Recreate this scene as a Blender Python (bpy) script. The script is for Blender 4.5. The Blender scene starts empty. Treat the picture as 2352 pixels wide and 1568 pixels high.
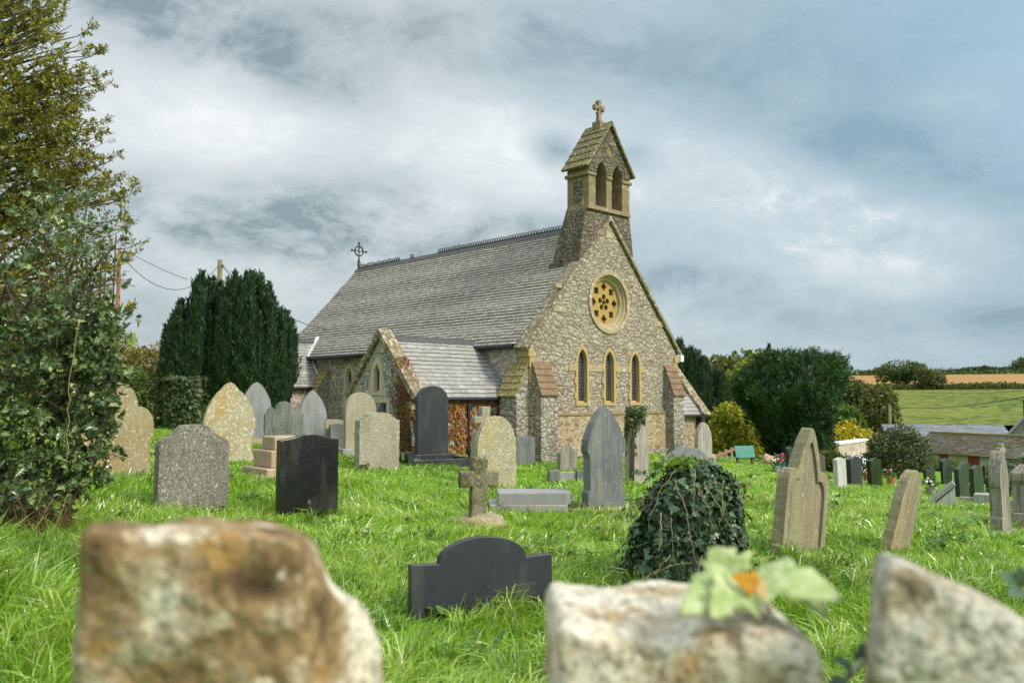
import bpy, bmesh, math, random
import numpy as np
from mathutils import Vector, Matrix, noise as mnoise

random.seed(7)
rng = np.random.default_rng(11)
scene = bpy.context.scene
COL = scene.collection
R = math.radians

# ------------------------------------------------------------------ camera numbers
# reference picture measured on a 2352 x 1568 grid
F = 1952.0
PITCH = math.atan(124 / F)
EYE = Vector((0, 0, 1.68))


def smooth(t):
    t = min(1.0, max(0.0, t))
    return t * t * (3 - 2 * t)


def far_profile(Y):
    pts = [(-400, -.4), (0, -.2), (30, -0.9), (45, -3.0), (62, -5.3), (100, -5.0), (130, -2.9), (180, -0.3), (260, 3.0),
           (330, 6.0), (420, 10.3), (520, 13.0), (700, 17.0), (1000, 20.0), (1600, 24.0), (2600, 26.0)]
    for (a, za), (b, zb) in zip(pts, pts[1:]):
        if Y <= b:
            return za + (zb - za) * (Y - a) / (b - a)
    return pts[-1][1]


def ground_z(X, Y):
    z = 0.1 * max(0.0, min(5.3, .3 - X)) + 0.05 * max(0.0, min(20.0, -X - 5))
    s = (X - 5) + 0.1 * (Y - 14)
    z -= 0.13 * max(0.0, min(s, 14.0))
    z += 0.035 * math.sin(X * 1.3 + .7) * math.cos(Y * 1.05) + 0.02 * math.sin(X * 2.9 + Y * 2.1)
    t = smooth((Y - 31) / 30.0)
    zf = far_profile(Y)
    if X > 20:
        zf += 0.00012 * (X - 20) ** 2 * min(1, Y / 400) * .3
    if X < 0:
        zf += min(6, -X * 0.05) * smooth((200 - Y) / 100)
    return z * (1 - t) + zf * t


def ray(x, y):
    a, b = (x - 1176) / F, (784 - y) / F
    return Vector((a, math.cos(PITCH) - b * math.sin(PITCH), math.sin(PITCH) + b * math.cos(PITCH)))


def gp(x, y):
    """where the sight line through (x, y) meets the ground"""
    r = ray(x, y)
    t, step = 1.5, 0.05
    while t < 900:
        p = EYE + r * t
        if p.z <= ground_z(p.x, p.y):
            return p
        t += step
        step = max(0.02, t * 0.003)
    return EYE + r * t


def at(x, y, Y):
    """point on the sight line at forward distance Y"""
    r = ray(x, y)
    return EYE + r * (Y / r.y)


# ------------------------------------------------------------------ node helper
class NM:
    def __init__(s, name):
        s.m = bpy.data.materials.new(name)
        s.m.use_nodes = True
        s.t = s.m.node_tree
        s.b = s.t.nodes['Principled BSDF']
        s.o = s.t.nodes['Material Output']

    def n(s, typ, ins=None, **props):
        nd = s.t.nodes.new(typ)
        for k, v in props.items():
            setattr(nd, k, v)
        for k, v in (ins or {}).items():
            s.put(nd.inputs[k], v)
        return nd

    def put(s, sock, v):
        if isinstance(v, bpy.types.NodeSocket):
            s.t.links.new(v, sock)
        elif isinstance(v, (tuple, list)) and len(v) == 3 and sock.type == 'RGBA':
            sock.default_value = (*v, 1)
        else:
            sock.default_value = v

    def coord(s, scale=(1, 1, 1), kind='Object', rot=(0, 0, 0), loc=(0, 0, 0)):
        c = s.n('ShaderNodeTexCoord')
        return s.n('ShaderNodeMapping', {'Vector': c.outputs[kind], 'Scale': scale, 'Rotation': rot, 'Location': loc}).outputs[0]

    def noise(s, v, scale=5, detail=4, rough=.55, dist=0.0, out=0):
        return s.n('ShaderNodeTexNoise', {'Vector': v, 'Scale': scale, 'Detail': detail, 'Roughness': rough, 'Distortion': dist}).outputs[out]

    def voro(s, v, scale=5, feature='F1', rnd=1.0):
        return s.n('ShaderNodeTexVoronoi', {'Vector': v, 'Scale': scale, 'Randomness': rnd}, feature=feature)

    def ramp(s, fac, stops, interp='LINEAR'):
        nd = s.n('ShaderNodeValToRGB', {'Fac': fac})
        cr = nd.color_ramp
        cr.interpolation = interp
        while len(cr.elements) < len(stops):
            cr.elements.new(0.5)
        for e, (p, c) in zip(cr.elements, stops):
            e.position = p
            e.color = (c, c, c, 1) if isinstance(c, (int, float)) else (*c, 1)
        return nd.outputs[0]

    def mix(s, f, a, b, blend='MIX'):
        nd = s.n('ShaderNodeMix', data_type='RGBA', blend_type=blend)
        s.put(nd.inputs[0], f)
        s.put(nd.inputs[6], a)
        s.put(nd.inputs[7], b)
        return nd.outputs[2]

    def ma(s, op, a, b=0.0, c=0.0):
        nd = s.n('ShaderNodeMath', operation=op)
        s.put(nd.inputs[0], a)
        s.put(nd.inputs[1], b)
        s.put(nd.inputs[2], c)
        return nd.outputs[0]

    def vadd(s, a, b):
        nd = s.n('ShaderNodeVectorMath', operation='ADD')
        s.put(nd.inputs[0], a)
        s.put(nd.inputs[1], b)
        return nd.outputs[0]

    def vscale(s, a, k):
        nd = s.n('ShaderNodeVectorMath', operation='SCALE')
        s.put(nd.inputs[0], a)
        nd.inputs['Scale'].default_value = k
        return nd.outputs[0]

    def warp(s, v, scale, amount):
        nz = s.noise(v, scale, 2, out=1)
        return s.vadd(v, s.vscale(s.n('ShaderNodeVectorMath', {0: nz, 1: (.5, .5, .5)}, operation='SUBTRACT').outputs[0], amount))

    def attr(s, name='tint'):
        return s.n('ShaderNodeAttribute', attribute_name=name).outputs['Fac']

    def bump(s, h, strength=.5, dist=.02, normal=None):
        ins = {'Height': h, 'Strength': strength, 'Distance': dist}
        if normal is not None:
            ins['Normal'] = normal
        return s.n('ShaderNodeBump', ins).outputs[0]

    def done(s, color, rough=.8, normal=None, spec=.3, metal=0.0):
        s.put(s.b.inputs['Base Color'], color)
        s.put(s.b.inputs['Roughness'], rough)
        s.put(s.b.inputs['Specular IOR Level'], spec)
        s.put(s.b.inputs['Metallic'], metal)
        if normal is not None:
            s.put(s.b.inputs['Normal'], normal)
        return s.m


def m_rubble(name, stones, mortar, scale=4.0, flat=1.5, edge=.06, rib=0.3, rock=.8, lichen=0.0, warp=.14, lich_col=(.62, .6, .55), dark=0.0, deep=.4):
    k = NM(name)
    v = k.coord((1, 1, flat))
    w = k.warp(v, 2.6, warp)
    cell = k.voro(w, scale)
    dist = k.voro(w, scale, 'DISTANCE_TO_EDGE').outputs['Distance']
    rnd = k.n('ShaderNodeSeparateColor', {0: cell.outputs['Color']}).outputs[0]
    col = k.ramp(rnd, [(i / (len(stones) - 1), c) for i, c in enumerate(stones)])
    fine = k.noise(k.coord(), 16, 6, .65)
    col = k.mix(k.ramp(fine, [(.45, 0), (.8, deep)]), col, (.22, .19, .16), 'MULTIPLY') if rock > .5 else k.mix(k.ramp(fine, [(.35, 0), (.8, .35)]), col, (.12, .1, .07))
    if lichen:
        l = k.ramp(k.noise(k.coord(), 11, 6, .72), [(.5 - lichen * .2, 0), (.62 - lichen * .2, 1)])
        col = k.mix(k.ma('MULTIPLY', l, .75), col, lich_col)
    if dark:
        dk = k.ramp(k.noise(k.coord((1, 1, .4)), 1.6, 5, .6), [(.55 - .22 * dark, 0), (.78 - .2 * dark, dark)])
        col = k.mix(dk, col, (.05, .045, .035))
    mm = k.ramp(dist, [(0, 1), (edge * .6, 1), (edge, 0)])
    col = k.mix(mm, col, mortar)
    rockn = k.noise(k.coord((1, 1, 1.6)), 9, 5, .6)
    h = k.ma('ADD', k.ma('MULTIPLY', k.ramp(dist, [(0, 0 if rib < 0 else .5), (edge * 1.6, .6), (.35, 1)]), 1 if rib < 0 else .4), k.ma('MULTIPLY', rockn, rock))
    return k.done(col, .88, k.bump(h, .9, .05), .2)


def m_dressed(name, a, b, c=(.25, .2, .1), scale=3.0, lichen=None, lich=.5, joints=0.0):
    k = NM(name)
    v = k.coord()
    col = k.mix(k.ramp(k.noise(v, scale, 5, .6), [(.35, 0), (.65, 1)]), a, b)
    col = k.mix(k.ramp(k.noise(v, scale * 4, 6, .7), [(.52, 0), (.75, .6)]), col, c)
    if lichen:
        col = k.mix(k.ramp(k.noise(v, scale * 3.1, 6, .72), [(.62 - lich * .25, 0), (.7 - lich * .25, .9)]), col, lichen)
    if joints:
        br = k.n('ShaderNodeTexBrick', {'Vector': k.coord(rot=(R(90), 0, 0)), 'Scale': joints, 'Mortar Size': .012, 'Color1': (1, 1, 1), 'Color2': (.82, .82, .82), 'Mortar': (.45, .42, .36)})
        col = k.mix(1.0, col, br.outputs[0], 'MULTIPLY')
    return k.done(col, .85, k.bump(k.noise(v, scale * 9, 5, .65), .5, .015), .2)


def m_slate(name, lo=(.165, .145, .118), hi=(.34, .305, .255), lichen=1.25, moss=0.0, purple=(.25, .22, .186)):
    k = NM(name)
    t = k.attr()
    col = k.ramp(t, [(0, lo), (.55, purple), (1, hi)])
    v = k.coord()
    big = k.ramp(k.noise(v, .55, 3, .5), [(.35, 0), (.65, 1)])
    col = k.mix(k.ma('MULTIPLY', big, .5), col, (.25, .23, .19))
    sp = k.ramp(k.noise(k.coord((1, 1, 2)), 13, 5, .8), [(.64 - .08 * lichen, 0), (.71 - .08 * lichen, 1)])
    col = k.mix(k.ma('MULTIPLY', sp, .8), col, (.6, .58, .52))
    yl = k.ramp(k.noise(v, 4.3, 3, .6), [(.7, 0), (.76, 1)])
    col = k.mix(k.ma('MULTIPLY', yl, .45), col, (.42, .4, .18))
    if moss:
        col = k.mix(k.ma('MULTIPLY', k.ramp(k.noise(v, 1.1, 5, .65), [(.4, 0), (.62, 1)]), moss), col, (.1, .095, .02))
    rough = k.ma('MULTIPLY_ADD', t, -.15, .68)
    return k.done(col, rough, k.bump(k.noise(v, 30, 3, .6), .4, .01), .28)


def m_stone(name, a, b, spots=None, spot_amt=.4, spot_scale=14, streak=None, streak_amt=.5, broad_tone=None, stain_amt=.5, rough=.8, spec=.25, bump=.4, moss=None, fine=60, scale=3):
    """weathered monument stone: two tones, lichen spots, run-off streaks, broad stains"""
    k = NM(name)
    v = k.vadd(k.coord(), k.vscale(k.n('ShaderNodeObjectInfo').outputs['Random'], 1)) if False else k.coord()
    col = k.mix(k.ramp(k.noise(v, scale, 5, .6), [(.35, 0), (.66, 1)]), a, b)
    if broad_tone:
        col = k.mix(k.ma('MULTIPLY', k.ramp(k.noise(k.coord((1, 1, .45), loc=(3, 1, 2)), 2.3, 4, .6, .6), [(.47, 0), (.6, 1)]), stain_amt), col, broad_tone)
    if streak:
        st = k.noise(k.coord((9, 9, .6)), 2.2, 4, .6)
        col = k.mix(k.ma('MULTIPLY', k.ramp(st, [(.46, 0), (.62, 1)]), streak_amt), col, streak)
    if moss:
        col = k.mix(k.ramp(k.noise(v, 7, 6, .7), [(.45, 0), (.58, .85)]), col, moss)
    if spots:
        col = k.mix(k.ramp(k.noise(v, spot_scale, 5, .7), [(.68 - .22 * spot_amt, 0), (.73 - .22 * spot_amt, .95)]), col, spots)
    f = k.noise(v, fine, 3, .6)
    col = k.mix(k.ramp(f, [(.4, 0), (.7, .35)]), col, (.03, .03, .03))
    h = k.ma('ADD', k.noise(v, fine * .6, 4, .6), k.ma('MULTIPLY', k.noise(v, 8, 4, .6), 1.2))
    return k.done(col, rough, k.bump(h, bump, .012), spec)


def m_granite(name, base, light, dark, scale=55, rough=.85, bump=.8, amt=.0):
    k = NM(name)
    v = k.coord()
    n1 = k.noise(v, scale, 3, .75)
    col = k.ramp(n1, [(.36 + amt, dark), (.48 + amt, base), (.58 + amt, base), (.68 + amt, light)])
    col = k.mix(k.ramp(k.noise(v, 13, 3, .7), [(.62, 0), (.7, .7)]), col, light)
    col = k.mix(k.ramp(k.noise(k.coord((1, 1, .5)), 3, 4, .6), [(.45, 0), (.75, .5)]), col, dark)
    return k.done(col, rough, k.bump(k.noise(v, scale * .55, 4, .7), bump, .014), .25)


def m_polished(name, col, fleck=(.1, .1, .1), rough=.16, dirt=.3):
    k = NM(name)
    v = k.coord()
    c = k.mix(k.ramp(k.noise(v, 90, 2, .8), [(.62, 0), (.72, .8)]), col, fleck)
    c = k.mix(k.ramp(k.noise(k.coord((1, 1, .35)), 5, 4, .6), [(.5, 0), (.8, dirt)]), c, (.12, .12, .1))
    sp = k.ramp(k.noise(v, 24, 3, .75), [(.72, 0), (.75, .8)])
    c = k.mix(sp, c, (.28, .27, .24))
    r = k.ma('MULTIPLY_ADD', k.noise(v, 6, 4, .6), .25, rough)
    return k.done(c, r, k.bump(k.noise(v, 50, 2), .05, .004), .5)


def m_flat(name, col, rough=.6, metal=0.0, spec=.4, var=.25, scale=8):
    k = NM(name)
    v = k.coord()
    c = k.mix(k.ramp(k.noise(v, scale, 5, .65), [(.35, 0), (.75, var)]), col, tuple(x * .35 for x in col))
    return k.done(c, rough, k.bump(k.noise(v, scale * 5, 3), .15, .004), spec, metal)


def m_leaf(name, stops, rough=.45, trans=.3, spec=.4, clump=.35, clump_scale=1.5):
    k = NM(name)
    t = k.attr()
    nz = k.noise(k.coord(), clump_scale, 3, .6)
    f = k.ma('ADD', t, k.ma('MULTIPLY', k.ma('SUBTRACT', nz, .5), clump * 2))
    n = len(stops)
    col = k.ramp(f, [(i / (n - 1), c) for i, c in enumerate(stops)])
    k.done(col, rough, None, spec)
    tr = k.n('ShaderNodeBsdfTranslucent', {'Color': k.mix(.25, col, (.5, .55, .05), 'MIX')})
    mx = k.n('ShaderNodeMixShader', {0: trans, 1: k.b.outputs[0], 2: tr.outputs[0]})
    k.t.links.new(mx.outputs[0], k.o.inputs['Surface'])
    return k.m


# ------------------------------------------------------------------ mesh helper
def fill2d(loops):
    bm = bmesh.new()
    edges = []
    for lp in loops:
        vs = [bm.verts.new((p[0], p[1], 0)) for p in lp]
        edges += [bm.edges.new((vs[i], vs[(i + 1) % len(vs)])) for i in range(len(vs))]
    bmesh.ops.triangle_fill(bm, use_beauty=True, use_dissolve=False, edges=edges)
    bm.verts.index_update()
    co = [(v.co.x, v.co.y) for v in bm.verts]
    fs = []
    for f in bm.faces:
        ids = [v.index for v in f.verts]
        a, b, c = (co[i] for i in ids[:3])
        if (b[0] - a[0]) * (c[1] - a[1]) - (b[1] - a[1]) * (c[0] - a[0]) < 0:
            ids.reverse()
        fs.append(ids)
    bm.free()
    return co, fs


def area2(lp):
    return sum(lp[i][0] * lp[(i + 1) % len(lp)][1] - lp[(i + 1) % len(lp)][0] * lp[i][1] for i in range(len(lp)))


class M:
    def __init__(s):
        s.v, s.f, s.t = [], [], []
        s.tint = 0.5

    def add(s, vs, fs, tint=None):
        o = len(s.v)
        s.v += [tuple(p) for p in vs]
        s.t += [s.tint if tint is None else tint] * len(vs)
        s.f += [[i + o for i in f] for f in fs]
        return s

    def box(s, x0, x1, y0, y1, z0, z1, tint=None):
        vs = [(x, y, z) for z in (z0, z1) for y in (y0, y1) for x in (x0, x1)]
        return s.add(vs, [[0, 2, 3, 1], [4, 5, 7, 6], [0, 1, 5, 4], [2, 6, 7, 3], [0, 4, 6, 2], [1, 3, 7, 5]], tint)

    def hexa(s, b, t, tint=None):
        """8 corners: four of the bottom (ccw from above), four of the top"""
        return s.add(list(b) + list(t), [[3, 2, 1, 0], [4, 5, 6, 7], [0, 1, 5, 4], [1, 2, 6, 5], [2, 3, 7, 6], [3, 0, 4, 7]], tint)

    def plate(s, loops, y0, y1, axis='y', fn=None):
        """flat shape with holes, given thickness. axis y: shape in (x, z) facing -y; axis x: shape in (y, z) facing -x; axis z: shape in (x, y)"""
        def P(p, d):
            if fn:
                return fn(p, d)
            return (p[0], d, p[1]) if axis == 'y' else ((d, p[0], p[1]) if axis == 'x' else (p[0], p[1], d))
        co, fs = fill2d(loops)
        flip = axis == 'x'
        s.add([P(p, y0) for p in co], [list(reversed(f)) if flip else f for f in fs])
        s.add([P(p, y1) for p in co], [f if flip else list(reversed(f)) for f in fs])
        for i, lp in enumerate(loops):
            n = len(lp)
            ccw = area2(lp) > 0
            if i:
                ccw = not ccw
            if flip:
                ccw = not ccw
            vs = [P(p, y0) for p in lp] + [P(p, y1) for p in lp]
            qs = []
            for j in range(n):
                q = [j, j + n, (j + 1) % n + n, (j + 1) % n]
                qs.append(q if ccw else q[::-1])
            # outward for a ccw outer loop: front j -> next
            s.add(vs, [q[::-1] if False else q for q in qs])
        return s

    def tube(s, pts, radii, n=8, cap=True, tint=None):
        pts = [Vector(p) for p in pts]
        if not isinstance(radii, (list, tuple)):
            radii = [radii] * len(pts)
        vs, fs = [], []
        ref = None
        for i, p in enumerate(pts):
            d = (pts[min(i + 1, len(pts) - 1)] - pts[max(i - 1, 0)])
            d = d.normalized() if d.length > 1e-9 else Vector((0, 0, 1))
            if ref is None:
                ref = Vector((1, 0, 0)) if abs(d.x) < .8 else Vector((0, 1, 0))
            a = d.cross(ref)
            a = a.normalized() if a.length > 1e-6 else d.orthogonal().normalized()
            b = d.cross(a)
            ref = b.cross(d) if False else ref
            for k in range(n):
                t = 2 * math.pi * k / n
                vs.append(p + (a * math.cos(t) + b * math.sin(t)) * radii[i])
        for i in range(len(pts) - 1):
            for k in range(n):
                fs.append([i * n + k, i * n + (k + 1) % n, (i + 1) * n + (k + 1) % n, (i + 1) * n + k])
        if cap:
            fs.append(list(range(n))[::-1])
            fs.append([(len(pts) - 1) * n + k for k in range(n)])
        return s.add(vs, fs, tint)

    def lathe(s, prof, c=(0, 0, 0), n=24, axis='z', closed=False):
        """prof: (radius, along)"""
        vs, fs = [], []
        for r, h in prof:
            for k in range(n):
                t = 2 * math.pi * k / n
                if axis == 'z':
                    vs.append((c[0] + r * math.cos(t), c[1] + r * math.sin(t), c[2] + h))
                else:
                    vs.append((c[0] + r * math.cos(t), c[1] + h, c[2] + r * math.sin(t)))
        m = len(prof)
        for i in range(m if closed else m - 1):
            j = (i + 1) % m
            for k in range(n):
                fs.append([i * n + k, i * n + (k + 1) % n, j * n + (k + 1) % n, j * n + k])
        return s.add(vs, fs)

    def obj(s, name, mat, parent=None, smooth=False, bevel=0.0, fix=True, loc=None):
        me = bpy.data.meshes.new(name)
        me.from_pydata([tuple(p) for p in s.v], [], s.f)
        a = me.attributes.new('tint', 'FLOAT', 'POINT')
        a.data.foreach_set('value', np.array(s.t, dtype=np.float32))
        if fix:
            bm = bmesh.new()
            bm.from_mesh(me)
            bmesh.ops.remove_doubles(bm, verts=bm.verts, dist=1e-5)
            bmesh.ops.recalc_face_normals(bm, faces=bm.faces)
            bm.to_mesh(me)
            bm.free()
        if smooth:
            me.polygons.foreach_set('use_smooth', [True] * len(me.polygons))
        me.materials.append(mat)
        o = bpy.data.objects.new(name, me)
        COL.objects.link(o)
        if parent:
            o.parent = parent
        if loc:
            o.location = loc
        if bevel:
            b = o.modifiers.new('edge', 'BEVEL')
            b.width = bevel
            b.segments = 2
            b.limit_method = 'ANGLE'
            b.angle_limit = R(40)
        return o


def np_obj(name, V, lens, idx, tint, mat, parent=None, loc=None, smooth=False):
    me = bpy.data.meshes.new(name)
    me.vertices.add(len(V))
    me.vertices.foreach_set('co', np.ascontiguousarray(V, dtype=np.float32).ravel())
    me.loops.add(len(idx))
    me.loops.foreach_set('vertex_index', np.ascontiguousarray(idx, dtype=np.int32))
    me.polygons.add(len(lens))
    me.polygons.foreach_set('loop_start', np.concatenate([[0], np.cumsum(lens)[:-1]]).astype(np.int32))
    if smooth:
        me.polygons.foreach_set('use_smooth', np.ones(len(lens), dtype=bool))
    a = me.attributes.new('tint', 'FLOAT', 'POINT')
    a.data.foreach_set('value', np.ascontiguousarray(tint, dtype=np.float32))
    me.update(calc_edges=True)
    me.materials.append(mat)
    o = bpy.data.objects.new(name, me)
    COL.objects.link(o)
    if parent:
        o.parent = parent
    if loc is not None:
        o.location = loc
    return o


# leaf templates: (along, across, up) points and faces
T_DIAMOND = ([(0, 0, 0), (.45, -.5, .06), (1, 0, -.04), (.45, .5, .06)], [[0, 1, 2, 3]])
T_OVAL = ([(0, 0, 0), (.3, -.45, .05), (.75, -.4, .05), (1, 0, -.08), (.75, .4, .05), (.3, .45, .05), (.5, 0, -.05)],
          [[6, 0, 1, 2], [6, 2, 3], [6, 3, 4], [6, 4, 5, 0]])
T_HOLLY = ([(0, 0, 0), (.12, -.2, .05), (.22, -.52, .2), (.36, -.24, .05), (.52, -.56, .22), (.66, -.22, .05), (.78, -.42, .2), (.86, -.12, .03), (1.08, 0, -.1),
            (.86, .12, .03), (.78, .42, .2), (.66, .22, .05), (.52, .56, .22), (.36, .24, .05), (.22, .52, .2), (.12, .2, .05), (.5, 0, -.03)],
           [[16, i, (i + 1) % 16] for i in range(16)])
T_IVY = ([(0, 0, 0), (-.05, -.3, 0), (.12, -.62, -.08), (.38, -.3, .04), (.55, -.45, -.04), (.6, -.2, .03), (1, 0, -.14), (.6, .2, .03), (.55, .45, -.04), (.38, .3, .04), (.12, .62, -.08), (-.05, .3, 0), (.3, 0, -.04)],
         [[12, i, (i + 1) % 12] for i in range(12)])
T_BLADE = ([(0, -.5, 0), (0, .5, 0), (.5, .42, .0), (.5, -.42, .0), (1, 0, 0)], [[0, 1, 2, 3], [3, 2, 4]])


def unit(a):
    return a / np.maximum(np.linalg.norm(a, axis=1, keepdims=True), 1e-9)


def leaves(P, D, Nn, L, W, tmpl, tint):
    """numpy leaf batch -> (verts, lens, idx, tint)"""
    tv, tf = tmpl
    tv = np.array(tv)
    D = unit(D)
    S = unit(np.cross(D, Nn))
    U = np.cross(S, D)
    k = len(tv)
    V = (P[:, None, :] + D[:, None, :] * (tv[None, :, 0:1] * L[:, None, None]) + S[:, None, :] * (tv[None, :, 1:2] * W[:, None, None])
         + U[:, None, :] * (tv[None, :, 2:3] * L[:, None, None]))
    base = np.concatenate([np.array(f) for f in tf])
    lens = np.tile(np.array([len(f) for f in tf]), len(P))
    idx = (base[None, :] + (np.arange(len(P)) * k)[:, None]).ravel()
    return V.reshape(-1, 3), lens, idx, np.repeat(tint, k)


def join_batches(bs):
    off, Vs, Ls, Is, Ts = 0, [], [], [], []
    for V, l, i, t in bs:
        Vs.append(V), Ls.append(l), Is.append(i + off), Ts.append(t)
        off += len(V)
    return np.concatenate(Vs), np.concatenate(Ls), np.concatenate(Is), np.concatenate(Ts)


def rand_unit(n):
    return unit(rng.normal(size=(n, 3)))


# ------------------------------------------------------------------ object helper
def tag(o, label=None, cat=None, group=None, kind=None):
    if label:
        o['label'] = label
    if cat:
        o['category'] = cat
    if group:
        o['group'] = group
    if kind:
        o['kind'] = kind
    return o


def thing(name, label, cat, loc=(0, 0, 0), rz=0.0, group=None, rx=0.0, ry=0.0):
    o = bpy.data.objects.new(name, None)
    COL.objects.link(o)
    o.empty_display_size = .2
    o.location = loc
    o.rotation_euler = (rx, ry, rz)
    return tag(o, label, cat, group)

# ------------------------------------------------------------------ materials
GABLE = m_rubble('rock_faced_rubble', [(.19, .125, .075), (.32, .262, .19), (.36, .305, .23), (.27, .212, .145), (.4, .35, .275), (.33, .272, .2), (.29, .235, .165), (.36, .31, .24)], (.27, .222, .158), 4.3, 1.7, .04, -.1, 1.4, .14, .4, (.5, .455, .38), .2, .4)
SIDE = m_rubble('random_rubble', [(.22, .155, .095), (.31, .25, .18), (.27, .21, .15), (.36, .3, .23), (.22, .185, .15)], (.6, .53, .42), 3.6, 1.25, .045, .5, .45, .05, .2)
PLINTH = m_rubble('ochre_rubble', [(.22, .135, .055), (.33, .22, .1), (.2, .13, .065), (.35, .26, .145), (.29, .185, .08), (.26, .18, .1)], (.42, .35, .25), 3.5, 2.0, .05, .4, .7, .05, .22, (.5, .45, .36), .2)
PORCHW = m_rubble('grey_rubble', [(.25, .24, .22), (.34, .33, .29), (.2, .19, .17), (.4, .38, .33)], (.34, .31, .26), 4.6, 2.0, .04, -.1, 1.3, .15, .2)
BELLW = m_rubble('weathered_bellcote_stone', [(.13, .098, .062), (.175, .135, .09), (.2, .16, .11), (.155, .118, .076)], (.115, .09, .06), 4.0, 2.0, .035, -.1, 1.0, .08, .12, (.4, .36, .28), .75, .4)
BUTT = m_rubble('buttress_stone', [(.22, .18, .125), (.3, .255, .19), (.26, .215, .155), (.32, .28, .215)], (.27, .225, .16), 3.8, 1.8, .04, -.1, 1.2, .3, .16, (.5, .47, .41), .5, .7)
SAND = m_dressed('yellow_sandstone', (.42, .3, .12), (.36, .27, .14), (.21, .155, .075), 2.6, (.5, .46, .33), .1)
SANDP = m_dressed('pale_sandstone', (.36, .29, .165), (.31, .255, .16), (.19, .155, .1), 2.6, (.55, .52, .44), .3)
SANDB = m_dressed('brown_sandstone', (.19, .138, .075), (.25, .19, .11), (.09, .066, .035), 2.8, (.46, .42, .31), .2)
COPING = m_dressed('lichened_coping', (.22, .175, .1), (.15, .115, .065), (.075, .056, .035), 3.0, (.5, .47, .38), .4)
TILE = m_dressed('brown_stone_tile', (.17, .105, .065), (.22, .145, .09), (.09, .055, .035), 5.0, (.45, .38, .28), .15)
TILEM = m_dressed('mossy_stone_tile', (.27, .21, .06), (.2, .155, .05), (.1, .08, .03), 6.0, (.62, .6, .48), .35)
BELLROOF = m_dressed('yellow_lichen_slab', (.27, .25, .11), (.4, .39, .2), (.08, .065, .03), 4.0, (.11, .085, .045), .85)
SLATE = m_slate('old_roof_slate')
SLATE2 = m_slate('grey_roof_slate', (.19, .18, .168), (.37, .36, .34), .9, 0, (.28, .268, .252))
RIDGE = m_flat('dark_ridge_tile', (.07, .065, .065), .6, var=.5)
GUTTER = m_flat('black_cast_iron', (.012, .013, .016), .35, .0, .5)
LEAD = m_flat('lead_flashing', (.28, .31, .35), .45, .3, .5)
IRON = m_flat('dark_iron', (.03, .026, .022), .5, .4)
WHITEP = m_flat('white_paint', (.8, .8, .78), .5)


def m_glass():
    k = NM('leaded_glass')
    v = k.coord(rot=(R(90), 0, 0))
    br = k.n('ShaderNodeTexBrick', {'Vector': v, 'Scale': 8.5, 'Mortar Size': .018, 'Brick Width': .9, 'Row Height': .8, 'Color1': (.018, .022, .028), 'Color2': (.035, .04, .048), 'Mortar': (.25, .26, .27)}, offset=0.0)
    w = k.noise(k.coord(), 7, 2)
    return k.done(br.outputs[0], .12, k.bump(w, .35, .02), .6)


GLASS = m_glass()
DARKGLASS = m_polished('dark_rose_glass', (.02, .022, .03), (.1, .1, .12), .15, .1)

GRASS_M = m_leaf('grass_blades', [(.04, .1, .006), (.12, .26, .014), (.25, .43, .026), (.4, .54, .07), (.66, .66, .38)], .26, .36, .8, .2, .9)
SOIL = NM('turf_soil')
_v = SOIL.coord()
SOIL_M = SOIL.done(SOIL.mix(SOIL.ramp(SOIL.noise(_v, 1.2, 6, .65), [(.35, 0), (.65, 1)]), (.09, .2, .012), (.17, .33, .022)), .9, SOIL.bump(SOIL.noise(_v, 12, 5, .7), .9, .08), .1)


def m_field(name, a, b, c, scale=(.08, .2, .1), rowscale=.5, rot=.4):
    k = NM(name)
    v = k.coord()
    n1 = k.noise(k.coord(scale, rot=(0, 0, rot)), 4, 3, .55)
    n2 = k.noise(v, .02, 3)
    col = k.mix(k.ramp(n1, [(.42, 0), (.58, 1)]), a, b)
    col = k.mix(k.ramp(n2, [(.4, 0), (.65, .6)]), col, c)
    return k.done(col, .9, k.bump(n1, .8, 1.2), .1)


CROP = m_field('crop_green', (.035, .065, .012), (.165, .2, .032), (.17, .18, .038), (.13, .09, .1), rot=.5)
STUBBLE = m_field('stubble_gold', (.36, .21, .07), (.42, .26, .1), (.34, .2, .08), (.03, .6, .1), rot=.2)
MEADOW = m_field('meadow_green', (.1, .17, .02), (.16, .24, .035), (.12, .2, .03))

YEW = m_leaf('yew_needles', [(.01, .026, .012), (.022, .055, .024), (.038, .085, .034), (.065, .12, .045), (.13, .14, .06)], .55, .08, .3, .25, 1.2)
CONIFER = m_leaf('conifer_sprays', [(.008, .026, .009), (.02, .06, .016), (.036, .1, .024), (.07, .15, .034)], .5, .1, .3, .3, .9)
HOLLY = m_leaf('holly_leaves', [(.014, .034, .01), (.042, .08, .02), (.085, .14, .038), (.19, .25, .08), (.44, .46, .2)], .17, .12, .6, .25, 1.5)
GOLD = m_leaf('golden_evergreen_leaves', [(.04, .05, .013), (.12, .125, .022), (.27, .245, .04), (.43, .38, .065), (.54, .49, .14)], .4, .3, .4, .3, .8)
IVY = m_leaf('ivy_leaves', [(.012, .03, .013), (.026, .06, .024), (.048, .098, .038), (.085, .15, .056), (.2, .28, .08)], .36, .12, .5, .2, 2)
HEDGE = m_leaf('hedge_leaves', [(.02, .045, .008), (.05, .09, .015), (.1, .14, .022), (.17, .19, .035)], .5, .25, .3, .3, 1.2)
AUTUMN = m_leaf('autumn_leaves', [(.06, .09, .015), (.14, .13, .025), (.26, .15, .035), (.14, .17, .03), (.22, .21, .05)], .5, .3, .3, .35, .8)
YELLOW = m_leaf('yellow_leaves', [(.16, .16, .012), (.38, .31, .015), (.55, .42, .02), (.62, .5, .05)], .5, .35, .3, .3, 1.0)
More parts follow.
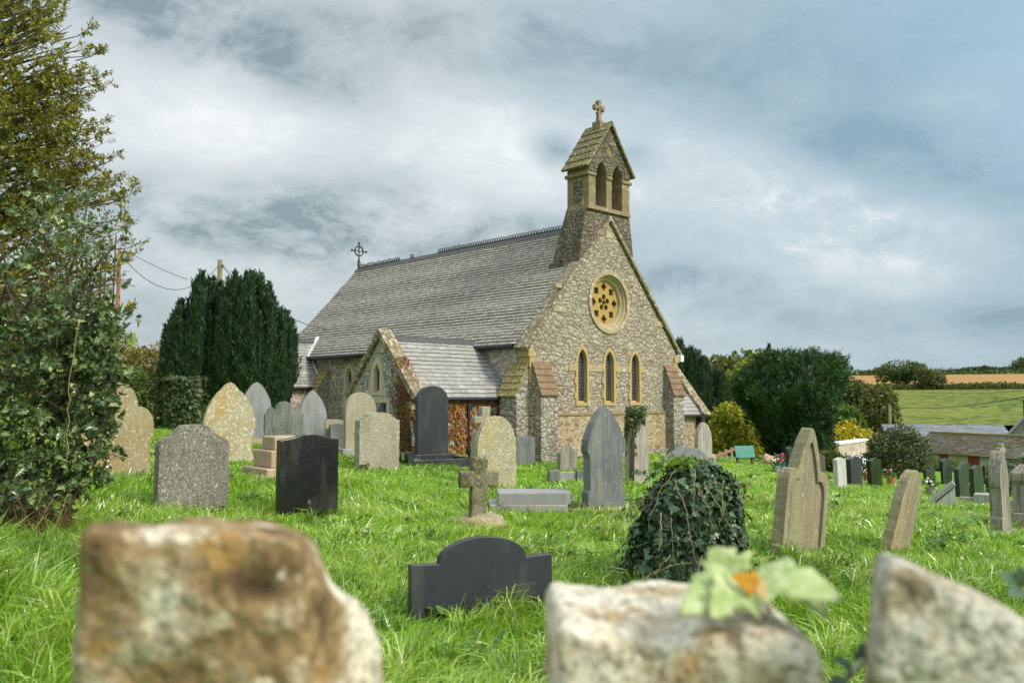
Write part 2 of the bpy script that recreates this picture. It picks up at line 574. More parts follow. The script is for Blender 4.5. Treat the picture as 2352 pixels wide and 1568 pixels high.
LIME = m_leaf('lime_leaves', [(.08, .13, .016), (.2, .26, .03), (.34, .38, .05), (.46, .47, .1)], .5, .35, .3, .35, .6)
OAK = m_leaf('oak_leaves', [(.02, .04, .01), (.045, .075, .016), (.08, .11, .025), (.13, .15, .04)], .6, .2, .2, .3, .08)
OLIVE = m_leaf('olive_leaves', [(.035, .05, .014), (.075, .09, .022), (.12, .13, .035), (.18, .17, .06)], .5, .25, .3, .3, .2)
DUSTY = m_leaf('grey_green_leaves', [(.02, .04, .014), (.05, .075, .026), (.085, .11, .04), (.17, .19, .1)], .45, .2, .4, .3, 1.0)
CREEP = m_leaf('russet_creeper_leaves', [(.07, .03, .012), (.2, .085, .025), (.36, .16, .045), (.45, .25, .09)], .6, .2, .2, .3, 3)
BARK = m_dressed('bark', (.12, .09, .06), (.17, .14, .1), (.05, .04, .03), 8)
TWIG = m_flat('twig', (.11, .08, .055), .8, var=.4)
STEMS = m_flat('pale_ivy_stem', (.38, .25, .13), .7, var=.3)

# ------------------------------------------------------------------ sky and sun
SUN_AZ, SUN_EL = math.atan2(.78, -.48), R(40)     # azimuth from +Y towards +X
w = bpy.data.worlds.new('World')
scene.world = w
w.use_nodes = True
wt = w.node_tree
for nd in list(wt.nodes):
    wt.nodes.remove(nd)
K = NM.__new__(NM)
K.t = wt
sky = K.n('ShaderNodeTexSky', sky_type='NISHITA', sun_disc=False)
sky.sun_elevation = SUN_EL
sky.sun_rotation = SUN_AZ
sky.air_density = 1.4
sky.dust_density = 2.0
gen = K.n('ShaderNodeTexCoord').outputs['Generated']
sep = K.n('ShaderNodeSeparateXYZ', {0: gen})
dx, dy, dz = sep.outputs
zz = K.ma('ADD', K.ma('MAXIMUM', dz, 0.0), .16)
plane = K.n('ShaderNodeCombineXYZ', {0: K.ma('DIVIDE', dx, zz), 1: K.ma('DIVIDE', dy, zz), 2: 0.3}).outputs[0]
pl = K.n('ShaderNodeMapping', {'Vector': plane, 'Scale': (.75, .75, 1), 'Rotation': (0, 0, R(-18)), 'Location': (1.3, .4, 0)}).outputs[0]
n1 = K.noise(pl, 1.15, 7, .5, .35)
n2 = K.noise(K.n('ShaderNodeMapping', {'Vector': gen, 'Scale': (1.0, 1.0, 1.9), 'Rotation': (0, R(14), 0), 'Location': (5, 2, .3)}).outputs[0], 3.4, 9, .6, .5)
n3 = K.noise(K.n('ShaderNodeMapping', {'Vector': gen, 'Scale': (1.0, 1.0, 1.7), 'Rotation': (0, R(20), 0), 'Location': (1, 7, 2)}).outputs[0], 8.0, 10, .68, .5)
n4 = K.noise(K.n('ShaderNodeMapping', {'Vector': gen, 'Scale': (1.0, 1.0, 2.2), 'Rotation': (0, R(-12), 0), 'Location': (3, 4, 1)}).outputs[0], 22.0, 6, .65, .4)


def blob(px, py, rx, ry, tilt=0.0):
    """soft patch of cloud in a fixed direction of the sky"""
    c = ray(px, py).normalized()
    right = Vector((c.y, -c.x, 0)).normalized()
    up = right.cross(c)
    a, b = right * math.cos(tilt) + up * math.sin(tilt), -right * math.sin(tilt) + up * math.cos(tilt)
    da = K.n('ShaderNodeVectorMath', {0: gen, 1: tuple(a)}, operation='DOT_PRODUCT').outputs['Value']
    db = K.n('ShaderNodeVectorMath', {0: gen, 1: tuple(b)}, operation='DOT_PRODUCT').outputs['Value']
    dc = K.n('ShaderNodeVectorMath', {0: gen, 1: tuple(c)}, operation='DOT_PRODUCT').outputs['Value']
    e = K.ma('ADD', K.ma('POWER', K.ma('DIVIDE', da, rx / F), 2), K.ma('POWER', K.ma('DIVIDE', db, ry / F), 2))
    e = K.ma('ADD', e, K.ma('MULTIPLY', K.ma('ADD', K.ma('MULTIPLY', K.ma('SUBTRACT', n2, .5), 1.2), K.ma('MULTIPLY', K.ma('SUBTRACT', n3, .5), 1.9)), 3.0))
    g = K.ma('EXPONENT', K.ma('MULTIPLY', K.ma('MAXIMUM', e, -.25), -1.0))
    return K.ma('MULTIPLY', g, K.ma('GREATER_THAN', dc, 0.0))


def addall(lst):
    r = lst[0]
    for x in lst[1:]:
        r = K.ma('ADD', r, x)
    return r


dark = addall([K.ma('MULTIPLY', blob(*a[:5]), a[5]) for a in [
    (2080, 370, 230, 70, -.38, .62), (1285, 348, 60, 40, -.3, .75), (1460, 360, 55, 34, -.2, .55), (700, 520, 420, 75, -.06, .6), (1060, 480, 200, 60, -.2, .4),
    (560, 120, 330, 75, -.25, .6), (2300, 720, 120, 40, 0, .5), (1650, 650, 260, 45, -.1, .28), (1450, 120, 520, 70, -.1, .22), (1800, 720, 300, 30, -.1, .2)]])
lite = addall([K.ma('MULTIPLY', blob(*a[:5]), a[5]) for a in [
    (1700, 430, 420, 120, -.2, .7), (1000, 300, 520, 110, -.15, .55), (430, 290, 300, 120, 0, .35), (1150, 480, 120, 60, 0, .2), (2000, 640, 300, 60, -.2, .4), (480, 60, 200, 35, 0, .3), (2150, 480, 160, 60, -.4, .35)]])
val = K.ma('ADD', K.ma('ADD', .42, K.ma('MULTIPLY', K.ma('SUBTRACT', n1, .5), .35)), K.ma('ADD', K.ma('MULTIPLY', K.ma('SUBTRACT', n2, .5), .85), K.ma('ADD', K.ma('MULTIPLY', K.ma('SUBTRACT', n3, .5), .42), K.ma('MULTIPLY', K.ma('SUBTRACT', n4, .5), .16))))
val = K.ma('SUBTRACT', K.ma('ADD', val, K.ma('MULTIPLY', lite, .5)), K.ma('MULTIPLY', dark, .78))
cloud = K.ramp(val, [(0, (1.9, 2.4, 2.65)), (.2, (2.9, 3.45, 3.7)), (.42, (4.1, 4.6, 4.8)), (.68, (5.5, 5.85, 6.0)), (1, (7.4, 7.5, 7.55))])
# clearer, bluer air high on the right
blue = K.n('ShaderNodeVectorMath', {0: gen, 1: tuple(ray(2500, -100).normalized())}, operation='DOT_PRODUCT').outputs['Value']
bl = K.ramp(blue, [(.80, 0), (1.0, .95)])
bl = K.ma('MULTIPLY', bl, K.ramp(val, [(.45, 1), (.85, .35)]))
cloud = K.mix(K.ma('MULTIPLY', bl, .8), cloud, (1.9, 3.2, 4.0))
cloud = K.mix(.06, cloud, sky.outputs[0])
# an overcast sky is brighter overhead and on the sun's side than at the horizon ahead
sunv = Vector((math.sin(SUN_AZ) * math.cos(SUN_EL), math.cos(SUN_AZ) * math.cos(SUN_EL), math.sin(SUN_EL)))
sd = K.n('ShaderNodeVectorMath', {0: gen, 1: tuple(sunv)}, operation='DOT_PRODUCT').outputs['Value']
gain = K.ma('ADD', K.ma('ADD', 1.0, K.ma('MULTIPLY', K.ramp(dz, [(.42, 0), (.95, 1)]), 1.3)), K.ma('MULTIPLY', K.ramp(sd, [(.1, 0), (1, 1)]), 1.0))
skyc = K.n('ShaderNodeVectorMath', {0: cloud}, operation='SCALE')
K.put(skyc.inputs['Scale'], gain)
bg = K.n('ShaderNodeBackground', {'Color': skyc.outputs[0], 'Strength': 0.1})
wo = K.n('ShaderNodeOutputWorld', {'Surface': bg.outputs[0]})

sun = bpy.data.lights.new('sun', 'SUN')
sun.energy = 2.3
sun.angle = R(10)
sun.color = (1.0, .93, .82)
so = bpy.data.objects.new('sun', sun)
COL.objects.link(so)
so.rotation_euler = (-sunv).to_track_quat('-Z', 'Y').to_euler()
so.location = (20, -10, 30)

# ------------------------------------------------------------------ ground, fields
def sheet(name, xs, ys, mat, lift=0.0, smooth_=True):
    vs = [(x, y, ground_z(x, y) + lift - (1.6 * smooth((y - 70) / 50) + 16 * smooth((y - 240) / 120) if name == 'ground' else 0)) for y in ys for x in xs]
    n = len(xs)
    fs = [[j * n + i, j * n + i + 1, (j + 1) * n + i + 1, (j + 1) * n + i] for j in range(len(ys) - 1) for i in range(n - 1)]
    m = M().add(vs, fs)
    return tag(m.obj(name, mat, smooth=smooth_, fix=False), kind='structure')


def spread(a, b, fine_a, fine_b, step, growth=1.18):
    out = list(np.arange(fine_a, fine_b + 1e-6, step))
    s, v = step, fine_a
    lo = []
    while v > a:
        s *= growth
        v -= s
        lo.append(v)
    s, v = step, fine_b
    hi = []
    while v < b:
        s *= growth
        v += s
        hi.append(v)
    return lo[::-1] + out + hi


sheet('ground', spread(-1500, 1500, -16, 20, .5), spread(-60, 2700, 0, 34, .5, 1.1), SOIL_M)
fx = list(np.linspace(20, 150, 40))
sheet('crop_field', list(np.linspace(36, 190, 50)), list(np.linspace(128, 258, 40)), CROP, .25)
sheet('stubble_field', list(np.linspace(60, 420, 50)), list(np.linspace(300, 420, 20)), STUBBLE, .4)
sheet('meadow', list(np.linspace(22, 42, 12)), list(np.linspace(66, 122, 16)), MEADOW, .15)
sheet('hills', list(np.linspace(-900, 1200, 60)), list(np.linspace(430, 1600, 30)), m_field('far_hill_green', (.05, .085, .03), (.075, .11, .04), (.06, .1, .05)), .5)


# grass: single blades, longer towards the wall
def grass():
    bs = []
    zones = [(3.4, 4.5, 3600, .155, .0065), (4.5, 8.5, 2400, .132, .0072), (8.5, 14, 1250, .1, .009), (14, 22, 560, .075, .013), (22, 36, 200, .06, .022)]
    for y0, y1, dens, h, wd in zones:
        x0, x1 = -.66 * y1 - 2.2, .66 * y1 + 2.2
        n = int((x1 - x0) * (y1 - y0) * dens)
        X = rng.uniform(x0, x1, n)
        Y = rng.uniform(y0, y1, n)
        keep = np.abs(X) < .66 * Y + 2.3
        # uneven growth
        tuft = np.sin(X * 1.9 + 1.3 * np.sin(Y * 1.1)) * np.cos(Y * 2.3 + .8 * np.sin(X * 1.4)) + .5 * np.sin(X * 5.1 + 2) * np.sin(Y * 4.3)
        keep &= rng.uniform(0, 1, n) < .72 + .28 * tuft
        X, Y, tuft = X[keep], Y[keep], tuft[keep]
        n = len(X)
        Z = np.array([ground_z(a, b) for a, b in zip(X, Y)])
        long_ = (1 + .55 * np.clip((-X - 1.2) / 2.5, 0, 1) * np.clip((8 - Y) / 3, 0, 1)) * (1 - .22 * np.clip((X - 2.5) / 3, 0, 1))
        L = h * long_ * (1 + .28 * tuft) * rng.lognormal(0, .32, n)
        W = wd * rng.uniform(.75, 1.9, n)
        ang = rng.uniform(0, 2 * np.pi, n)
        # the whole sward leans in drifting directions
        lean_dir = 1.2 * np.sin(X * .8 + Y * .5) + 1.5 * np.sin(Y * .9 - X * .3)
        D = np.stack([np.cos(ang) * .5 + .5 * np.cos(lean_dir), np.sin(ang) * .5 + .4 * np.sin(lean_dir), rng.uniform(.5, 1.6, n)], 1)
        D = unit(D)
        P = np.stack([X, Y, Z - .015], 1)
        S = unit(np.cross(D, np.stack([rng.normal(size=n), rng.normal(size=n), np.zeros(n)], 1)))
        tilt = np.stack([D[:, 0], D[:, 1], np.zeros(n)], 1)
        mid = P + D * (L * .5)[:, None]
        D2 = unit(D + tilt * 1.0 - np.array([0, 0, .55]) * rng.uniform(0, 1.4, n)[:, None])
        tip = mid + D2 * (L * .55)[:, None]
        w2 = (W * .5)[:, None]
        V = np.stack([P - S * w2, P + S * w2, mid + S * w2 * .85, mid - S * w2 * .85, tip], 1).reshape(-1, 3)
        base = np.array([0, 1, 2, 3, 3, 2, 4])
        idx = (base[None] + (np.arange(n) * 5)[:, None]).ravel()
        lens = np.tile([4, 3], n)
        tint = np.clip(.4 + .22 * rng.normal(size=n) + .14 * tuft, 0, .82)
        tint += .16 * np.sin(X * .55 + 1.7 * np.sin(Y * .35)) * np.sin(Y * .5 + 1.1 * np.sin(X * .4))
        tint = np.clip(tint + .1 * np.clip((Y - 8) / 10, 0, 1), 0, .84)
        dry = rng.uniform(0, 1, n) < .06
        tint[dry] = rng.uniform(.85, 1, dry.sum())
        bs.append((V, lens, idx, np.repeat(tint, 5)))
    # coarse tufts: blades arching out of a common root
    for y0, y1, cnt, L0, wd in ((3.8, 8, 420, .24, .009), (8, 14, 420, .17, .011), (14, 24, 260, .13, .016)):
        cy_ = rng.uniform(y0, y1, cnt)
        cx_ = rng.uniform(-1, 1, cnt) * (.62 * cy_ + .3)
        nb = 34
        X = np.repeat(cx_, nb) + rng.normal(0, .035, cnt * nb)
        Y = np.repeat(cy_, nb) + rng.normal(0, .035, cnt * nb)
        n = len(X)
        size = np.repeat(rng.lognormal(0, .3, cnt), nb)
        Z = np.repeat(np.array([ground_z(a, b) for a, b in zip(cx_, cy_)]), nb)
        ang = rng.uniform(0, 2 * np.pi, n) * .8 + np.repeat(rng.uniform(0, 6.28, cnt), nb)
        D = unit(np.stack([np.cos(ang), np.sin(ang), rng.uniform(.8, 2.6, n)], 1))
        tilt = np.stack([np.cos(ang), np.sin(ang), np.zeros(n)], 1)
        L = L0 * size * rng.uniform(.55, 1.15, n)
        W = wd * rng.uniform(.6, 1.3, n)
        P = np.stack([X, Y, Z - .015], 1)
        S = unit(np.cross(D, np.array([0, 0, 1.0])) + rand_unit(n) * .3)
        mid = P + D * (L * .55)[:, None]
        tip = mid + unit(D * .7 + tilt * 1.1 - np.array([0, 0, .35])) * (L * .5)[:, None]
        w2 = (W * .5)[:, None]
        V = np.stack([P - S * w2, P + S * w2, mid + S * w2 * .9, mid - S * w2 * .9, tip], 1).reshape(-1, 3)
        base = np.array([0, 1, 2, 3, 3, 2, 4])
        tint = np.clip(np.repeat(rng.normal(.5, .2, cnt), nb) + .14 * rng.normal(size=n), 0, .95)
        bs.append((V, np.tile([4, 3], n), (base[None] + (np.arange(n) * 5)[:, None]).ravel(), np.repeat(tint, 5)))
    V, l, i, t = join_batches(bs)
    tag(np_obj('grass', V, l, i, t, GRASS_M), 'long bright green churchyard grass around the graves', 'grass', kind='stuff')


grass()


def weeds():
    bs = []
    for k in range(150):
        y = random.uniform(4.2, 17)
        x = random.uniform(-1, 1) * (.6 * y)
        z = ground_z(x, y)
        n = random.randint(7, 16)
        P = np.stack([np.full(n, x), np.full(n, y), np.full(n, z + .05)], 1) + rng.normal(size=(n, 3)) * np.array([.07, .07, .02])
        a = rng.uniform(0, 6.28, n)
        D = np.stack([np.cos(a), np.sin(a), rng.uniform(.2, .9, n)], 1)
        sz = rng.uniform(.06, .12, n)
        bs.append(leaves(P, D, np.array([0, 0, 1.0]) + rand_unit(n) * .3, sz, sz * .5, T_OVAL, np.clip(.35 + .2 * rng.normal(size=n), 0, 1)))
    V, l, i, t = join_batches(bs)
    tag(np_obj('weeds', V, l, i, t, WEED), 'broad leaved weeds scattered through the grass', 'weeds', kind='stuff')


WEED = m_leaf('weed_leaves', [(.03, .075, .012), (.06, .13, .02), (.1, .19, .035), (.17, .25, .07)], .5, .25, .4, .2)
weeds()

# ------------------------------------------------------------------ church
# local axes: x along the west gable, y down the nave, z up; origin at the near corner of the gable
church = thing('church', 'small stone church with steep slate roof, twin bell openings and round gable window', 'church', (.71824, 22.05734, 0), R(44))
U0, U1, UC = -.35, 6.05, 2.85
NL = 12.6
EAVE, RIDGEZ = 3.02, 6.62
SL = (RIDGEZ - EAVE) / (UC - U0 + .18)


def arch_loop(cx, hw, z0, zs, za, n=8):
    """pointed arch outline, counter-clockwise: jambs to zs, apex at za"""
    rise = za - zs
    rad = (hw * hw + rise * rise) / (2 * hw)
    a1 = math.asin(min(1, rise / rad))
    right = [(cx + hw - rad + rad * math.cos(a1 * i / n), zs + rad * math.sin(a1 * i / n)) for i in range(n + 1)]
    left = [(2 * cx - x, z) for x, z in right[:-1]][::-1]
    return [(cx - hw, z0), (cx + hw, z0)] + right + left


def circle(cx, cz, r, n=36):
    return [(cx + r * math.cos(2 * math.pi * i / n), cz + r * math.sin(2 * math.pi * i / n)) for i in range(n)]


LANC = [(1.655, 3.08), (2.815, 3.05), (3.985, 3.02)]
ROSE = (2.83, 4.32)
# gable wall above the string course, with its openings
m = M()
outer = [(U0, 1.2), (U1, 1.2), (U1, 2.95), (UC, RIDGEZ + .02), (U0, 2.95)]
holes = [arch_loop(c, .2, 1.46, 2.62, za - .12) for c, za in LANC] + [circle(*ROSE, .8)]
m.plate([outer] + [h[::-1] for h in holes], 0, .5)
wall = m.obj('gable_wall', GABLE, church)
m = M()
m.box(U0 - .0, U1, -.07, .5, -1.0, 1.14)
m.obj('plinth_wall', PLINTH, church)
m = M()
m.hexa([(U0 + .2, -.1, 1.14), (U1 - .2, -.1, 1.14), (U1 - .2, .1, 1.14), (U0 + .2, .1, 1.14)], [(U0 + .2, -.1, 1.19), (U1 - .2, -.1, 1.19), (U1 - .2, .1, 1.25), (U0 + .2, .1, 1.25)])
m.obj('string_course', SANDB, church, bevel=.01)
m = M()
m.box(U0 + .35, U1 - .3, -.13, 0, -1, .1)
m.obj('footing', BUTT, church)
# long walls
m = M()
m.plate([[(.5, -1), (NL, -1), (NL, 3.05), (.5, 3.05)], arch_loop(7.62, .2, 1.2, 2.35, 2.66)[::-1], arch_loop(8.33, .2, 1.2, 2.35, 2.66)[::-1]], U0, U0 + .5, 'x')
m.obj('side_wall', SIDE, church)
m = M()
m.box(U1 - .5, U1, .5, NL, -1.6, 3.05)
m.obj('side_wall', SIDE, church)
m = M()
m.plate([[(U0 + .5, -1), (U1 - .5, -1), (U1 - .5, 3.0), (UC, RIDGEZ - .05), (U0 + .5, 3.0)]], NL - .4, NL, 'y')
m.obj('end_wall', SIDE, church)


def slates(m, origin, along, up, length, run, rows, wid, thick=.012, jitter=1.0, clip=None):
    """courses of single slates; each is a tilted plate whose lower edge stands proud"""
    origin, along, up = Vector(origin), Vector(along).normalized(), Vector(up).normalized()
    nrm = along.cross(up).normalized()
    if nrm.z < 0:
        nrm = -nrm
    g = run / rows
    for r in range(rows):
        x = -wid * (.5 if r % 2 else 0) + random.uniform(-.05, .05) * wid
        sag = .01 * math.sin(r * .7)
        while x < length:
            w_ = wid * random.uniform(.8, 1.2)
            a, b = max(0, x), min(length, x + w_ - .006)
            if b - a > .02 and not (clip and clip((a + b) / 2, (r + .5) * g)):
                lo_, hi_ = r * g + random.uniform(-.006, .006) * jitter, (r + 1.25) * g
                k1, k2 = thick * random.uniform(.8, 2.0) + .012, thick * random.uniform(.8, 2.0) + .012
                c = [origin + along * a + up * lo_ + nrm * (k1 + sag), origin + along * b + up * lo_ + nrm * (k2 + sag),
                     origin + along * b + up * hi_ + nrm * (.002 + sag), origin + along * a + up * hi_ + nrm * (.002 + sag)]
                d = [origin + along * a + up * lo_ + nrm * sag, origin + along * b + up * lo_ + nrm * sag]
                t = min(1, max(0, random.gauss(.47, .15)))
                m.add(c + d, [[0, 1, 2, 3], [4, 5, 1, 0]], t)
            x += w_
    # the boarding underneath
    e = [origin + up * .02, origin + along * length + up * .02, origin + along * length + up * run, origin + up * run]
    m.add([p for p in e] + [p - nrm * .06 for p in e], [[0, 1, 2, 3], [7, 6, 5, 4], [0, 4, 5, 1], [1, 5, 6, 2], [2, 6, 7, 3], [3, 7, 4, 0]], .2)


m = M()
un = Vector((UC - (U0 - .2), 0, RIDGEZ - (EAVE - .02)))
slates(m, (U0 - .2, .32, EAVE - .02), (0, 1, 0), un, NL + .1 - .32, un.length, 40, .18, .013)
roof = m.obj('roof', SLATE, church, fix=False)
m = M()
un2 = Vector((-un.x, 0, un.z))
slates(m, (U1 + .2, .32, EAVE - .02), (0, 1, 0), un2, NL + .1 - .32, un.length, 30, .26)
m.obj('roof', SLATE, church, fix=False)
# ridge tiles and iron cresting
m = M()
y = .9
while y < NL + .05:
    b = min(y + .45, NL + .12)
    for sx in (-1, 1):
        m.hexa([(UC, y, RIDGEZ + .02), (UC + sx * .15, y, RIDGEZ - .125), (UC + sx * .15, b - .008, RIDGEZ - .125), (UC, b - .008, RIDGEZ + .02)],
               [(UC, y, RIDGEZ + .06), (UC + sx * .17, y, RIDGEZ - .11), (UC + sx * .17, b - .008, RIDGEZ - .11), (UC, b - .008, RIDGEZ + .06)])
    y = b
m.obj('ridge_tiles', RIDGE, roof)
m = M()


def loopseg(m, y, z, s=1.0, th=0.0):
    pts = [(UC, y + .105 * s * math.cos(a) * .5 + th * k, z + .13 * s * (max(0, math.sin(a)))) for k, a in enumerate([math.pi * i / 6 for i in range(7)])]
    m.tube([(UC, y + .052, z)] + pts + [(UC, y - .052, z)], .013, 5)


for a, b in ((1.6, 7.75), (9.12, 9.3), (9.95, 12.5)):
    yy = a + .05
    while yy < b:
        loopseg(m, yy, RIDGEZ + .05 + (.02 if random.random() < .12 else 0), random.choice([1, 1, 1, .92]) if a < 9.5 else random.choice([1, .9, .8]))
        yy += .118
    m.tube([(UC, a, RIDGEZ + .07), (UC, b, RIDGEZ + .07)], .014, 5)
m.obj('ridge_cresting', IRON, roof)
# iron finial cross at the far end
m = M()
fy = NL + .05
m.tube([(UC, fy, RIDGEZ - .1), (UC, fy, RIDGEZ + .45)], [.05, .032], 8)
m.tube([(UC, fy, RIDGEZ + .45), (UC, fy, RIDGEZ + 1.0)], .024, 6)
m.tube([(UC - .34, fy, RIDGEZ + .72), (UC + .34, fy, RIDGEZ + .72)], .02, 6)
m.tube([(UC + .19 * math.cos(t * math.pi / 12), fy, RIDGEZ + .72 + .19 * math.sin(t * math.pi / 12)) for t in range(25)], .028, 8, cap=False)
for (cx_, cz) in ((-.33, .72), (.33, .72), (0, 1.03)):
    for k in range(4):
        a = k * math.pi / 2 + .4
        m.tube([(UC + cx_, fy, RIDGEZ + cz), (UC + cx_ + .05 * math.cos(a), fy, RIDGEZ + cz + .05 * math.sin(a))], [.016, .026], 5)
for sg in (-1, 1):
    m.tube([(UC + sg * (.03 + .06 * math.sin(t * .5)), fy, RIDGEZ + .14 + .09 * (1 - math.cos(t * .5))) for t in range(9)], .013, 5)
m.obj('finial_cross', IRON, church)
# gable copings with kneelers
m = M()
for sx, ux in ((-1, U0), (1, U1)):
    a = (ux + sx * .2, 2.86)
    b = (UC, RIDGEZ + .06)
    d = Vector((b[0] - a[0], b[1] - a[1])).normalized()
    nn = Vector((-d.y, d.x)) if sx < 0 else Vector((d.y, -d.x))
    n_ = 7
    for i in range(n_):
        p = Vector(a).lerp(Vector(b), i / n_)
        q = Vector(a).lerp(Vector(b), (i + 1) / n_ - (.003 if i < n_ - 1 else 0))
        lo1, lo2, hi1, hi2 = p - nn * .015, q - nn * .015, p + nn * .085, q + nn * .085
        if i == n_ - 1:
            lo2, hi2 = Vector((UC, b[1] - .02)), Vector((UC, b[1] + .12))
        m.hexa([(lo1.x, -.09, lo1.y), (lo2.x, -.09, lo2.y), (lo2.x, .36, lo2.y), (lo1.x, .36, lo1.y)],
               [(hi1.x, -.09, hi1.y), (hi2.x, -.09, hi2.y), (hi2.x, .36, hi2.y), (hi1.x, .36, hi1.y)])
m.obj('gable_coping', COPING, church, bevel=.012)
for sx, ux in ((-1, U0), (1, U1)):
    m = M()
    m.box(min(ux - sx * .12, ux + sx * .1), max(ux - sx * .12, ux + sx * .1), -.05, .36, 2.68, 2.88)
    m.box(min(ux - sx * .17, ux + sx * .04), max(ux - sx * .17, ux + sx * .04), -.03, .36, 2.4, 2.679)
    m.box(min(ux - sx * .13, ux + sx * .012), max(ux - sx * .13, ux + sx * .012), -.018, .4, 2.0, 2.399)
    m.obj('kneeler', SAND, church, bevel=.01)
# quoin blocks scattered in the gable
for (a, b, c, d) in ((.52, 1.0, 3.9, 4.06), (4.95, 5.4, 3.75, 3.92), (2.7, 3.0, 6.15, 6.35), (.6, .85, 4.55, 4.66)):
    M().box(a, b, -.02, .1, c, d).obj('dressed_block', SANDP, church, bevel=.01)

# rose window: rings, tracery disc with foiled openings, dark glass
rose = M()
rx, rz = ROSE
rose.lathe([(.9, -.045), (.9, .1), (.8, .1), (.78, -.045)], (rx, 0, rz), 48, 'y', True)
rose.lathe([(.8, -.01), (.8, .12), (.72, .14), (.72, .05)], (rx, 0, rz), 48, 'y', True)
rose.lathe([(.72, .08), (.74, .2), (.61, .24), (.64, .12)], (rx, 0, rz), 48, 'y', True)
rose = rose.obj('rose_window', SANDP, church, smooth=False)


def foil(cx, cz, r, n, rot=0.0):
    pts = []
    for k in range(n):
        a = rot + 2 * math.pi * k / n
        ox, oz = cx + r * .52 * math.cos(a), cz + r * .52 * math.sin(a)
        span = math.pi * (1 - 1 / n) * .92
        for i in range(6):
            t = a - span / 1.15 + 2 * span / 1.15 * i / 5
            pts.append((ox + r * .5 * math.cos(t), oz + r * .5 * math.sin(t)))
    return pts


m = M()
hl = []
for k in range(8):
    a = math.pi / 2 + k * math.pi / 4
    hl.append(foil(rx + .46 * math.cos(a), rz + .46 * math.sin(a), .116, 4, a))
for k in range(5):
    a = math.pi / 2 + k * 2 * math.pi / 5
    hl.append(circle(rx + .165 * math.cos(a), rz + .165 * math.sin(a), .084, 10))
hl.append(circle(rx, rz, .075, 10))
m.plate([circle(rx, rz, .63, 48)] + [h[::-1] for h in hl], .19, .28)
TRAC = m_dressed('golden_tracery_stone', (.4, .26, .075), (.36, .245, .085), (.24, .165, .06), 3)
m.obj('tracery', TRAC, rose)
m = M()
m.plate([circle(rx, rz, .66, 32)], .265, .27)
m.obj('pane', DARKGLASS, rose)


def lancet(parent, cx, hw, z0, zs, za, mat, proud=.03, bands=(), depth=.115, axis='y', base=0.0, frame=.085, glass=GLASS):
    """dressed surround with toothed jambs, splayed reveal and leaded glass"""
    m = M()
    out = arch_loop(cx, hw + frame, z0 - .02, zs, za + frame * 1.35)
    # long and short work on the jambs
    zs_ = [z0 - .02]
    while zs_[-1] < zs - .2:
        zs_.append(zs_[-1] + random.uniform(.16, .24))
    left, right = [], []
    for i in range(len(zs_) - 1):
        e = .055 if i % 2 else -.005
        right += [(cx + hw + frame + e, zs_[i]), (cx + hw + frame + e, zs_[i + 1])]
        left += [(cx - hw - frame - e, zs_[i]), (cx - hw - frame - e, zs_[i + 1])]
    out = right + out[2:-0 or None] + left[::-1]
    inner = arch_loop(cx, hw, z0 + .06, zs, za)
    sgn = 1
    m.plate([out, inner[::-1]], base - proud, base + .05, axis)
    # splayed reveal towards the glass
    hw2 = hw * .985
    gl = arch_loop(cx, hw2, z0 + .12, zs, za - .005)
    P = (lambda p, d: (p[0], d, p[1])) if axis == 'y' else (lambda p, d: (d, p[0], p[1]))
    n = len(inner)
    m.add([P(p, base + .05 - .0) for p in inner] + [P(p, base + depth) for p in gl], [[i, (i + 1) % n, (i + 1) % n + n, i + n] for i in range(n)])
    wdw = m.obj('lancet_window', mat, parent)
    g = M()
    g.plate([gl], base + depth - .012, base + depth - .006, axis)
    g.obj('pane', glass, wdw)
    return wdw


for c, za in LANC:
    lancet(church, c, .185, 1.42, 2.6, za - .13, SAND)
for a, b in ((1.12, 1.36), (1.95, 2.52), (3.11, 3.69), (4.28, 4.5)):
    M().box(a, b, -.02, .05, 2.34, 2.52).obj('impost_band', SANDP, church, bevel=.006)
for c in (7.62, 8.33):
    lancet(church, c, .175, 1.15, 2.25, 2.6, m_dressed('cream_window_stone', (.55, .47, .31), (.48, .41, .28), (.34, .28, .19), 2.6) if c < 8 else bpy.data.materials['cream_window_stone'], axis='x', base=U0, frame=.11)


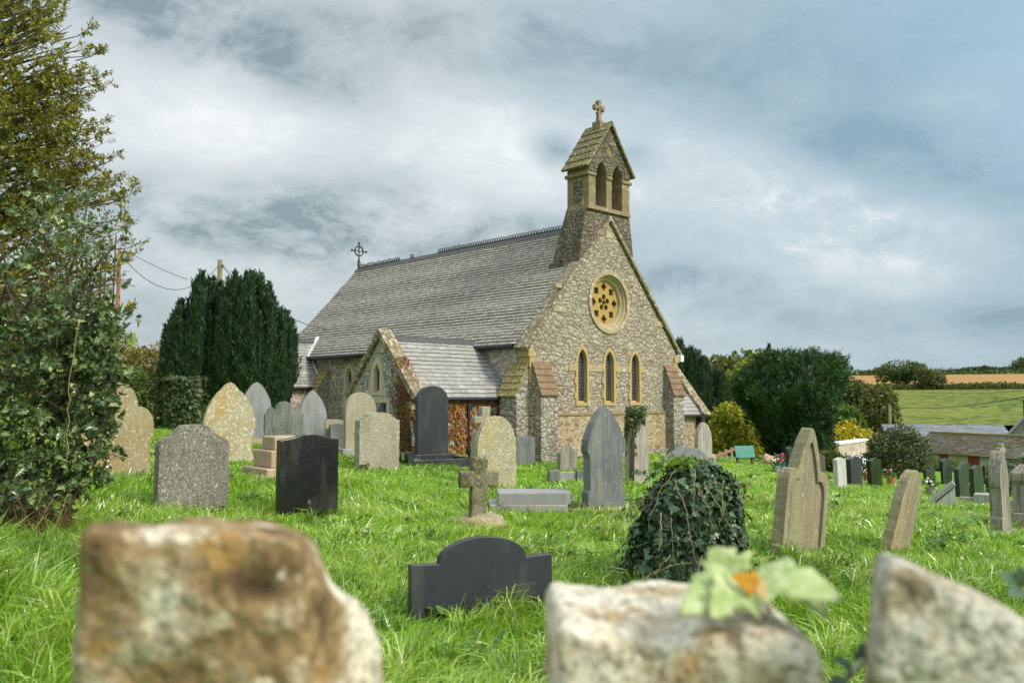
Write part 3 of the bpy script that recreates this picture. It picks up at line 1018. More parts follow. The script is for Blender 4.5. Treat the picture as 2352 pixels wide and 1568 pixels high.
# buttresses with tiled weatherings
def buttress(name_parent, u0, u1, v, proj, ztop, zlow, face, zb=-1.2, tile=TILE, plinth=True):
    """face 'y': stands against the gable; face 'x': against the side wall (u0,u1 run along y)"""
    T = (lambda a, d, z: (a, v - d, z)) if face == 'y' else (lambda a, d, z: (v - d, a, z))
    m = M()
    m.hexa([T(u0, proj, zb), T(u1, proj, zb), T(u1, -.05, zb), T(u0, -.05, zb)], [T(u0, proj, zlow), T(u1, proj, zlow), T(u1, -.05, zlow), T(u0, -.05, zlow)])
    m.hexa([T(u0 + .001, proj - .002, zlow), T(u1 - .001, proj - .002, zlow), T(u1 - .001, -.05, zlow), T(u0 + .001, -.05, zlow)],
           [T(u0 + .001, .012, ztop), T(u1 - .001, .012, ztop), T(u1 - .001, -.05, ztop), T(u0 + .001, -.05, ztop)])
    if plinth:
        m.hexa([T(u0 - .04, proj + .06, zb), T(u1 + .04, proj + .06, zb), T(u1 + .04, -.05, zb), T(u0 - .04, -.05, zb)],
               [T(u0 - .04, proj + .06, .12), T(u1 + .04, proj + .06, .12), T(u1 + .04, -.05, .12), T(u0 - .04, -.05, .12)])
    b = m.obj('buttress', BUTT, church)
    m = M()
    n = 5
    for i in range(n):
        f0, f1 = i / n, (i + 1) / n
        d0, z0 = proj * (1 - f0) + .012, zlow + (ztop - zlow) * f0
        d1, z1 = proj * (1 - f1) + .012, zlow + (ztop - zlow) * f1
        split = u0 + (u1 - u0) * random.choice([.4, .5, .6, 1])
        for a, c in ((u0 - .03, split), (split + .004, u1 + .03)):
            if c - a < .05:
                continue
            m.hexa([T(a, d0 + .035, z0), T(c, d0 + .035, z0), T(c, d1, z1), T(a, d1, z1)], [T(a, d0 + .05, z0 + .035), T(c, d0 + .05, z0 + .035), T(c, d1 + .02, z1 + .035), T(a, d1 + .02, z1 + .035)])
    m.obj('buttress_tiles', tile, b, bevel=.005)
    return b


buttress('', -.3, .3, 0, .34, 2.52, 1.66, 'y')
buttress('', 5.42, 5.97, 0, .34, 2.56, 1.66, 'y', -1.6)
buttress('', .05, .68, U0, .45, 2.5, 1.64, 'x', tile=TILEM)
buttress('', 9.55, 10.05, U0, .5, 2.5, 1.75, 'x', tile=TILEM, plinth=False)

# bellcote
bell = M()
BC = 2.83
q0, q1 = -.06, .74


def frus(m, a, za, b, zb):
    (x0, x1, y0, y1), (X0, X1, Y0, Y1) = a, b
    m.hexa([(x0, y0, za), (x1, y0, za), (x1, y1, za), (x0, y1, za)], [(X0, Y0, zb), (X1, Y0, zb), (X1, Y1, zb), (X0, Y1, zb)])


frus(bell, (1.56, 4.1, .03, 1.2), 5.2, (1.58, 4.08, .03, 1.14), 5.42)
frus(bell, (1.62, 4.04, .03, 1.06), 5.42, (1.74, 3.92, .03, .86), 6.3)
frus(bell, (1.74, 3.92, .03, .86), 6.3, (1.87, 3.79, .0, .76), 6.88)
bellcote = bell.obj('bellcote', BELLW, church)
m = M()
frus(m, (1.87, 3.77, q0 - .02, .78), 6.88, (1.91, 3.73, q0, .74), 7.0)
arches = [arch_loop(2.44, .235, 7.0, 7.8, 8.28), arch_loop(3.15, .235, 7.0, 7.8, 8.28)]
tre = foil(BC - .02, 8.66, .16, 3, math.pi / 2)
m.plate([[(1.91, 7.0), (3.73, 7.0), (3.73, 8.08), (BC, 9.32), (1.91, 8.08)]] + [[(x, max(z, 7.004)) for x, z in h][::-1] for h in arches], q0, q1)
m.obj('bell_stage', SANDB, bellcote)
m = M()
zb_ = 7.955
path = [(1.93, zb_)]
for cx_ in (2.44, 3.15):
    lp_ = [q for q in arch_loop(cx_, .25, 7.0, 7.8, 8.3, 12)[2:] if q[1] > zb_ + .01][::-1]
    path += [(lp_[0][0] - .003, zb_)] + lp_ + [(lp_[-1][0] + .003, zb_)]
path += [(3.71, zb_), (3.71, 8.1), (BC, 9.28), (1.93, 8.1)]
m.plate([path, tre[::-1]], q0 - .03, q0 + .002)
m.obj('gablet_facing', BELLW, bellcote)
for a, b in ((1.83, 2.21), (2.67, 2.92), (3.38, 3.81)):
    M().box(a, b, q0 - .045, q1 + .045, 7.82, 7.92).obj('string_moulding', SANDB, bellcote, bevel=.02)
for z0, z1, in ((7.12, 7.3), (7.31, 7.5), (7.51, 7.7)):
    M().box(1.885, 1.92, .18 + random.uniform(-.03, .03), .5, z0, z1).obj('side_stone', BELLW, bellcote, bevel=.015)
m = M()
rl = Vector((BC - 1.8, 9.53 - 8.02))
for sx in (-1, 1):
    n_ = 6
    for i in range(n_):
        p = Vector((1.8 if sx < 0 else 2 * BC - 1.8, 8.02)).lerp(Vector((BC, 9.42)), i / n_)
        q = Vector((1.8 if sx < 0 else 2 * BC - 1.8, 8.02)).lerp(Vector((BC, 9.42)), (i + 1) / n_)
        nn = Vector((-rl.y, rl.x)).normalized() if sx < 0 else Vector((rl.y, rl.x)).normalized()
        ys = [q0 - .1, .22 + .1 * random.random(), .5 + .1 * random.random(), q1 + .1]
        for a, b in zip(ys, ys[1:]):
            lo1, lo2, h1, h2 = p, q, p + nn * .085, q + nn * .06
            if i == n_ - 1:
                lo2, h2 = Vector((BC, 9.42)), Vector((BC, 9.52))
            m.hexa([(lo1.x, a, lo1.y), (lo2.x, a, lo2.y), (lo2.x, b - .006, lo2.y), (lo1.x, b - .006, lo1.y)],
                   [(h1.x, a, h1.y), (h2.x, a, h2.y), (h2.x, b - .006, h2.y), (h1.x, b - .006, h1.y)])
m.obj('bellcote_roof', BELLROOF, bellcote, bevel=.01)
m = M()
cy = .33
m.box(BC - .13, BC + .13, cy - .15, cy + .15, 9.38, 9.6)
m.hexa([(BC - .075, cy - .06, 9.6), (BC + .075, cy - .06, 9.6), (BC + .075, cy + .06, 9.6), (BC - .075, cy + .06, 9.6)],
       [(BC - .055, cy - .05, 9.85), (BC + .055, cy - .05, 9.85), (BC + .055, cy + .05, 9.85), (BC - .055, cy + .05, 9.85)])


def cross_arm(m, cx, cz, ang, L, w0, w1):
    c, s = math.cos(ang), math.sin(ang)
    T = lambda a, b: (cx + a * c - b * s, cz + a * s + b * c)
    lp = [T(0, -w0), T(L * .45, -w0 * .8), T(L * .62, -w1), T(L * .8, -w1 * .9), T(L, -w0 * .7), T(L * .92, 0), T(L, w0 * .7), T(L * .8, w1 * .9), T(L * .62, w1), T(L * .45, w0 * .8), T(0, w0)]
    m.plate([lp], cy - .05, cy + .05)


for k in range(4):
    cross_arm(m, BC, 10.02, k * math.pi / 2, .24 if k != 3 else .22, .05, .1)
m.obj('stone_cross', SANDB, bellcote, bevel=.01)
for c in (2.44, 3.15):
    m = M()
    m.lathe([(0, .3), (.05, .3), (.075, .24), (.085, .12), (.12, .04), (.15, 0), (.13, 0), (.1, .06), (0, .08)], (c - .02, .34, 7.22), 16)
    m.tube([(c - .02, .34, 7.52), (c - .02, .34, 7.66)], .03, 6)
    b = m.obj('bell', m_flat('bell_metal', (.03, .03, .03), .45, .6) if c < 3 else bpy.data.materials['bell_metal'], bellcote, smooth=True)
    m = M()
    m.box(c - .24, c + .2, .29, .39, 7.62, 7.72)
    m.tube([(c + .09, .34, 7.0), (c + .09, .34, 7.95)], .025, 6)
    m.obj('headstock', IRON, b)

# gutters and pipes of the nave
m = M()
gx = U0 - .22
m.tube([(gx, .4, EAVE - .05), (gx, .9, EAVE - .052), (gx, 6, EAVE - .05), (gx, NL, EAVE - .06)], .055, 8)
m.obj('gutter', GUTTER, church)
m = M()
m.box(gx + .05, U0, .4, NL, EAVE - .13, EAVE - .06)
m.obj('eaves_board', GUTTER, church)


def small_wing(name, uc0, uc1, vc, hw, eave, ridge, wallmat, roofmat, side=-1, rows=18, wid=.22, gable_coping=True, cop=COPING):
    """gabled projection: ridge along x from uc0 (gable end) to uc1 (buried in the nave), centred on y = vc"""
    m = M()
    v0, v1 = vc - hw, vc + hw
    zt = eave + .08
    g0 = min(uc0, uc1) if side < 0 else max(uc0, uc1)
    inner = uc1
    th = .35 * (-side)
    holes = []
    if name == 'porch':
        holes = [arch_loop(vc + .12, .145, 1.74, 2.2, 2.5)[::-1], [(vc - .3, .55), (vc - .3, 1.5), (vc - .08, 1.5), (vc - .08, .55)]]
    m.plate([[(v0, -1.2), (v1, -1.2), (v1, zt), (vc, ridge - .05), (v0, zt)]] + holes, g0, g0 + th, 'x')
    w_ = m.obj(name, wallmat, church)
    a, b = (g0 + th, inner) if side < 0 else (inner, g0 + th)
    for (p, q) in ((v0, v0 + .3), (v1 - .3, v1)):
        m = M()
        m.box(a, b, p, q, -1.2, zt)
        m.obj('wing_wall', wallmat if name != 'porch' else SIDE, w_)
    over = .14
    slope = (ridge - zt) / hw
    for s in (-1, 1):
        m = M()
        o = Vector((g0 + (.12 if side < 0 else -.12), vc + s * (hw + over), ridge - slope * (hw + over) + .02))
        up = Vector((0, -s * (hw + over), slope * (hw + over)))
        al = Vector((1 if side < 0 else -1, 0, 0))
        slates(m, o, al, up, abs(inner - g0) - .12, up.length, rows, wid)
        m.obj('wing_roof', roofmat, w_, fix=False)
        m = M()
        gy = vc + s * (hw + over + .03)
        m.tube([(g0 - side * .1, gy, o.z - .03), (U0 - .0 if side < 0 else U1, gy, o.z - .035)], .05, 8)
        m.obj('gutter', GUTTER, w_)
    m = M()
    xa, xb = (g0 + .1, inner) if side < 0 else (inner, g0 - .1)
    for s in (-1, 1):
        m.hexa([(xa, vc, ridge + .01), (xb, vc, ridge + .01), (xb, vc + s * .12, ridge - .12), (xa, vc + s * .12, ridge - .12)],
               [(xa, vc, ridge + .06), (xb, vc, ridge + .06), (xb, vc + s * .15, ridge - .1), (xa, vc + s * .15, ridge - .1)])
    m.obj('ridge_tiles', RIDGE, w_)
    if gable_coping:
        m = M()
        for s in (-1, 1):
            a_ = Vector((vc + s * (hw + .2), ridge - slope * (hw + .2) + .02))
            b_ = Vector((vc, ridge + .03))
            d = (b_ - a_).normalized()
            nn = Vector((-d.y, d.x)) if s < 0 else Vector((d.y, -d.x))
            n_ = 4
            for i in range(n_):
                p, q = a_.lerp(b_, i / n_), a_.lerp(b_, (i + 1) / n_ - (.004 if i < n_ - 1 else 0))
                l1, l2, h1, h2 = p - nn * .02, q - nn * .02, p + nn * .13, q + nn * .13
                if i == n_ - 1:
                    l2, h2 = Vector((vc, b_.y - .03)), Vector((vc, b_.y + .18))
                x0, x1 = (g0 - .09, g0 + .3) if side < 0 else (g0 - .3, g0 + .09)
                m.hexa([(x0, l1.x, l1.y), (x0, l2.x, l2.y), (x1, l2.x, l2.y), (x1, l1.x, l1.y)], [(x0, h1.x, h1.y), (x0, h2.x, h2.y), (x1, h2.x, h2.y), (x1, h1.x, h1.y)])
        m.obj('gable_coping', cop, w_, bevel=.012)
        for s in (-1, 1):
            ya, yb = sorted((vc + s * (hw - .16), vc + s * (hw + .08)))
            x0, x1 = (g0 - .03, g0 + .3) if side < 0 else (g0 - .3, g0 + .03)
            M().box(x0, x1, ya, yb, ridge - slope * (hw + .2) - .2, ridge - slope * (hw + .2) + .0).obj('kneeler', SANDP, w_, bevel=.01)
    return w_


PG = -3.52
porch = small_wing('porch', PG, -.05, 2.1, 1.25, 1.68, 3.14, PORCHW, SLATE2, -1, 15, .26)
SANDW = m_dressed('cream_sandstone', (.5, .43, .28), (.44, .38, .26), (.3, .25, .17), 2.6, (.58, .55, .46), .2)
lancet(porch, 2.22, .125, 1.7, 2.2, 2.46, SANDW, axis='x', base=PG, depth=.1, frame=.125)
for k_, (a, b, c, d) in enumerate(((2.0, 2.42, 1.5, 1.66), (2.44, 2.62, 1.66, 1.84), (1.82, 1.98, 1.64, 1.86))):
    M().box(PG - .025, PG + .1, a, b, c, d).obj('dressed_block', SANDW, porch, bevel=.008)
m = M()
yc = 2.1
m.plate([[(yc - .42, .5), (yc + .04, .5), (yc + .04, 1.62), (yc - .42, 1.62)], [(yc - .3, .58), (yc - .3, 1.5), (yc - .08, 1.5), (yc - .08, .58)]], PG - .03, PG + .06, 'x')
sw = m.obj('side_window', SANDW, porch, bevel=.006)
m = M()
m.plate([[(yc - .31, .56), (yc - .07, .56), (yc - .07, 1.52), (yc - .31, 1.52)]], PG + .14, PG + .15, 'x')
m.obj('pane', GLASS, sw)
for a, b, c, d in ((yc + .72, yc + 1.1, 1.72, 1.95), (yc - .16, yc + .16, 2.74, 2.92), (yc + .3, yc + .62, 1.6, 1.74), (yc - .85, yc - .55, 1.95, 2.2), (yc + .36, yc + .58, 2.3, 2.52)):
    M().box(PG - .022, PG + .1, a, b, c, d).obj('dressed_block', SANDP, porch, bevel=.01)
m = M()
m.tube([(-1.75, .80, 1.5), (-1.75, .8, -.6)], .045, 8)
m.box(-1.82, -1.68, .72, .86, 1.3, 1.5)
m.box(-1.81, -1.69, .74, .86, .6, .66)
m.obj('downpipe', GUTTER, porch)
m = M()
m.hexa([(U0 - .02, .62, 1.62), (U0 - .02, .74, 1.6), (U0 - .02, 2.1, 3.12), (U0 - .02, 2.0, 3.2)], [(U0 - .05, .62, 1.62), (U0 - .05, .74, 1.6), (U0 - .05, 2.1, 3.12), (U0 - .05, 2.0, 3.2)])
m.obj('lead_flashing', LEAD, porch)
vestry = small_wing('vestry', -1.85, -.05, 11.1, 1.05, 2.06, 3.62, SIDE, SLATE2, -1, 16, .24)
nz_ = lambda u: EAVE - .02 + (u - U0 + .2) * (RIDGEZ - EAVE + .02) / (UC - U0 + .2)
m = M()
m.hexa([(.12, 11.2, nz_(.12) + .02), (-.58, 10.72, nz_(-.58) + .02), (-.58, 10.5, nz_(-.58) + .02), (.12, 10.98, nz_(.12) + .02)], [(.12, 11.2, nz_(.12) + .06), (-.58, 10.72, nz_(-.58) + .06), (-.58, 10.5, nz_(-.58) + .06), (.12, 10.98, nz_(.12) + .06)])
m.tube([(U0 - .06, 10.62, 2.98), (U0 - .06, 9.93, 2.04)], .035, 6)
m.obj('lead_flashing', WHITEP, vestry)
m = M()
m.tube([(-1.6, 9.95, 2.0), (-1.6, 9.99, -.6)], .05, 8)
m.box(-1.68, -1.52, 9.9, 10.04, 1.6, 1.9)
m.obj('downpipe', GUTTER, vestry)
trans = small_wing('north_wing', 8.6, 5.9, 2.55, 1.8, 1.12, 3.4, PLINTH, SLATE2, 1, 20, .22)
m = M()
m.tube([(8.3, .62, 1.05), (8.3, .66, -1.6)], .07, 8)
m.box(8.2, 8.42, .52, .72, .75, 1.02)
m.obj('downpipe', GUTTER, trans)
m = M()
m.box(6.15, 6.3, -.12, .05, 2.72, 2.92)
m.tube([(6.06, -.02, 2.9), (6.22, -.04, 2.95)], .02, 6)
m.obj('wall_lamp', WHITEP, church, bevel=.02)

# ------------------------------------------------------------------ monument stones
S_GRANITE = m_granite('grey_granite', (.21, .195, .155), (.6, .57, .5), (.085, .078, .06), 46, bump=1.2)
S_GRANITE2 = m_granite('buff_granite', (.33, .3, .22), (.6, .57, .46), (.14, .125, .09), 48, bump=1.0)
S_BLACK = m_polished('black_granite', (.006, .006, .007), (.09, .09, .09), .14, .35)
S_DSLATE = m_polished('dark_slate', (.018, .021, .026), (.03, .033, .038), .3, .35)
S_SLATE = m_stone('grey_slate', (.115, .125, .13), (.18, .19, .19), (.38, .37, .32), .3, 34, (.075, .08, .075), .5, (.24, .235, .19), .5, .6, .3, .15)
S_LSLATE = m_stone('light_slate', (.22, .235, .24), (.3, .31, .31), (.42, .42, .37), .3, 30, (.15, .16, .15), .55, (.29, .28, .22), .45, .65, .3, .12)
S_GSLATE = m_stone('green_grey_slate', (.13, .145, .125), (.21, .22, .19), (.4, .4, .33), .35, 34, (.065, .07, .055), .7, (.1, .1, .07), .3, .65, .3, .15)
S_LICHEN = m_stone('lichened_sandstone', (.36, .3, .165), (.44, .39, .25), (.64, .61, .5), .62, 24, (.25, .19, .1), .2, (.44, .27, .08), .6, bump=.6)
S_OCHRE = m_stone('ochre_sandstone', (.3, .235, .115), (.37, .315, .18), (.52, .5, .38), .5, 22, (.17, .12, .06), .2, (.4, .22, .06), .6)
S_CREAM = m_stone('cream_limestone', (.4, .36, .26), (.33, .29, .2), (.16, .15, .11), .4, 34, (.24, .21, .14), .5)
S_SPECK = m_stone('speckled_lichen_stone', (.36, .31, .19), (.29, .25, .15), (.6, .57, .44), .72, 44, None, 0, (.4, .3, .09), .6)
S_WHITE = m_stone('pale_marble', (.55, .53, .48), (.45, .43, .38), (.25, .24, .2), .1, 18, (.3, .28, .25), .5)
S_STREAK = m_stone('streaked_stone', (.34, .31, .25), (.27, .24, .19), (.6, .58, .5), .1, 14, (.1, .085, .07), .75)
S_PURP = m_stone('pinkish_streaked_stone', (.36, .31, .27), (.42, .38, .33), None, 0, 14, (.19, .155, .13), .6)
S_OLD = m_stone('mossy_old_sandstone', (.33, .29, .17), (.27, .23, .15), (.52, .5, .37), .3, 16, (.2, .15, .1), .5, (.27, .27, .13), .6)
S_LEAN = m_stone('brown_lichen_stone', (.27, .23, .14), (.32, .28, .18), (.5, .47, .34), .45, 36, (.15, .105, .055), .45, (.36, .27, .1), .4)
S_MOSSX = m_stone('mossy_cross_stone', (.24, .21, .13), (.18, .155, .095), (.5, .47, .37), .45, 30, None, 0, None, 0, moss=(.075, .075, .02))
S_PINK = m_stone('pink_pedestal_stone', (.48, .34, .23), (.42, .32, .22), (.65, .6, .5), .4, 12, (.3, .2, .12), .4)
S_KERB = m_stone('grey_kerb_stone', (.3, .29, .26), (.38, .37, .33), (.55, .53, .45), .4, 14, (.2, .19, .16), .4)
S_GRAVE = m_polished('dark_green_granite', (.018, .026, .022), (.05, .06, .055), .25, .4)
S_BROWNG = m_polished('brown_granite', (.06, .045, .033), (.11, .09, .07), .35, .4)


def prof_round(k=1.0, n=10, zs=None):
    """half profile: arc from the crown to the springing; k = fraction of height taken by the arc"""
    return [(math.sin(math.pi / 2 * i / n), 1 - k * (1 - math.cos(math.pi / 2 * i / n))) for i in range(n + 1)] + [(1, 0)]


PR = {
    'ogee': [(0, 1), (.15, .998), (.3, .988), (.42, .965), (.5, .93), (.56, .895), (.62, .87), (.72, .855), (.84, .84), (.93, .815), (.985, .77), (1, .72), (1, 0)],
    'peak': [(0, 1), (.15, .996), (.3, .985), (.5, .962), (.7, .945), (1, .93), (1, 0)],
    'bulge': [(0, 1), (.15, .972), (.3, .925), (.5, .85), (.7, .76), (.86, .665), (.96, .57), (1, .49), (.985, .43), (.93, .37), (.885, .31), (.87, .2), (.88, .1), (.93, .06), (1, .035), (1, 0)],
    'gothic': [(0, 1), (.12, .985), (.28, .95), (.48, .89), (.66, .815), (.82, .725), (.93, .63), (.985, .54), (1, .46), (1, 0)],
    'gothic_shoulder': [(0, 1), (.12, .985), (.28, .95), (.48, .89), (.66, .82), (.82, .74), (.94, .65), (1, .57), (1, .52), (.97, .505), (.86, .495), (.84, .47), (.84, 0)],
    'gothic_foot': [(0, 1), (.12, .985), (.28, .95), (.48, .89), (.66, .825), (.82, .75), (.93, .68), (.99, .62), (1, .57), (.985, .555), (.93, .545), (.9, .53), (.9, .515), (.88, .5), (.88, .19), (.92, .175), (.98, .16), (1, .14), (1, 0)],
    'three_lobe': [(0, 1), (.15, .99), (.28, .965), (.38, .925), (.44, .875), (.46, .82), (.52, .83), (.58, .868), (.66, .888), (.74, .875), (.82, .835), (.86, .78), (.9, .755), (.98, .74), (1, .72), (1, 0)],
    'two_step': [(0, 1), (.2, .995), (.4, .98), (.55, .955), (.62, .925), (.66, .905), (.78, .9), (.84, .87), (1, .865), (1, 0)],
    'pent': [(0, 1), (.25, .93), (.5, .85), (.8, .74), (1, .68), (.98, .6), (.96, .4), (.97, 0)],
    'trefoil': [(0, 1), (.08, .98), (.18, .935), (.29, .87), (.39, .8), (.47, .735), (.53, .675), (.56, .645), (.62, .655), (.72, .66), (.83, .645), (.92, .61), (.98, .565), (1, .51), (1, 0)],
    'round_trefoil': [(0, 1), (.13, .99), (.27, .96), (.4, .905), (.49, .835), (.53, .77), (.54, .725), (.62, .735), (.73, .725), (.85, .685), (.94, .625), (.99, .56), (1, .5), (.985, .45), (.93, .41), (.91, .39), (.91, 0)],
    'shoulder_arc': [(0, 1)] + [(.62 * math.sin(math.pi / 2 * i / 10), .69 + .31 * math.cos(math.pi / 2 * i / 10)) for i in range(1, 11)] + [(1, .71), (1, 0)],
    'round': prof_round(.3), 'dome': prof_round(.42), 'half': prof_round(.22), 'block': [(0, 1), (.6, .985), (.93, .95), (1, .9), (1, 0)],
    'saddle': [(0, 1), (.3, .97), (.6, .94), (.9, .92), (1, .915), (1, 0)],
}


def outline(prof, w, h, foot=.25):
    r = [(x * w / 2, z * h) for x, z in prof]
    r[-1] = (r[-1][0], -foot)
    return [(-x, z) for x, z in r[1:][::-1]][::1] + r if False else [(x, z) for x, z in r[::-1]] + [(-x, z) for x, z in r[1:]]


def stone(name, label, prof, xl, xr, yt, yb, thick, mat, yaw=44, tilt=0.0, lean=0.0, cat='headstone', group='headstones in the churchyard', bevel=.008, base=None, rim=False, dy=0.0, inner=None):
    """headstone measured in the picture: side limits, crown and foot; turned by yaw about its own foot"""
    p = gp((xl + xr) / 2, yb + dy)
    az = math.atan2(p.x, p.y)
    rel = R(yaw) + az
    d = p.y
    wpx = (xr - xl) * d / F
    h = (yb - yt) * d / F
    if base:
        h = h - base[0]
    wd = max(.12, (wpx * math.cos(az) - thick * abs(math.sin(rel))) / max(.2, math.cos(rel)))
    ang = R(yaw)
    z0 = base[0] if base else 0
    root_needed = bool(base or rim or inner)
    lp = outline(PR[prof], wd, h, .25 if not base else 0.0)
    if mat not in (S_BLACK, S_DSLATE, S_GRAVE, S_BROWNG):   # worn, slightly chipped edge
        amp = .007 if mat in (S_GRANITE2, S_OLD, S_LICHEN, S_SPECK, S_LEAN, S_OCHRE, S_PURP) else .0035
        q = []
        for (ax_, az_), (bx_, bz_) in zip(lp, lp[1:] + lp[:1]):
            k_ = max(1, int(math.hypot(bx_ - ax_, bz_ - az_) / .035))
            q += [(ax_ + (bx_ - ax_) * i / k_, az_ + (bz_ - az_) * i / k_) for i in range(k_)]
        lp = []
        for x_, z_ in q:
            n_ = Vector((x_ * 9 + p.x, z_ * 9, p.y))
            lp.append((x_ + amp * 1.6 * mnoise.noise(n_) + amp * mnoise.noise(n_ * 3.1), z_ + amp * 1.6 * mnoise.noise(n_ + Vector((7, 0, 0))) + (amp if z_ > 0 else 0) * mnoise.noise(n_ * 3.1 + Vector((7, 0, 0)))))
    m = M()
    m.plate([lp], -thick / 2, thick / 2)
    rot = dict(rz=ang, rx=R(tilt), ry=R(lean))
    loc = (p.x, p.y, p.z - .0)
    if not root_needed:
        o = m.obj(name, mat, bevel=bevel)
        o.location = loc
        o.rotation_euler = (rot['rx'], rot['ry'], rot['rz'])
        return tag(o, label, cat, group)
    t = thing(name, label, cat, loc, ang, group, rot['rx'], rot['ry'])
    o = m.obj('slab', mat, t, bevel=bevel, loc=(0, 0, z0))
    if rim:
        r = M()
        big = outline(PR[prof], wd, h, .2)
        small = [(x * .8, z * .9 - .02) for x, z in outline(PR[prof], wd, h, .25)]
        r.plate([big, small[::-1]], -thick / 2 - rim, -thick / 2 + .004)
        r.obj('raised_border', mat, t, bevel=.006, loc=(0, 0, z0))
    if rim:
        fl = M()
        edge = [(-.02 + .012 * math.sin(k * 2.3) - .05 * (k / 9), h * (.82 - .085 * k)) for k in range(10)]
        fl.plate([[(-wd * .38, -.1)] + [(x, z) for x, z in edge[::-1]] + [(-wd * .1, h * .84), (-wd * .24, h * .62), (-wd * .38, h * .56)]], -thick / 2 - .02, -thick / 2 + .004)
        fl.obj('flaking_layer', mat, t, bevel=.006)
    if base:
        b = M()
        bh, bw, bt = base[:3]
        b.box(-wd / 2 - bw, wd / 2 + bw, -thick / 2 - bt, thick / 2 + bt, -.25, bh)
        b.obj('base', base[3] if len(base) > 3 else mat, t, bevel=.01)
    return t


G1 = 'old headstones in front of the church'
stone('headstone', 'tall ochre stained stone with round crown and side lobes, half hidden by the holly', 'round_trefoil', 178, 352, 878, 1092, .16, S_OCHRE, 36, group=G1, bevel=.02)
stone('headstone', 'speckled grey granite stone with curved crest and rounded shoulders, beside the holly', 'ogee', 354, 525, 977, 1172, .16, S_GRANITE, 40, group=G1, bevel=.025)
stone('headstone', 'broad pointed yellow stone blotched with white lichen, behind the speckled granite stone', 'bulge', 463, 586, 880, 1058, .13, S_LICHEN, 34, group=G1, bevel=.015)
stone('headstone', 'pale pointed slate stone just behind the yellow lichened stone', 'gothic_shoulder', 551, 622, 878, 1020, .09, S_LSLATE, 36, group=G1, base=(.12, .07, .06, S_LICHEN))
stone('headstone', 'green grey slate stone with a round middle and two small side lobes', 'three_lobe', 605, 696, 922, 1036, .09, S_GSLATE, 30, group=G1)
stone('headstone', 'pale grey pointed slate stone with shoulders, behind the three lobed stone', 'gothic_shoulder', 682, 750, 898, 1030, .09, S_LSLATE, 36, group=G1)
stone('headstone', 'low speckled granite stone behind the little dark slate stone', 'block', 742, 789, 963, 1030, .12, S_GRANITE2, 40, group=G1, bevel=.02)
stone('headstone', 'little dark slate stone with curved top before the speckled low one', 'peak', 755, 790, 972, 1032, .08, S_SLATE, 40, group=G1)
stone('headstone', 'tall cream stone with rounded top on a pale block base', 'round', 788, 863, 902, 1050, .13, S_CREAM, 36, group=G1, bevel=.015, base=(.2, .1, .1, S_KERB))
stone('headstone', 'grey slate stone with pointed top showing between cream stone and buff granite stone', 'gothic', 858, 903, 914, 1034, .08, S_SLATE, 36, group=G1)
stone('headstone', 'thick buff granite stone with rough sides and stepped top', 'two_step', 814, 917, 947, 1076, .2, S_GRANITE2, 38, group=G1, bevel=.02)
stone('headstone', 'tall dark slate stone with rounded top on a dark base before the porch', 'half', 953, 1029, 887, 1058, .13, S_DSLATE, 36, group=G1, bevel=.012, base=(.16, .12, .1, S_DSLATE))
stone('headstone', 'round topped stone mottled with yellow and white lichen behind the mossy cross', 'dome', 1090, 1186, 957, 1118, .12, S_SPECK, 34, group=G1, bevel=.02)
stone('headstone', 'small dark slate stone with flat curved top before the left corner buttress', 'peak', 1183, 1229, 1001, 1066, .07, S_SLATE, 38, group=G1)
stone('headstone', 'small gabled dark streaked stone standing before the gable wall', 'pent', 1279, 1327, 1020, 1080, .1, S_STREAK, 30, group=G1, bevel=.015)
stone('headstone', 'tall grey slate stone with pointed head and moulded edges on a mossy kerb', 'gothic_foot', 1336, 1437, 938, 1174, .15, S_SLATE, 38, group=G1, base=(.06, .16, .12, S_LICHEN), bevel=.012)
stone('headstone', 'tall streaked round headed stone with ivy climbing its left side', 'dome', 1436, 1490, 950, 1108, .13, S_PURP, 36, group=G1, bevel=.02)
stone('headstone', 'streaked brown stone with pointed head by the right corner of the church', 'gothic', 1596, 1636, 970, 1056, .13, S_PURP, 38, group=G1, base=(.14, .08, .08, S_PINK), bevel=.015)
stone('headstone', 'large weathered pointed stone with side lobes, split down its face', 'trefoil', 1772, 1888, 985, 1266, .12, S_OLD, 31, 0, 8.5, group=G1, rim=.03, bevel=.02)
stone('headstone', 'leaning lichened stone with rounded top standing alone on the right', 'dome', 2024, 2086, 1074, 1260, .12, S_LEAN, 34, 3, 21, group=G1, bevel=.025)
stone('headstone', 'slender grey streaked stone with pointed head near the right edge', 'gothic_foot', 2276, 2324, 1037, 1226, .15, S_STREAK, 44, 0, -3, group=G1, base=(.06, .04, .04, S_STREAK), bevel=.015)
# low dark slab in front
stone('headstone', 'low wide dark slate stone with arched middle and flat shoulders in long grass', 'shoulder_arc', 946, 1272, 1237, 1408, .08, S_DSLATE, 24, -3, 0, group=G1, bevel=.006)

# black polished stone with a small maker's mark
t = stone('headstone', 'black polished granite stone with gently arched top, nearest the middle left', 'peak', 634, 776, 999, 1182, .13, S_BLACK, 36, group=G1, bevel=.006, inner=True)
m = M()
for k in range(4):
    m.box(-.02, .02 - .008 * (k % 2), -.068, -.0655, .135 + k * .012, .14 + k * .012)
m.obj('inscription', m_flat('pale_lettering', (.16, .17, .16), .6), t, fix=False)

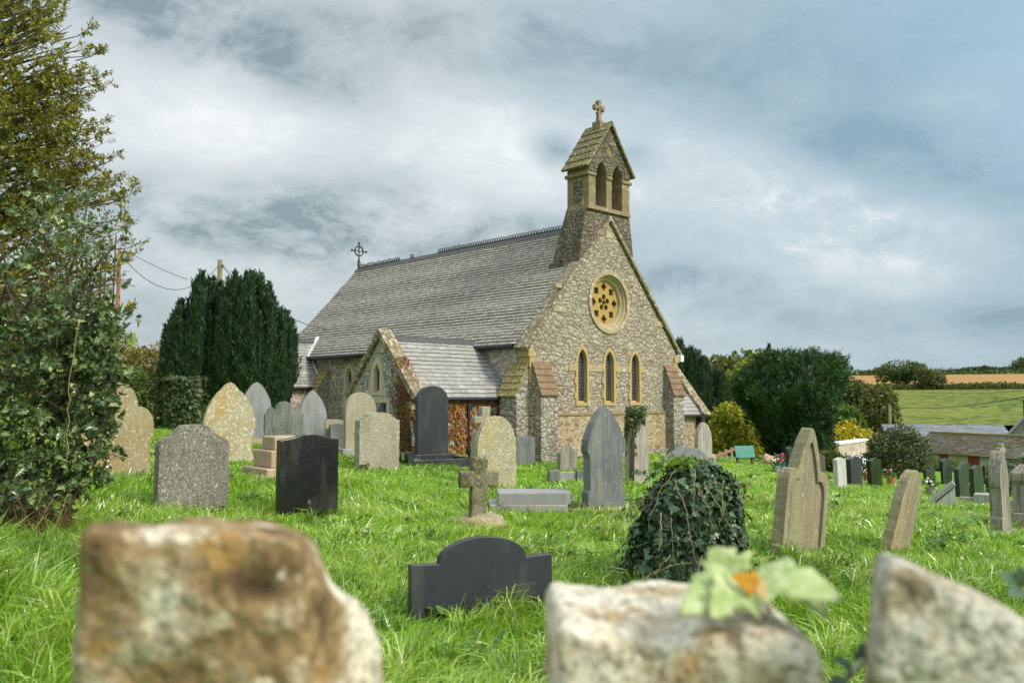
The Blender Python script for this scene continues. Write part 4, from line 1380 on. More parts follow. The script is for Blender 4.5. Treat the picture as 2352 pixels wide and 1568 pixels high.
# right hand rows of modern stones
G2 = 'modern memorials on the far right lawn'
rows = [
    ('dark green stone hidden behind the large weathered split stone', 'peak', 1806, 1826, 1026, 1090, S_GRAVE, .1),
    ('brown stone with curved top just right of the weathered split stone', 'peak', 1866, 1899, 1043, 1116, S_BROWNG, .1),
    ('white marble stone with peaked top in the far row', 'peak', 1916, 1946, 1051, 1114, S_WHITE, .1),
    ('dark grey stone leaning beside the white marble stone', 'peak', 1947, 1982, 1050, 1112, S_DSLATE, .11),
    ('near black stone with bright sloping top, two along from the white marble stone', 'saddle', 1993, 2028, 1052, 1112, S_BLACK, .12),
    ('olive brown stone standing behind the leaning stone', 'saddle', 2059, 2084, 1053, 1090, S_BROWNG, .1),
    ('dark stone in front of the hedge, left of the red barn shutter', 'saddle', 2122, 2149, 1052, 1106, S_GRAVE, .1),
    ('dark stone with faint pale lettering below the red barn shutter', 'saddle', 2162, 2188, 1053, 1106, S_GRAVE, .1),
    ('dark stone half hidden behind the pair with red flowers', 'saddle', 2203, 2231, 1063, 1104, S_GRAVE, .1),
    ('left stone of the dark pair with red flowers', 'saddle', 2195, 2227, 1070, 1138, S_GRAVE, .12),
    ('right stone of the dark pair with red flowers', 'saddle', 2230, 2262, 1069, 1138, S_GRAVE, .12),
    ('small black stone farthest right behind the slender grey stone', 'saddle', 2258, 2278, 1065, 1104, S_BLACK, .1),
    ('dark sliver of a stone behind the leaning stone', 'saddle', 2091, 2104, 1090, 1146, S_DSLATE, .08)]
for lb, pr, a, b, c, d, mt, th in rows:
    stone('headstone', lb, pr, a, b, c, d + 4, th, mt, 44, -2, 0, group=G2, bevel=.006)

# pillar cut by the right edge
p = gp(2364, 1212)
t = thing('headstone', 'dark moulded pedestal cut off by the right edge of the photo', 'headstone', p, R(44), G1)
s_ = p.y / F
m = M()
m.box(-.26, .26, -.26, .26, -.2, 36 * s_)
m.obj('base', S_STREAK, t, bevel=.015)
m = M()
m.box(-.17, .17, -.17, .17, 36 * s_, 96 * s_)
m.hexa([(-.17, -.17, 96 * s_), (.17, -.17, 96 * s_), (.17, .17, 96 * s_), (-.17, .17, 96 * s_)], [(-.2, -.2, 106 * s_), (.2, -.2, 106 * s_), (.2, .2, 106 * s_), (-.2, .2, 106 * s_)])
m.box(-.2, .2, -.2, .2, 106 * s_ + .001, 124 * s_)
m.hexa([(-.2, -.2, 124 * s_), (.2, -.2, 124 * s_), (.2, .2, 124 * s_), (-.2, .2, 124 * s_)], [(-.1, -.1, 142 * s_), (.1, -.1, 142 * s_), (.1, .1, 142 * s_), (-.1, .1, 142 * s_)])
m.obj('shaft', S_STREAK, t, bevel=.01)

# mossy stone cross on a rough mound
p = gp(1096, 1205)
s_ = p.y / F
t = thing('stone_cross', 'short mossy stone cross on a rough rounded base', 'grave cross', p, R(14), 'crosses among the graves')
t.rotation_euler = (0, R(1.5), R(20))
m = M()
hh = (1200 - 1047) * s_
aw, sw_ = 92 * s_ / 2, 38 * s_ / 2
za = (1200 - 1115) * s_
zb = (1200 - 1078) * s_
m.plate([[(-sw_, .0), (sw_, .0), (sw_ * .95, za), (aw, za), (aw, zb), (sw_ * .95, zb), (sw_, hh), (-sw_, hh), (-sw_ * .95, zb), (-aw, zb), (-aw, za), (-sw_ * .95, za)]], -.065, .065)
m.obj('cross', S_MOSSX, t, bevel=.02)


def boulder(m, c, r, amp=.18, seed=0, nu=28, nv=16):
    vs, fs = [], []
    for j in range(nv + 1):
        th = math.pi * j / nv
        for i in range(nu):
            ph = 2 * math.pi * i / nu
            d = Vector((math.sin(th) * math.cos(ph), math.sin(th) * math.sin(ph), math.cos(th)))
            k = 1 + amp * mnoise.fractal(d * 1.7 + Vector((seed, 0, 0)), .8, 2, 4)
            vs.append((c[0] + r[0] * d.x * k, c[1] + r[1] * d.y * k, c[2] + r[2] * d.z * k))
    for j in range(nv):
        for i in range(nu):
            fs.append([j * nu + i, (j + 1) * nu + i, (j + 1) * nu + (i + 1) % nu, j * nu + (i + 1) % nu])
    m.add(vs, fs)


m = M()
boulder(m, (0, 0, -.03), (.4, .32, .17), .25, 3)
m.obj('base', S_LEAN, t, smooth=True)

# slender speckled cross stone behind the lichened round stone
p = gp(1112, 1090)
s_ = p.y / F
t = thing('stone_cross', 'speckled granite cross whose head shows behind the lichened round stone', 'grave cross', p, R(34), 'crosses among the graves')
m = M()
H = (1090 - 935) * s_
m.box(-.14, .14, -.09, .09, H - .62, H - .42)
m.plate([[(-.1, H - .6), (.1, H - .6), (.095, H - .34), (.27, H - .34), (.27, H - .2), (.095, H - .2), (.1, H), (-.1, H), (-.095, H - .2), (-.27, H - .2), (-.27, H - .34), (-.095, H - .34)]], -.07, .07)
m.obj('cross', S_GRANITE2, t, bevel=.02)
m = M()
m.hexa([(-.3, -.16, -.2), (.3, -.16, -.2), (.3, .16, -.2), (-.3, .16, -.2)], [(-.22, -.12, H - .5), (.22, -.12, H - .5), (.22, .12, H - .5), (-.22, .12, H - .5)])
m.obj('shaft', S_GRANITE2, t, bevel=.03)
# cross behind the slender stone on the right
p = gp(2302, 1130)
s_ = p.y / F
t = thing('stone_cross', 'pale blunt stone cross showing behind the slender grey stone', 'grave cross', p, R(44), 'crosses among the graves')
m = M()
H = (1130 - 1020) * s_
m.plate([[(-.1, -.2), (.1, -.2), (.1, H - .34), (.3, H - .34), (.3, H - .16), (.1, H - .16), (.1, H), (-.1, H), (-.1, H - .16), (-.3, H - .16), (-.3, H - .34), (-.1, H - .34)]], -.08, .08)
m.obj('cross', S_CREAM, t, bevel=.02)

# stepped pink pedestal behind the black stone
p = gp(648, 1100)
s_ = p.y / F
t = thing('pedestal', 'stepped pinkish stone pedestal half hidden by the black granite stone', 'pedestal', p, R(40))
for nm, hw, z0, z1 in (('lower_step', .46, -.2, 30 * s_), ('upper_step', .34, 30 * s_ + .001, 68 * s_), ('top_block', .24, 68 * s_ + .001, 98 * s_)):
    m = M()
    m.box(-hw, hw, -hw, hw, z0, z1)
    m.obj(nm, S_PINK, t, bevel=.02)

# flat slab tomb
p = gp(1226, 1174)
s_ = p.y / F
t = thing('ledger_slab', 'low grey granite slab lying on a thin concrete bed in the grass', 'grave slab', p + Vector((0, .25, 0)), R(3))
w_, d_ = 166 * s_ / 2, .3
m = M()
m.plate([[(-w_, -d_), (w_ * .86, -d_), (w_ * .93, -d_ * .93), (w_, -d_ * .7), (w_, d_ * .6), (w_ * .8, d_), (-w_, d_)]], .1, .1 + 26 * s_, 'z')
m.obj('slab', m_granite('fine_grey_granite', (.27, .27, .26), (.45, .44, .4), (.17, .17, .16), 90, .6, .2), t, bevel=.008)
m = M()
m.box(-w_ - .12, w_ - .05, -d_ - .04, d_ + .1, -.1, .1)
m.obj('bed', S_KERB, t, bevel=.01)
# flower holder lying on its side
p = gp(1322, 1172)
m = M()
m.lathe([(.0, 0), (.025, 0), (.022, .1), (.035, .14), (.07, .17), (.066, .172), (.03, .14), (0, .13)], (0, 0, 0), 16)
o = m.obj('flower_vase', S_WHITE, smooth=True, loc=(p.x + .03, p.y, p.z + .07))
o.rotation_euler = (R(20), R(-48), 0)
tag(o, 'small white flower vase tipped over beside the flat slab', 'vase')
# coped tomb near the right corner
p = gp(1599, 1078)
s_ = p.y / F
t = thing('coped_tomb', 'grey roof shaped tomb stone behind the ivy mound', 'tomb', p, R(12))
m = M()
m.plate([[(-56 * s_, -.2), (58 * s_, -.2), (58 * s_, 8 * s_), (3 * s_, 48 * s_), (-3 * s_, 48 * s_), (-56 * s_, 12 * s_)]], -.1, .9)
m.obj('coped_stone', S_LSLATE, t, bevel=.015)
m = M()
m.box(-62 * s_, -20 * s_, -.3, -.1, -.2, 24 * s_)
m.obj('end_block', S_KERB, t, bevel=.01)
# kerb set before the little gabled stone
p = gp(1297, 1104)
s_ = p.y / F
t = thing('grave_kerb', 'low kerb with dark end blocks in front of the small gabled stone', 'grave kerb', p, R(8), 'stone kerbs round graves')
for a, b in ((-38, -14), (26, 40)):
    m = M()
    m.box(a * s_, b * s_, -.1, .1, -.1, 24 * s_)
    m.obj('end_block', S_SLATE, t, bevel=.008)
m = M()
m.box(-14 * s_ + .003, 26 * s_ - .003, -.05, .07, -.1, 20 * s_)
m.obj('kerb', S_KERB, t, bevel=.01)
# dark kerb and posts round the tall slate stone
p = gp(990, 1064)
s_ = p.y / F
t = thing('grave_kerb', 'dark kerb with round topped corner posts around the tall dark stone', 'grave kerb', p, R(36), 'stone kerbs round graves')
m = M()
m.box(-.85, .85, -.5, -.4, -.1, .12)
m.box(-.85, -.75, -.398, .3, -.1, .12)
m.box(.75, .85, -.398, .3, -.1, .12)
m.obj('kerb', S_DSLATE, t, bevel=.008)
for xx, yy in ((-.8, -.45), (.8, -.45), (.98, -.2), (-.95, -.2)):
    m = M()
    m.plate([[(xx - .075, -.1), (xx + .075, -.1)] + [(xx + .075 * math.cos(a), .24 + .075 * math.sin(a)) for a in [math.pi * i / 8 for i in range(9)]]], yy - .075, yy + .075)
    m.obj('corner_post', S_DSLATE, t, bevel=.006)
# kerbs on the right
for (xa, ya, xb, yb, lb) in ((2205, 1150, 2300, 1160, 'long grey kerb stones behind the slender grey stone'), (2318, 1165, 2352, 1172, 'short grey kerb at the right edge of the lawn')):
    a, b = gp(xa, ya), gp(xb, yb)
    t = thing('grave_kerb', lb, 'grave kerb', a, math.atan2(b.y - a.y, b.x - a.x), 'stone kerbs round graves')
    L = (b - a).length
    m = M()
    m.box(0, L, -.07, .07, -.15, .11)
    m.obj('kerb', S_KERB, t, bevel=.01)
    m = M()
    m.box(L * .35, L * .35 + .45, -.12, .3, -.1, .2)
    m.obj('end_block', S_KERB, t, bevel=.01)
# slanted tablet
p = gp(2185, 1160)
s_ = p.y / F
p.x += .1
t = thing('tablet_memorial', 'slanted grey tablet propped on a white wedge with flowers behind', 'memorial', p, R(-26))
m = M()
m.hexa([(-.45, -.2, .02), (.0, -.2, .42), (.0, .25, .42), (-.45, .25, .02)], [(-.5, -.2, .07), (-.05, -.2, .49), (-.05, .25, .49), (-.5, .25, .07)])
m.obj('tablet', S_KERB, t, bevel=.01)
m = M()
m.hexa([(-.38, -.17, -.02), (0, -.17, -.02), (0, .22, -.02), (-.38, .22, -.02)], [(-.36, -.17, .06), (-.02, -.17, .38), (-.02, .22, .38), (-.36, .22, .06)])
m.box(-.5, .2, -.24, .3, -.1, -.02)
m.obj('wedge', S_WHITE, t, bevel=.008)

# ------------------------------------------------------------------ flowers and small things by the graves
PETAL = {n: m_flat('petals_' + n, c, .6, var=.3, scale=30) for n, c in (('red', (.6, .02, .03)), ('magenta', (.6, .02, .22)), ('pink', (.7, .2, .28)), ('white', (.75, .75, .7)), ('russet', (.35, .12, .05)))}
POTS = {n: m_flat('pot_' + n, c, .6) for n, c in (('terracotta', (.42, .16, .07)), ('blue', (.05, .16, .3)), ('grey', (.3, .29, .26)))}
GREEN = m_leaf('posy_leaves', [(.02, .06, .01), (.06, .14, .02), (.1, .2, .04)], .5, .2)


def posy(x, y, lb, colors, pot, size=.16):
    p = gp(x, y)
    t = thing('flower_pot', lb, 'flowers', p, 0, 'flowers laid at the graves')
    m = M()
    m.lathe([(0, 0), (size * .38, 0), (size * .5, size * .75), (size * .56, size * .75), (size * .56, size * .9), (size * .46, size * .9), (size * .4, size * .7), (0, size * .7)], (0, 0, -.01), 14)
    m.obj('pot', POTS[pot], t)
    n = 60
    P = rng.normal(size=(n, 3)) * np.array([.35, .35, .22]) * size + np.array([0, 0, size * 1.15])
    V, l, i, tt = leaves(P, rand_unit(n) + np.array([0, 0, .4]), rand_unit(n), np.full(n, size * .5), np.full(n, size * .2), T_OVAL, rng.uniform(0, 1, n))
    np_obj('leaves', V, l, i, tt, GREEN, t)
    for c in colors:
        m = M()
        for k in range(7):
            c_ = Vector((random.gauss(0, .32), random.gauss(0, .3), random.gauss(1.5, .18))) * size
            boulder(m, c_, (size * .17, size * .17, size * .13), .35, k, 8, 5)
        m.obj('blooms', PETAL[c], t, smooth=True)


posy(1783, 1084, 'red and white flowers in a grey pot before the big dark conifer', ['red', 'white'], 'grey', .22)
posy(1798, 1078, 'pink flowers in a blue pot beside the weathered split stone', ['magenta'], 'blue', .26)
posy(1949, 1112, 'magenta flowers between the white marble stone and the dark leaning one', ['magenta'], 'grey', .2)
posy(2046, 1112, 'pink flowers in a terracotta pot behind the leaning stone', ['pink'], 'terracotta', .24)
posy(2138, 1136, 'white flowers in a low bowl before the slanted tablet', ['white'], 'grey', .24)
posy(2196, 1140, 'red flowers at the left foot of the dark pair of stones', ['red'], 'grey', .14)
posy(2231, 1140, 'red flowers between the dark pair of stones', ['red', 'russet'], 'grey', .16)
posy(1894, 1116, 'rusty dried flowers at the foot of the brown stone', ['russet'], 'grey', .17)
posy(1990, 1106, 'faded orange flowers beside the near black stone', ['russet', 'pink'], 'terracotta', .16)

# green notice board
p = gp(1712, 1064)
s_ = p.y / F
t = thing('notice_board', 'plain green board on short posts under the yellow shrub', 'sign', p, R(10))
m = M()
m.hexa([(-.31, -.06, 14 * s_), (.31, -.06, 14 * s_), (.31, -.02, 14 * s_), (-.31, -.02, 14 * s_)], [(-.33, .06, 40 * s_), (.3, .06, 40 * s_), (.3, .1, 40 * s_), (-.33, .1, 40 * s_)])
m.obj('board', m_flat('teal_green_paint', (.02, .2, .15), .45, var=.3), t)
for xx in (-.24, .24):
    m = M()
    m.box(xx - .035, xx + .035, .0, .07, -.3, 20 * s_)
    m.obj('post', TWIG, t)
# low rail
a, b = gp(1646, 1058), gp(1692, 1058)
t = thing('fence', 'low weathered wooden rail at the edge of the lawn by the notice board', 'fence', a, math.atan2(b.y - a.y, b.x - a.x))
L = (b - a).length
m = M()
m.box(-.4, L, -.02, .02, .12, .2)
m.obj('rail', m_flat('orange_brown_wood', (.3, .14, .06), .8), t)
for k in range(4):
    m = M()
    m.box(-.3 + k * L / 3.4, -.22 + k * L / 3.4, .021, .09, -.2, .24)
    m.obj('post', S_WHITE, t)
p = gp(1766, 1066)
m = M()
boulder(m, (0, 0, .1), (.26, .2, .24), .4, 9)
tag(m.obj('boulder', S_PINK, smooth=True, loc=p), 'rough pale boulder on the grass at the foot of the dark conifer', 'rock')


# ------------------------------------------------------------------ trees and shrubs
def branch_mesh(m, start, d, length, r, depth, spread_=.6, up=.1, tips=None, seg=4, kids=(2, 4), shrink=.62, leafy=None):
    p = Vector(start)
    d = Vector(d).normalized()
    pts, rad = [p.copy()], [r]
    for i in range(seg):
        d = (d + Vector((random.gauss(0, .13), random.gauss(0, .13), random.gauss(up * .4, .1)))).normalized()
        p = p + d * length / seg
        pts.append(p.copy())
        rad.append(r * (1 - .65 * (i + 1) / seg))
        if leafy is not None and depth <= 1:
            leafy.append((p.copy(), d.copy()))
    m.tube(pts, rad, 5 if r < .03 else 8, cap=False)
    if depth > 0:
        for k in range(random.randint(*kids)):
            f = random.uniform(.35, 1.0)
            i = min(seg - 1, int(f * seg))
            q = pts[i].lerp(pts[i + 1], f * seg - i)
            a = Vector((random.gauss(0, 1), random.gauss(0, 1), random.gauss(0, 1)))
            a = (a - d * a.dot(d)).normalized()
            branch_mesh(m, q, d + a * spread_ * 1.4 + Vector((0, 0, up)), length * shrink * random.uniform(.75, 1.15), rad[i] * .6, depth - 1, spread_, up, tips, seg, kids, shrink, leafy)
    if tips is not None and depth == 0:
        tips.append((p.copy(), d.copy()))


def lump_points(n, c, r, lumps=0, amp=.3, shell=.55, seed=0, flat=0.0):
    """points spread through the outer part of a lumpy ellipsoid, with outward directions"""
    d = rand_unit(n)
    if flat:
        d[:, 2] = np.where(d[:, 2] < -flat, -flat, d[:, 2])
    k = np.array([1 + amp * mnoise.fractal(Vector(x) * 1.6 + Vector((seed * 3.7, 1.1, seed)), .9, 2.1, 4) + .12 * amp * mnoise.noise(Vector(x) * 9 + Vector((seed, 0, 0))) for x in d])
    rad = k * (shell + (1 - shell) * rng.uniform(0, 1, n) ** .5)
    return np.array(c) + d * np.array(r) * rad[:, None], d


def shrub(name, label, cat, x, yb, Y, lumps, mat, leaf=(.1, .06), n=3000, tmpl=T_OVAL, group=None, trunk=None, base=None, outer_bias=.6, amp=.35):
    """lumps: (dx, dz, rx, ry, rz) in metres from the foot"""
    if base is None:
        p = at(x, yb, Y)
        p.z = ground_z(p.x, p.y)
    else:
        p = base
    t = thing(name, label, cat, p, 0, group)
    bs = []
    tot = sum(l[2] * l[4] for l in lumps)
    for k, (dx_, dz_, rx_, ry_, rz_) in enumerate(lumps):
        q = int(n * rx_ * rz_ / tot)
        P, d = lump_points(q, (dx_, random.uniform(-.2, .2) * ry_, dz_), (rx_, ry_, rz_), amp=amp, seed=sum(map(ord, label)) % 97 + k)
        D = d * outer_bias + rand_unit(q) * .8 + np.array([0, 0, .1])
        N_ = d + rand_unit(q) * .7 + np.array([0, 0, .5])
        sz = rng.lognormal(0, .25, q)
        bs.append(leaves(P, D, N_, leaf[0] * sz, leaf[1] * sz, tmpl, np.clip(.45 + .22 * rng.normal(size=q), 0, 1)))
    V, l, i, tt = join_batches(bs)
    np_obj('crown', V, l, i, tt, mat, t)
    m = M()
    top = max(l_[1] for l_ in lumps)
    r0 = trunk or .05 * max(l_[2] for l_ in lumps)
    m.tube([(0, 0, -.3), (random.gauss(0, .05), 0, top * .5), (random.gauss(0, .08), 0, top)], [r0, r0 * .7, r0 * .3], 8)
    for (dx_, dz_, rx_, ry_, rz_) in lumps:
        for q in range(3):
            branch_mesh(m, (dx_ * .3, 0, top * .45), (dx_ - dx_ * .3 + random.gauss(0, .5) * rx_, random.gauss(0, .5) * ry_, dz_ - top * .45 + random.uniform(0, .5) * rz_), max(.3, .75 * math.hypot(dx_ * .7, dz_ - top * .45) + .2 * rx_), r0 * .45, 1)
    m.obj('trunk', BARK, t, smooth=True, fix=False)
    return t


def plume_tree(name, label, x, Y, plumes, mat, n_per=420, leaf=(.11, .03), group=None, yb=1000, splay=.12, thick=1.0):
    """columnar yew: upright plumes (dx, dy, z0, z1, radius); each plume carries short upswept sprays"""
    p = at(x, yb, Y)
    p.z = ground_z(p.x, p.y)
    t = thing(name, label, 'tree', p, 0, group)
    bs = []
    m = M()
    for (dx_, dy_, z0, z1, r) in plumes:
        H = z1 - z0
        n = int(n_per * H * max(.6, r / .25))
        f = rng.uniform(0, 1, n) ** .9
        prof = np.where(f < .12, f / .12 * .8 + .2, np.where(f < .5, 1.0, np.clip((1.03 - f) / .53, 0, 1) ** .62))
        a = rng.uniform(0, 2 * np.pi, n)
        bumps = 1 + .3 * np.sin(f * H * 7 + a * 2 + dx_ * 9) + .2 * np.sin(f * H * 17 + a * 3)
        rr = r * prof * bumps * (.62 + .38 * rng.uniform(0, 1, n) ** .5)
        lean = np.stack([np.full(n, dx_ * splay), np.full(n, dy_ * splay), np.zeros(n)], 1) * (f * H)[:, None]
        out = np.stack([np.cos(a), np.sin(a), np.zeros(n)], 1)
        P = out * rr[:, None] + np.stack([np.full(n, dx_), np.full(n, dy_), z0 + f * H], 1) + lean * .5
        D = out * .55 + np.array([0, 0, 1.0]) + rand_unit(n) * .45
        s = rng.lognormal(0, .3, n)
        bs.append(leaves(P, D, out + rand_unit(n) * .5, leaf[0] * s, leaf[1] * s, T_DIAMOND, np.clip(.42 + .2 * rng.normal(size=n) + .1 * bumps - .1, 0, 1)))
        e = Vector((dx_ * splay, dy_ * splay, 0)) * .5
        m.tube([(dx_ * .4, dy_ * .4, -.3), Vector((dx_, dy_, z0 + H * .12)) + e * H * .12, Vector((dx_, dy_, z0 + H * .6)) + e * H * .6, Vector((dx_, dy_, z1 - .15 * r)) + e * H], [r * .35, r * .62, r * .6, .02], 7, cap=False)
    V, l, i, tt = join_batches(bs)
    cr = np_obj('crown', V, l, i, tt, mat, t)
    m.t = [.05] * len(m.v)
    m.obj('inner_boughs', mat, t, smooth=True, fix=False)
    b = M()
    b.tube([(0, 0, -.4), (0, 0, max(pl_[3] for pl_ in plumes) * .5)], [.22 * thick, .1 * thick], 8)
    b.obj('trunk', BARK, t)
    return t


def top_curve(pts, x):
    for (a, za), (b, zb) in zip(pts, pts[1:]):
        if a <= x <= b:
            return za + (zb - za) * (x - a) / (b - a)
    return pts[0][1] if x < pts[0][0] else pts[-1][1]


def yew(label, xl, xr, Y, tops, yb, bottom=None, r=.26, n=52, n_per=420, depth=.75, group='columnar yews round the church', splay=.02, name='yew_tree', mat=YEW, bottoms=None):
    """tops: crown line read from the photo as (x, y)"""
    cx = (xl + xr) / 2
    c = at(cx, yb, Y)
    gz = ground_z(c.x, c.y)
    half = (xr - xl) / 2 * Y / F
    pl_ = []
    for i in range(n):
        f = -1 + 2 * (i + .5) / n + random.uniform(-.02, .02)
        px_ = cx + f * (xr - xl) / 2 * .94
        dy_ = random.uniform(-1, 1) * half * depth * math.sqrt(max(.05, 1 - f * f))
        top = at(px_, top_curve(tops, px_), Y).z - gz
        top *= 1 - .1 * random.random() ** 2 - .06 * (abs(dy_) / half) ** 2
        z0 = (top_curve(bottoms, px_) if bottoms else 0.0)
        z0 = (at(px_, z0, Y).z - gz) if bottoms else random.uniform(0, .25) + .25 * abs(f)
        pl_.append((f * half * .94, dy_, max(0, z0), top, r * random.uniform(.75, 1.2)))
    # lower skirts in front to fill the face of the tree
    for i in range(n):
        f = random.uniform(-.92, .92)
        px_ = cx + f * (xr - xl) / 2
        top = (at(px_, top_curve(tops, px_), Y).z - gz) * random.uniform(.4, .88)
        z0 = (at(px_, top_curve(bottoms, px_), Y).z - gz) if bottoms else random.uniform(0, .3) + .25 * abs(f)
        if top - z0 > .5:
            pl_.append((f * half, -half * depth * math.sqrt(max(.05, 1 - f * f)) * random.uniform(.75, 1.0), max(0, z0), top, r * random.uniform(.8, 1.25)))
    return plume_tree(name, label, cx, Y, pl_, mat, n_per, yb=yb, splay=splay, group=group)


yew('dark columnar yew with a spire at its left shoulder, left one of the merged pair', 376, 528, 27.0, [(376, 745), (390, 722), (412, 690), (430, 645), (455, 622), (480, 632), (500, 650), (515, 680), (530, 690)], 985, r=.16, n=44, n_per=500)
yew('dark broad columnar yew beside the vestry, right one of the merged pair', 500, 676, 26.6, [(500, 690), (520, 650), (545, 625), (570, 618), (596, 625), (612, 660), (618, 668), (630, 690), (650, 715), (664, 745), (676, 790)], 985, r=.16, n=52, n_per=500,
    bottoms=[(500, 985), (600, 980), (640, 925), (676, 870)])
yew('dark columnar yew behind the right corner of the church', 1545, 1668, 38, [(1545, 790), (1568, 775), (1590, 795), (1602, 798), (1615, 800), (1622, 825), (1645, 835), (1655, 850), (1668, 880)], 1050, r=.3, n=26, n_per=330,
    bottoms=[(1545, 1060), (1620, 1040), (1640, 1000), (1655, 950), (1668, 910)])


def vase_conifer():
    Y = 32.5
    cx = 1815
    c = at(cx, 1060, Y)
    gz = ground_z(c.x, c.y)
    t = thing('conifer', 'big dark spreading conifer, wide at the top and narrow at its foot, beyond the graves', 'tree', (c.x, c.y, gz))
    edges = [(1064, 1775, 1885), (1050, 1770, 1896), (1033, 1762, 1904), (1004, 1748, 1908), (968, 1732, 1909), (941, 1716, 1910), (919, 1690, 1915), (898, 1688, 1926), (877, 1698, 1934), (857, 1722, 1936), (842, 1742, 1930), (828, 1758, 1900)]
    s = Y / F
    bs = []
    ex = np.array([[q[0] for q in edges], [q[1] for q in edges], [q[2] for q in edges]])[:, ::-1]
    nc, nb = 1500, 34
    ys = rng.uniform(828, 1062, nc)
    xl, xr = np.interp(ys, ex[0], ex[1]), np.interp(ys, ex[0], ex[2])
    a = rng.uniform(0, 2 * np.pi, nc)
    half = (xr - xl) / 2 * s
    z = (at(cx, 1060, Y).z - gz) + (1060 - ys) * s
    mid = ((xl + xr) / 2 - cx) * s
    lump = np.array([mnoise.fractal(Vector((math.cos(q) * 2.0, math.sin(q) * 2.0, w_ * 1.0)), .8, 2, 3) for q, w_ in zip(a, z)])
    rr = half * (.74 + .22 * rng.uniform(0, 1, nc) + .2 * lump)
    out = np.stack([np.cos(a), np.sin(a), np.zeros(nc)], 1)
    right = np.clip((np.cos(a) + .4) * .8, 0, 1) * np.clip((1010 - ys) / 90, 0, 1)
    C0 = out * rr[:, None] + np.stack([mid, np.zeros(nc), z], 1)
    A0 = unit(out * (.35 + .75 * right)[:, None] + np.array([0, 0, 1.0]) * (1 - .55 * right)[:, None] + rand_unit(nc) * .35)
    Lc = rng.uniform(.22, .5, nc)
    t0 = np.clip(.34 + .16 * rng.normal(size=nc) + .22 * lump + .2 * right, 0, 1)  # upper right clumps tinted lighter: highlights put into the leaf colour
    f = rng.uniform(0, 1, (nc, nb))
    side = rng.normal(size=(nc, nb, 3)) * .07 * (1.1 - f)[:, :, None]
    P = (C0[:, None] + A0[:, None] * (f * Lc[:, None])[:, :, None] + side).reshape(-1, 3)
    D = (A0[:, None] + unit(side.reshape(-1, 3)).reshape(nc, nb, 3) * .9).reshape(-1, 3)
    q = nc * nb
    sz = rng.lognormal(0, .25, q)
    tt = np.clip(np.repeat(t0, nb) + .1 * rng.normal(size=q) + .22 * (f.ravel() - .5), 0, 1)
    bs.append(leaves(P, D, np.repeat(out, nb, 0) + rand_unit(q) * .8 + np.array([0, 0, .5]), .12 * sz, .036 * sz, T_DIAMOND, tt))
    # crown: sprays pointing out of the top
    k = 900
    for _ in range(k):
        f = random.uniform(-1, 1)
        px_ = 1815 + f * 118
        py = top_curve([(1690, 885), (1712, 862), (1735, 846), (1752, 826), (1775, 820), (1800, 818), (1830, 818), (1870, 818), (1900, 820), (1925, 832), (1942, 858)], px_) + 60 * random.random() ** 1.6
        b0 = at(px_, py, Y)
        b0 = Vector((b0.x - c.x, random.uniform(-.8, .8), b0.z - gz))
        d = Vector((f * .8 + random.gauss(0, .3), random.gauss(0, .4), random.uniform(.4, 1.1))).normalized()
        L = random.uniform(.15, .42)
        q = 26
        fr = rng.uniform(-.6, 1, q)
        PP = np.array(b0) + np.array(d)[None] * (fr * L)[:, None] + rng.normal(size=(q, 3)) * .025
        bs.append(leaves(PP, np.array(d)[None] + rand_unit(q) * .6, rand_unit(q), np.full(q, .1), np.full(q, .028), T_DIAMOND, np.clip(.45 + .2 * rng.normal(size=q), 0, 1)))
    # spire behind
    for (sx, yt, r_) in ((1777, 790, .15), (1767, 808, .15), (1787, 806, .14), (1759, 822, .16), (1797, 815, .14)):
        q = 420
        zt = at(sx, yt, Y).z - gz
        f = rng.uniform(0, 1, q)
        aa = rng.uniform(0, 2 * np.pi, q)
        o2 = np.stack([np.cos(aa), np.sin(aa), np.zeros(q)], 1)
        PP = o2 * (r_ * (1 - f) + .01)[:, None] + np.stack([np.full(q, (sx - cx) * s), np.zeros(q) + .3, zt - .9 + f * .9], 1)
        bs.append(leaves(PP, o2 * .5 + np.array([0, 0, 1]) + rand_unit(q) * .4, o2 + rand_unit(q) * .4, np.full(q, .11), np.full(q, .035), T_DIAMOND, np.clip(.35 + .2 * rng.normal(size=q), 0, 1)))
    V, l, i, tt = join_batches(bs)
    np_obj('crown', V, l, i, tt, CONIFER, t)
    m = M()
    rows_ = []
    for a_, b_, d_ in edges:
        rows_.append(((d_ - b_) / 2 * s * .66, (at(cx, 1060, Y).z - gz) + (1060 - a_) * s, ((b_ + d_) / 2 - cx) * s))
    nseg = 14
    vs = [(o_ + r_ * math.cos(2 * math.pi * k_ / nseg), r_ * math.sin(2 * math.pi * k_ / nseg), z_) for r_, z_, o_ in rows_[:-1] for k_ in range(nseg)]
    fs = [[j * nseg + k_, j * nseg + (k_ + 1) % nseg, (j + 1) * nseg + (k_ + 1) % nseg, (j + 1) * nseg + k_] for j in range(len(rows_) - 2) for k_ in range(nseg)]
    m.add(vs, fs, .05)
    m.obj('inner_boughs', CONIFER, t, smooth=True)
    b = M()
    b.tube([(0, 0, -.4), (0, 0, 1.8)], [.2, .12], 8)
    b.obj('trunk', BARK, t)


vase_conifer()

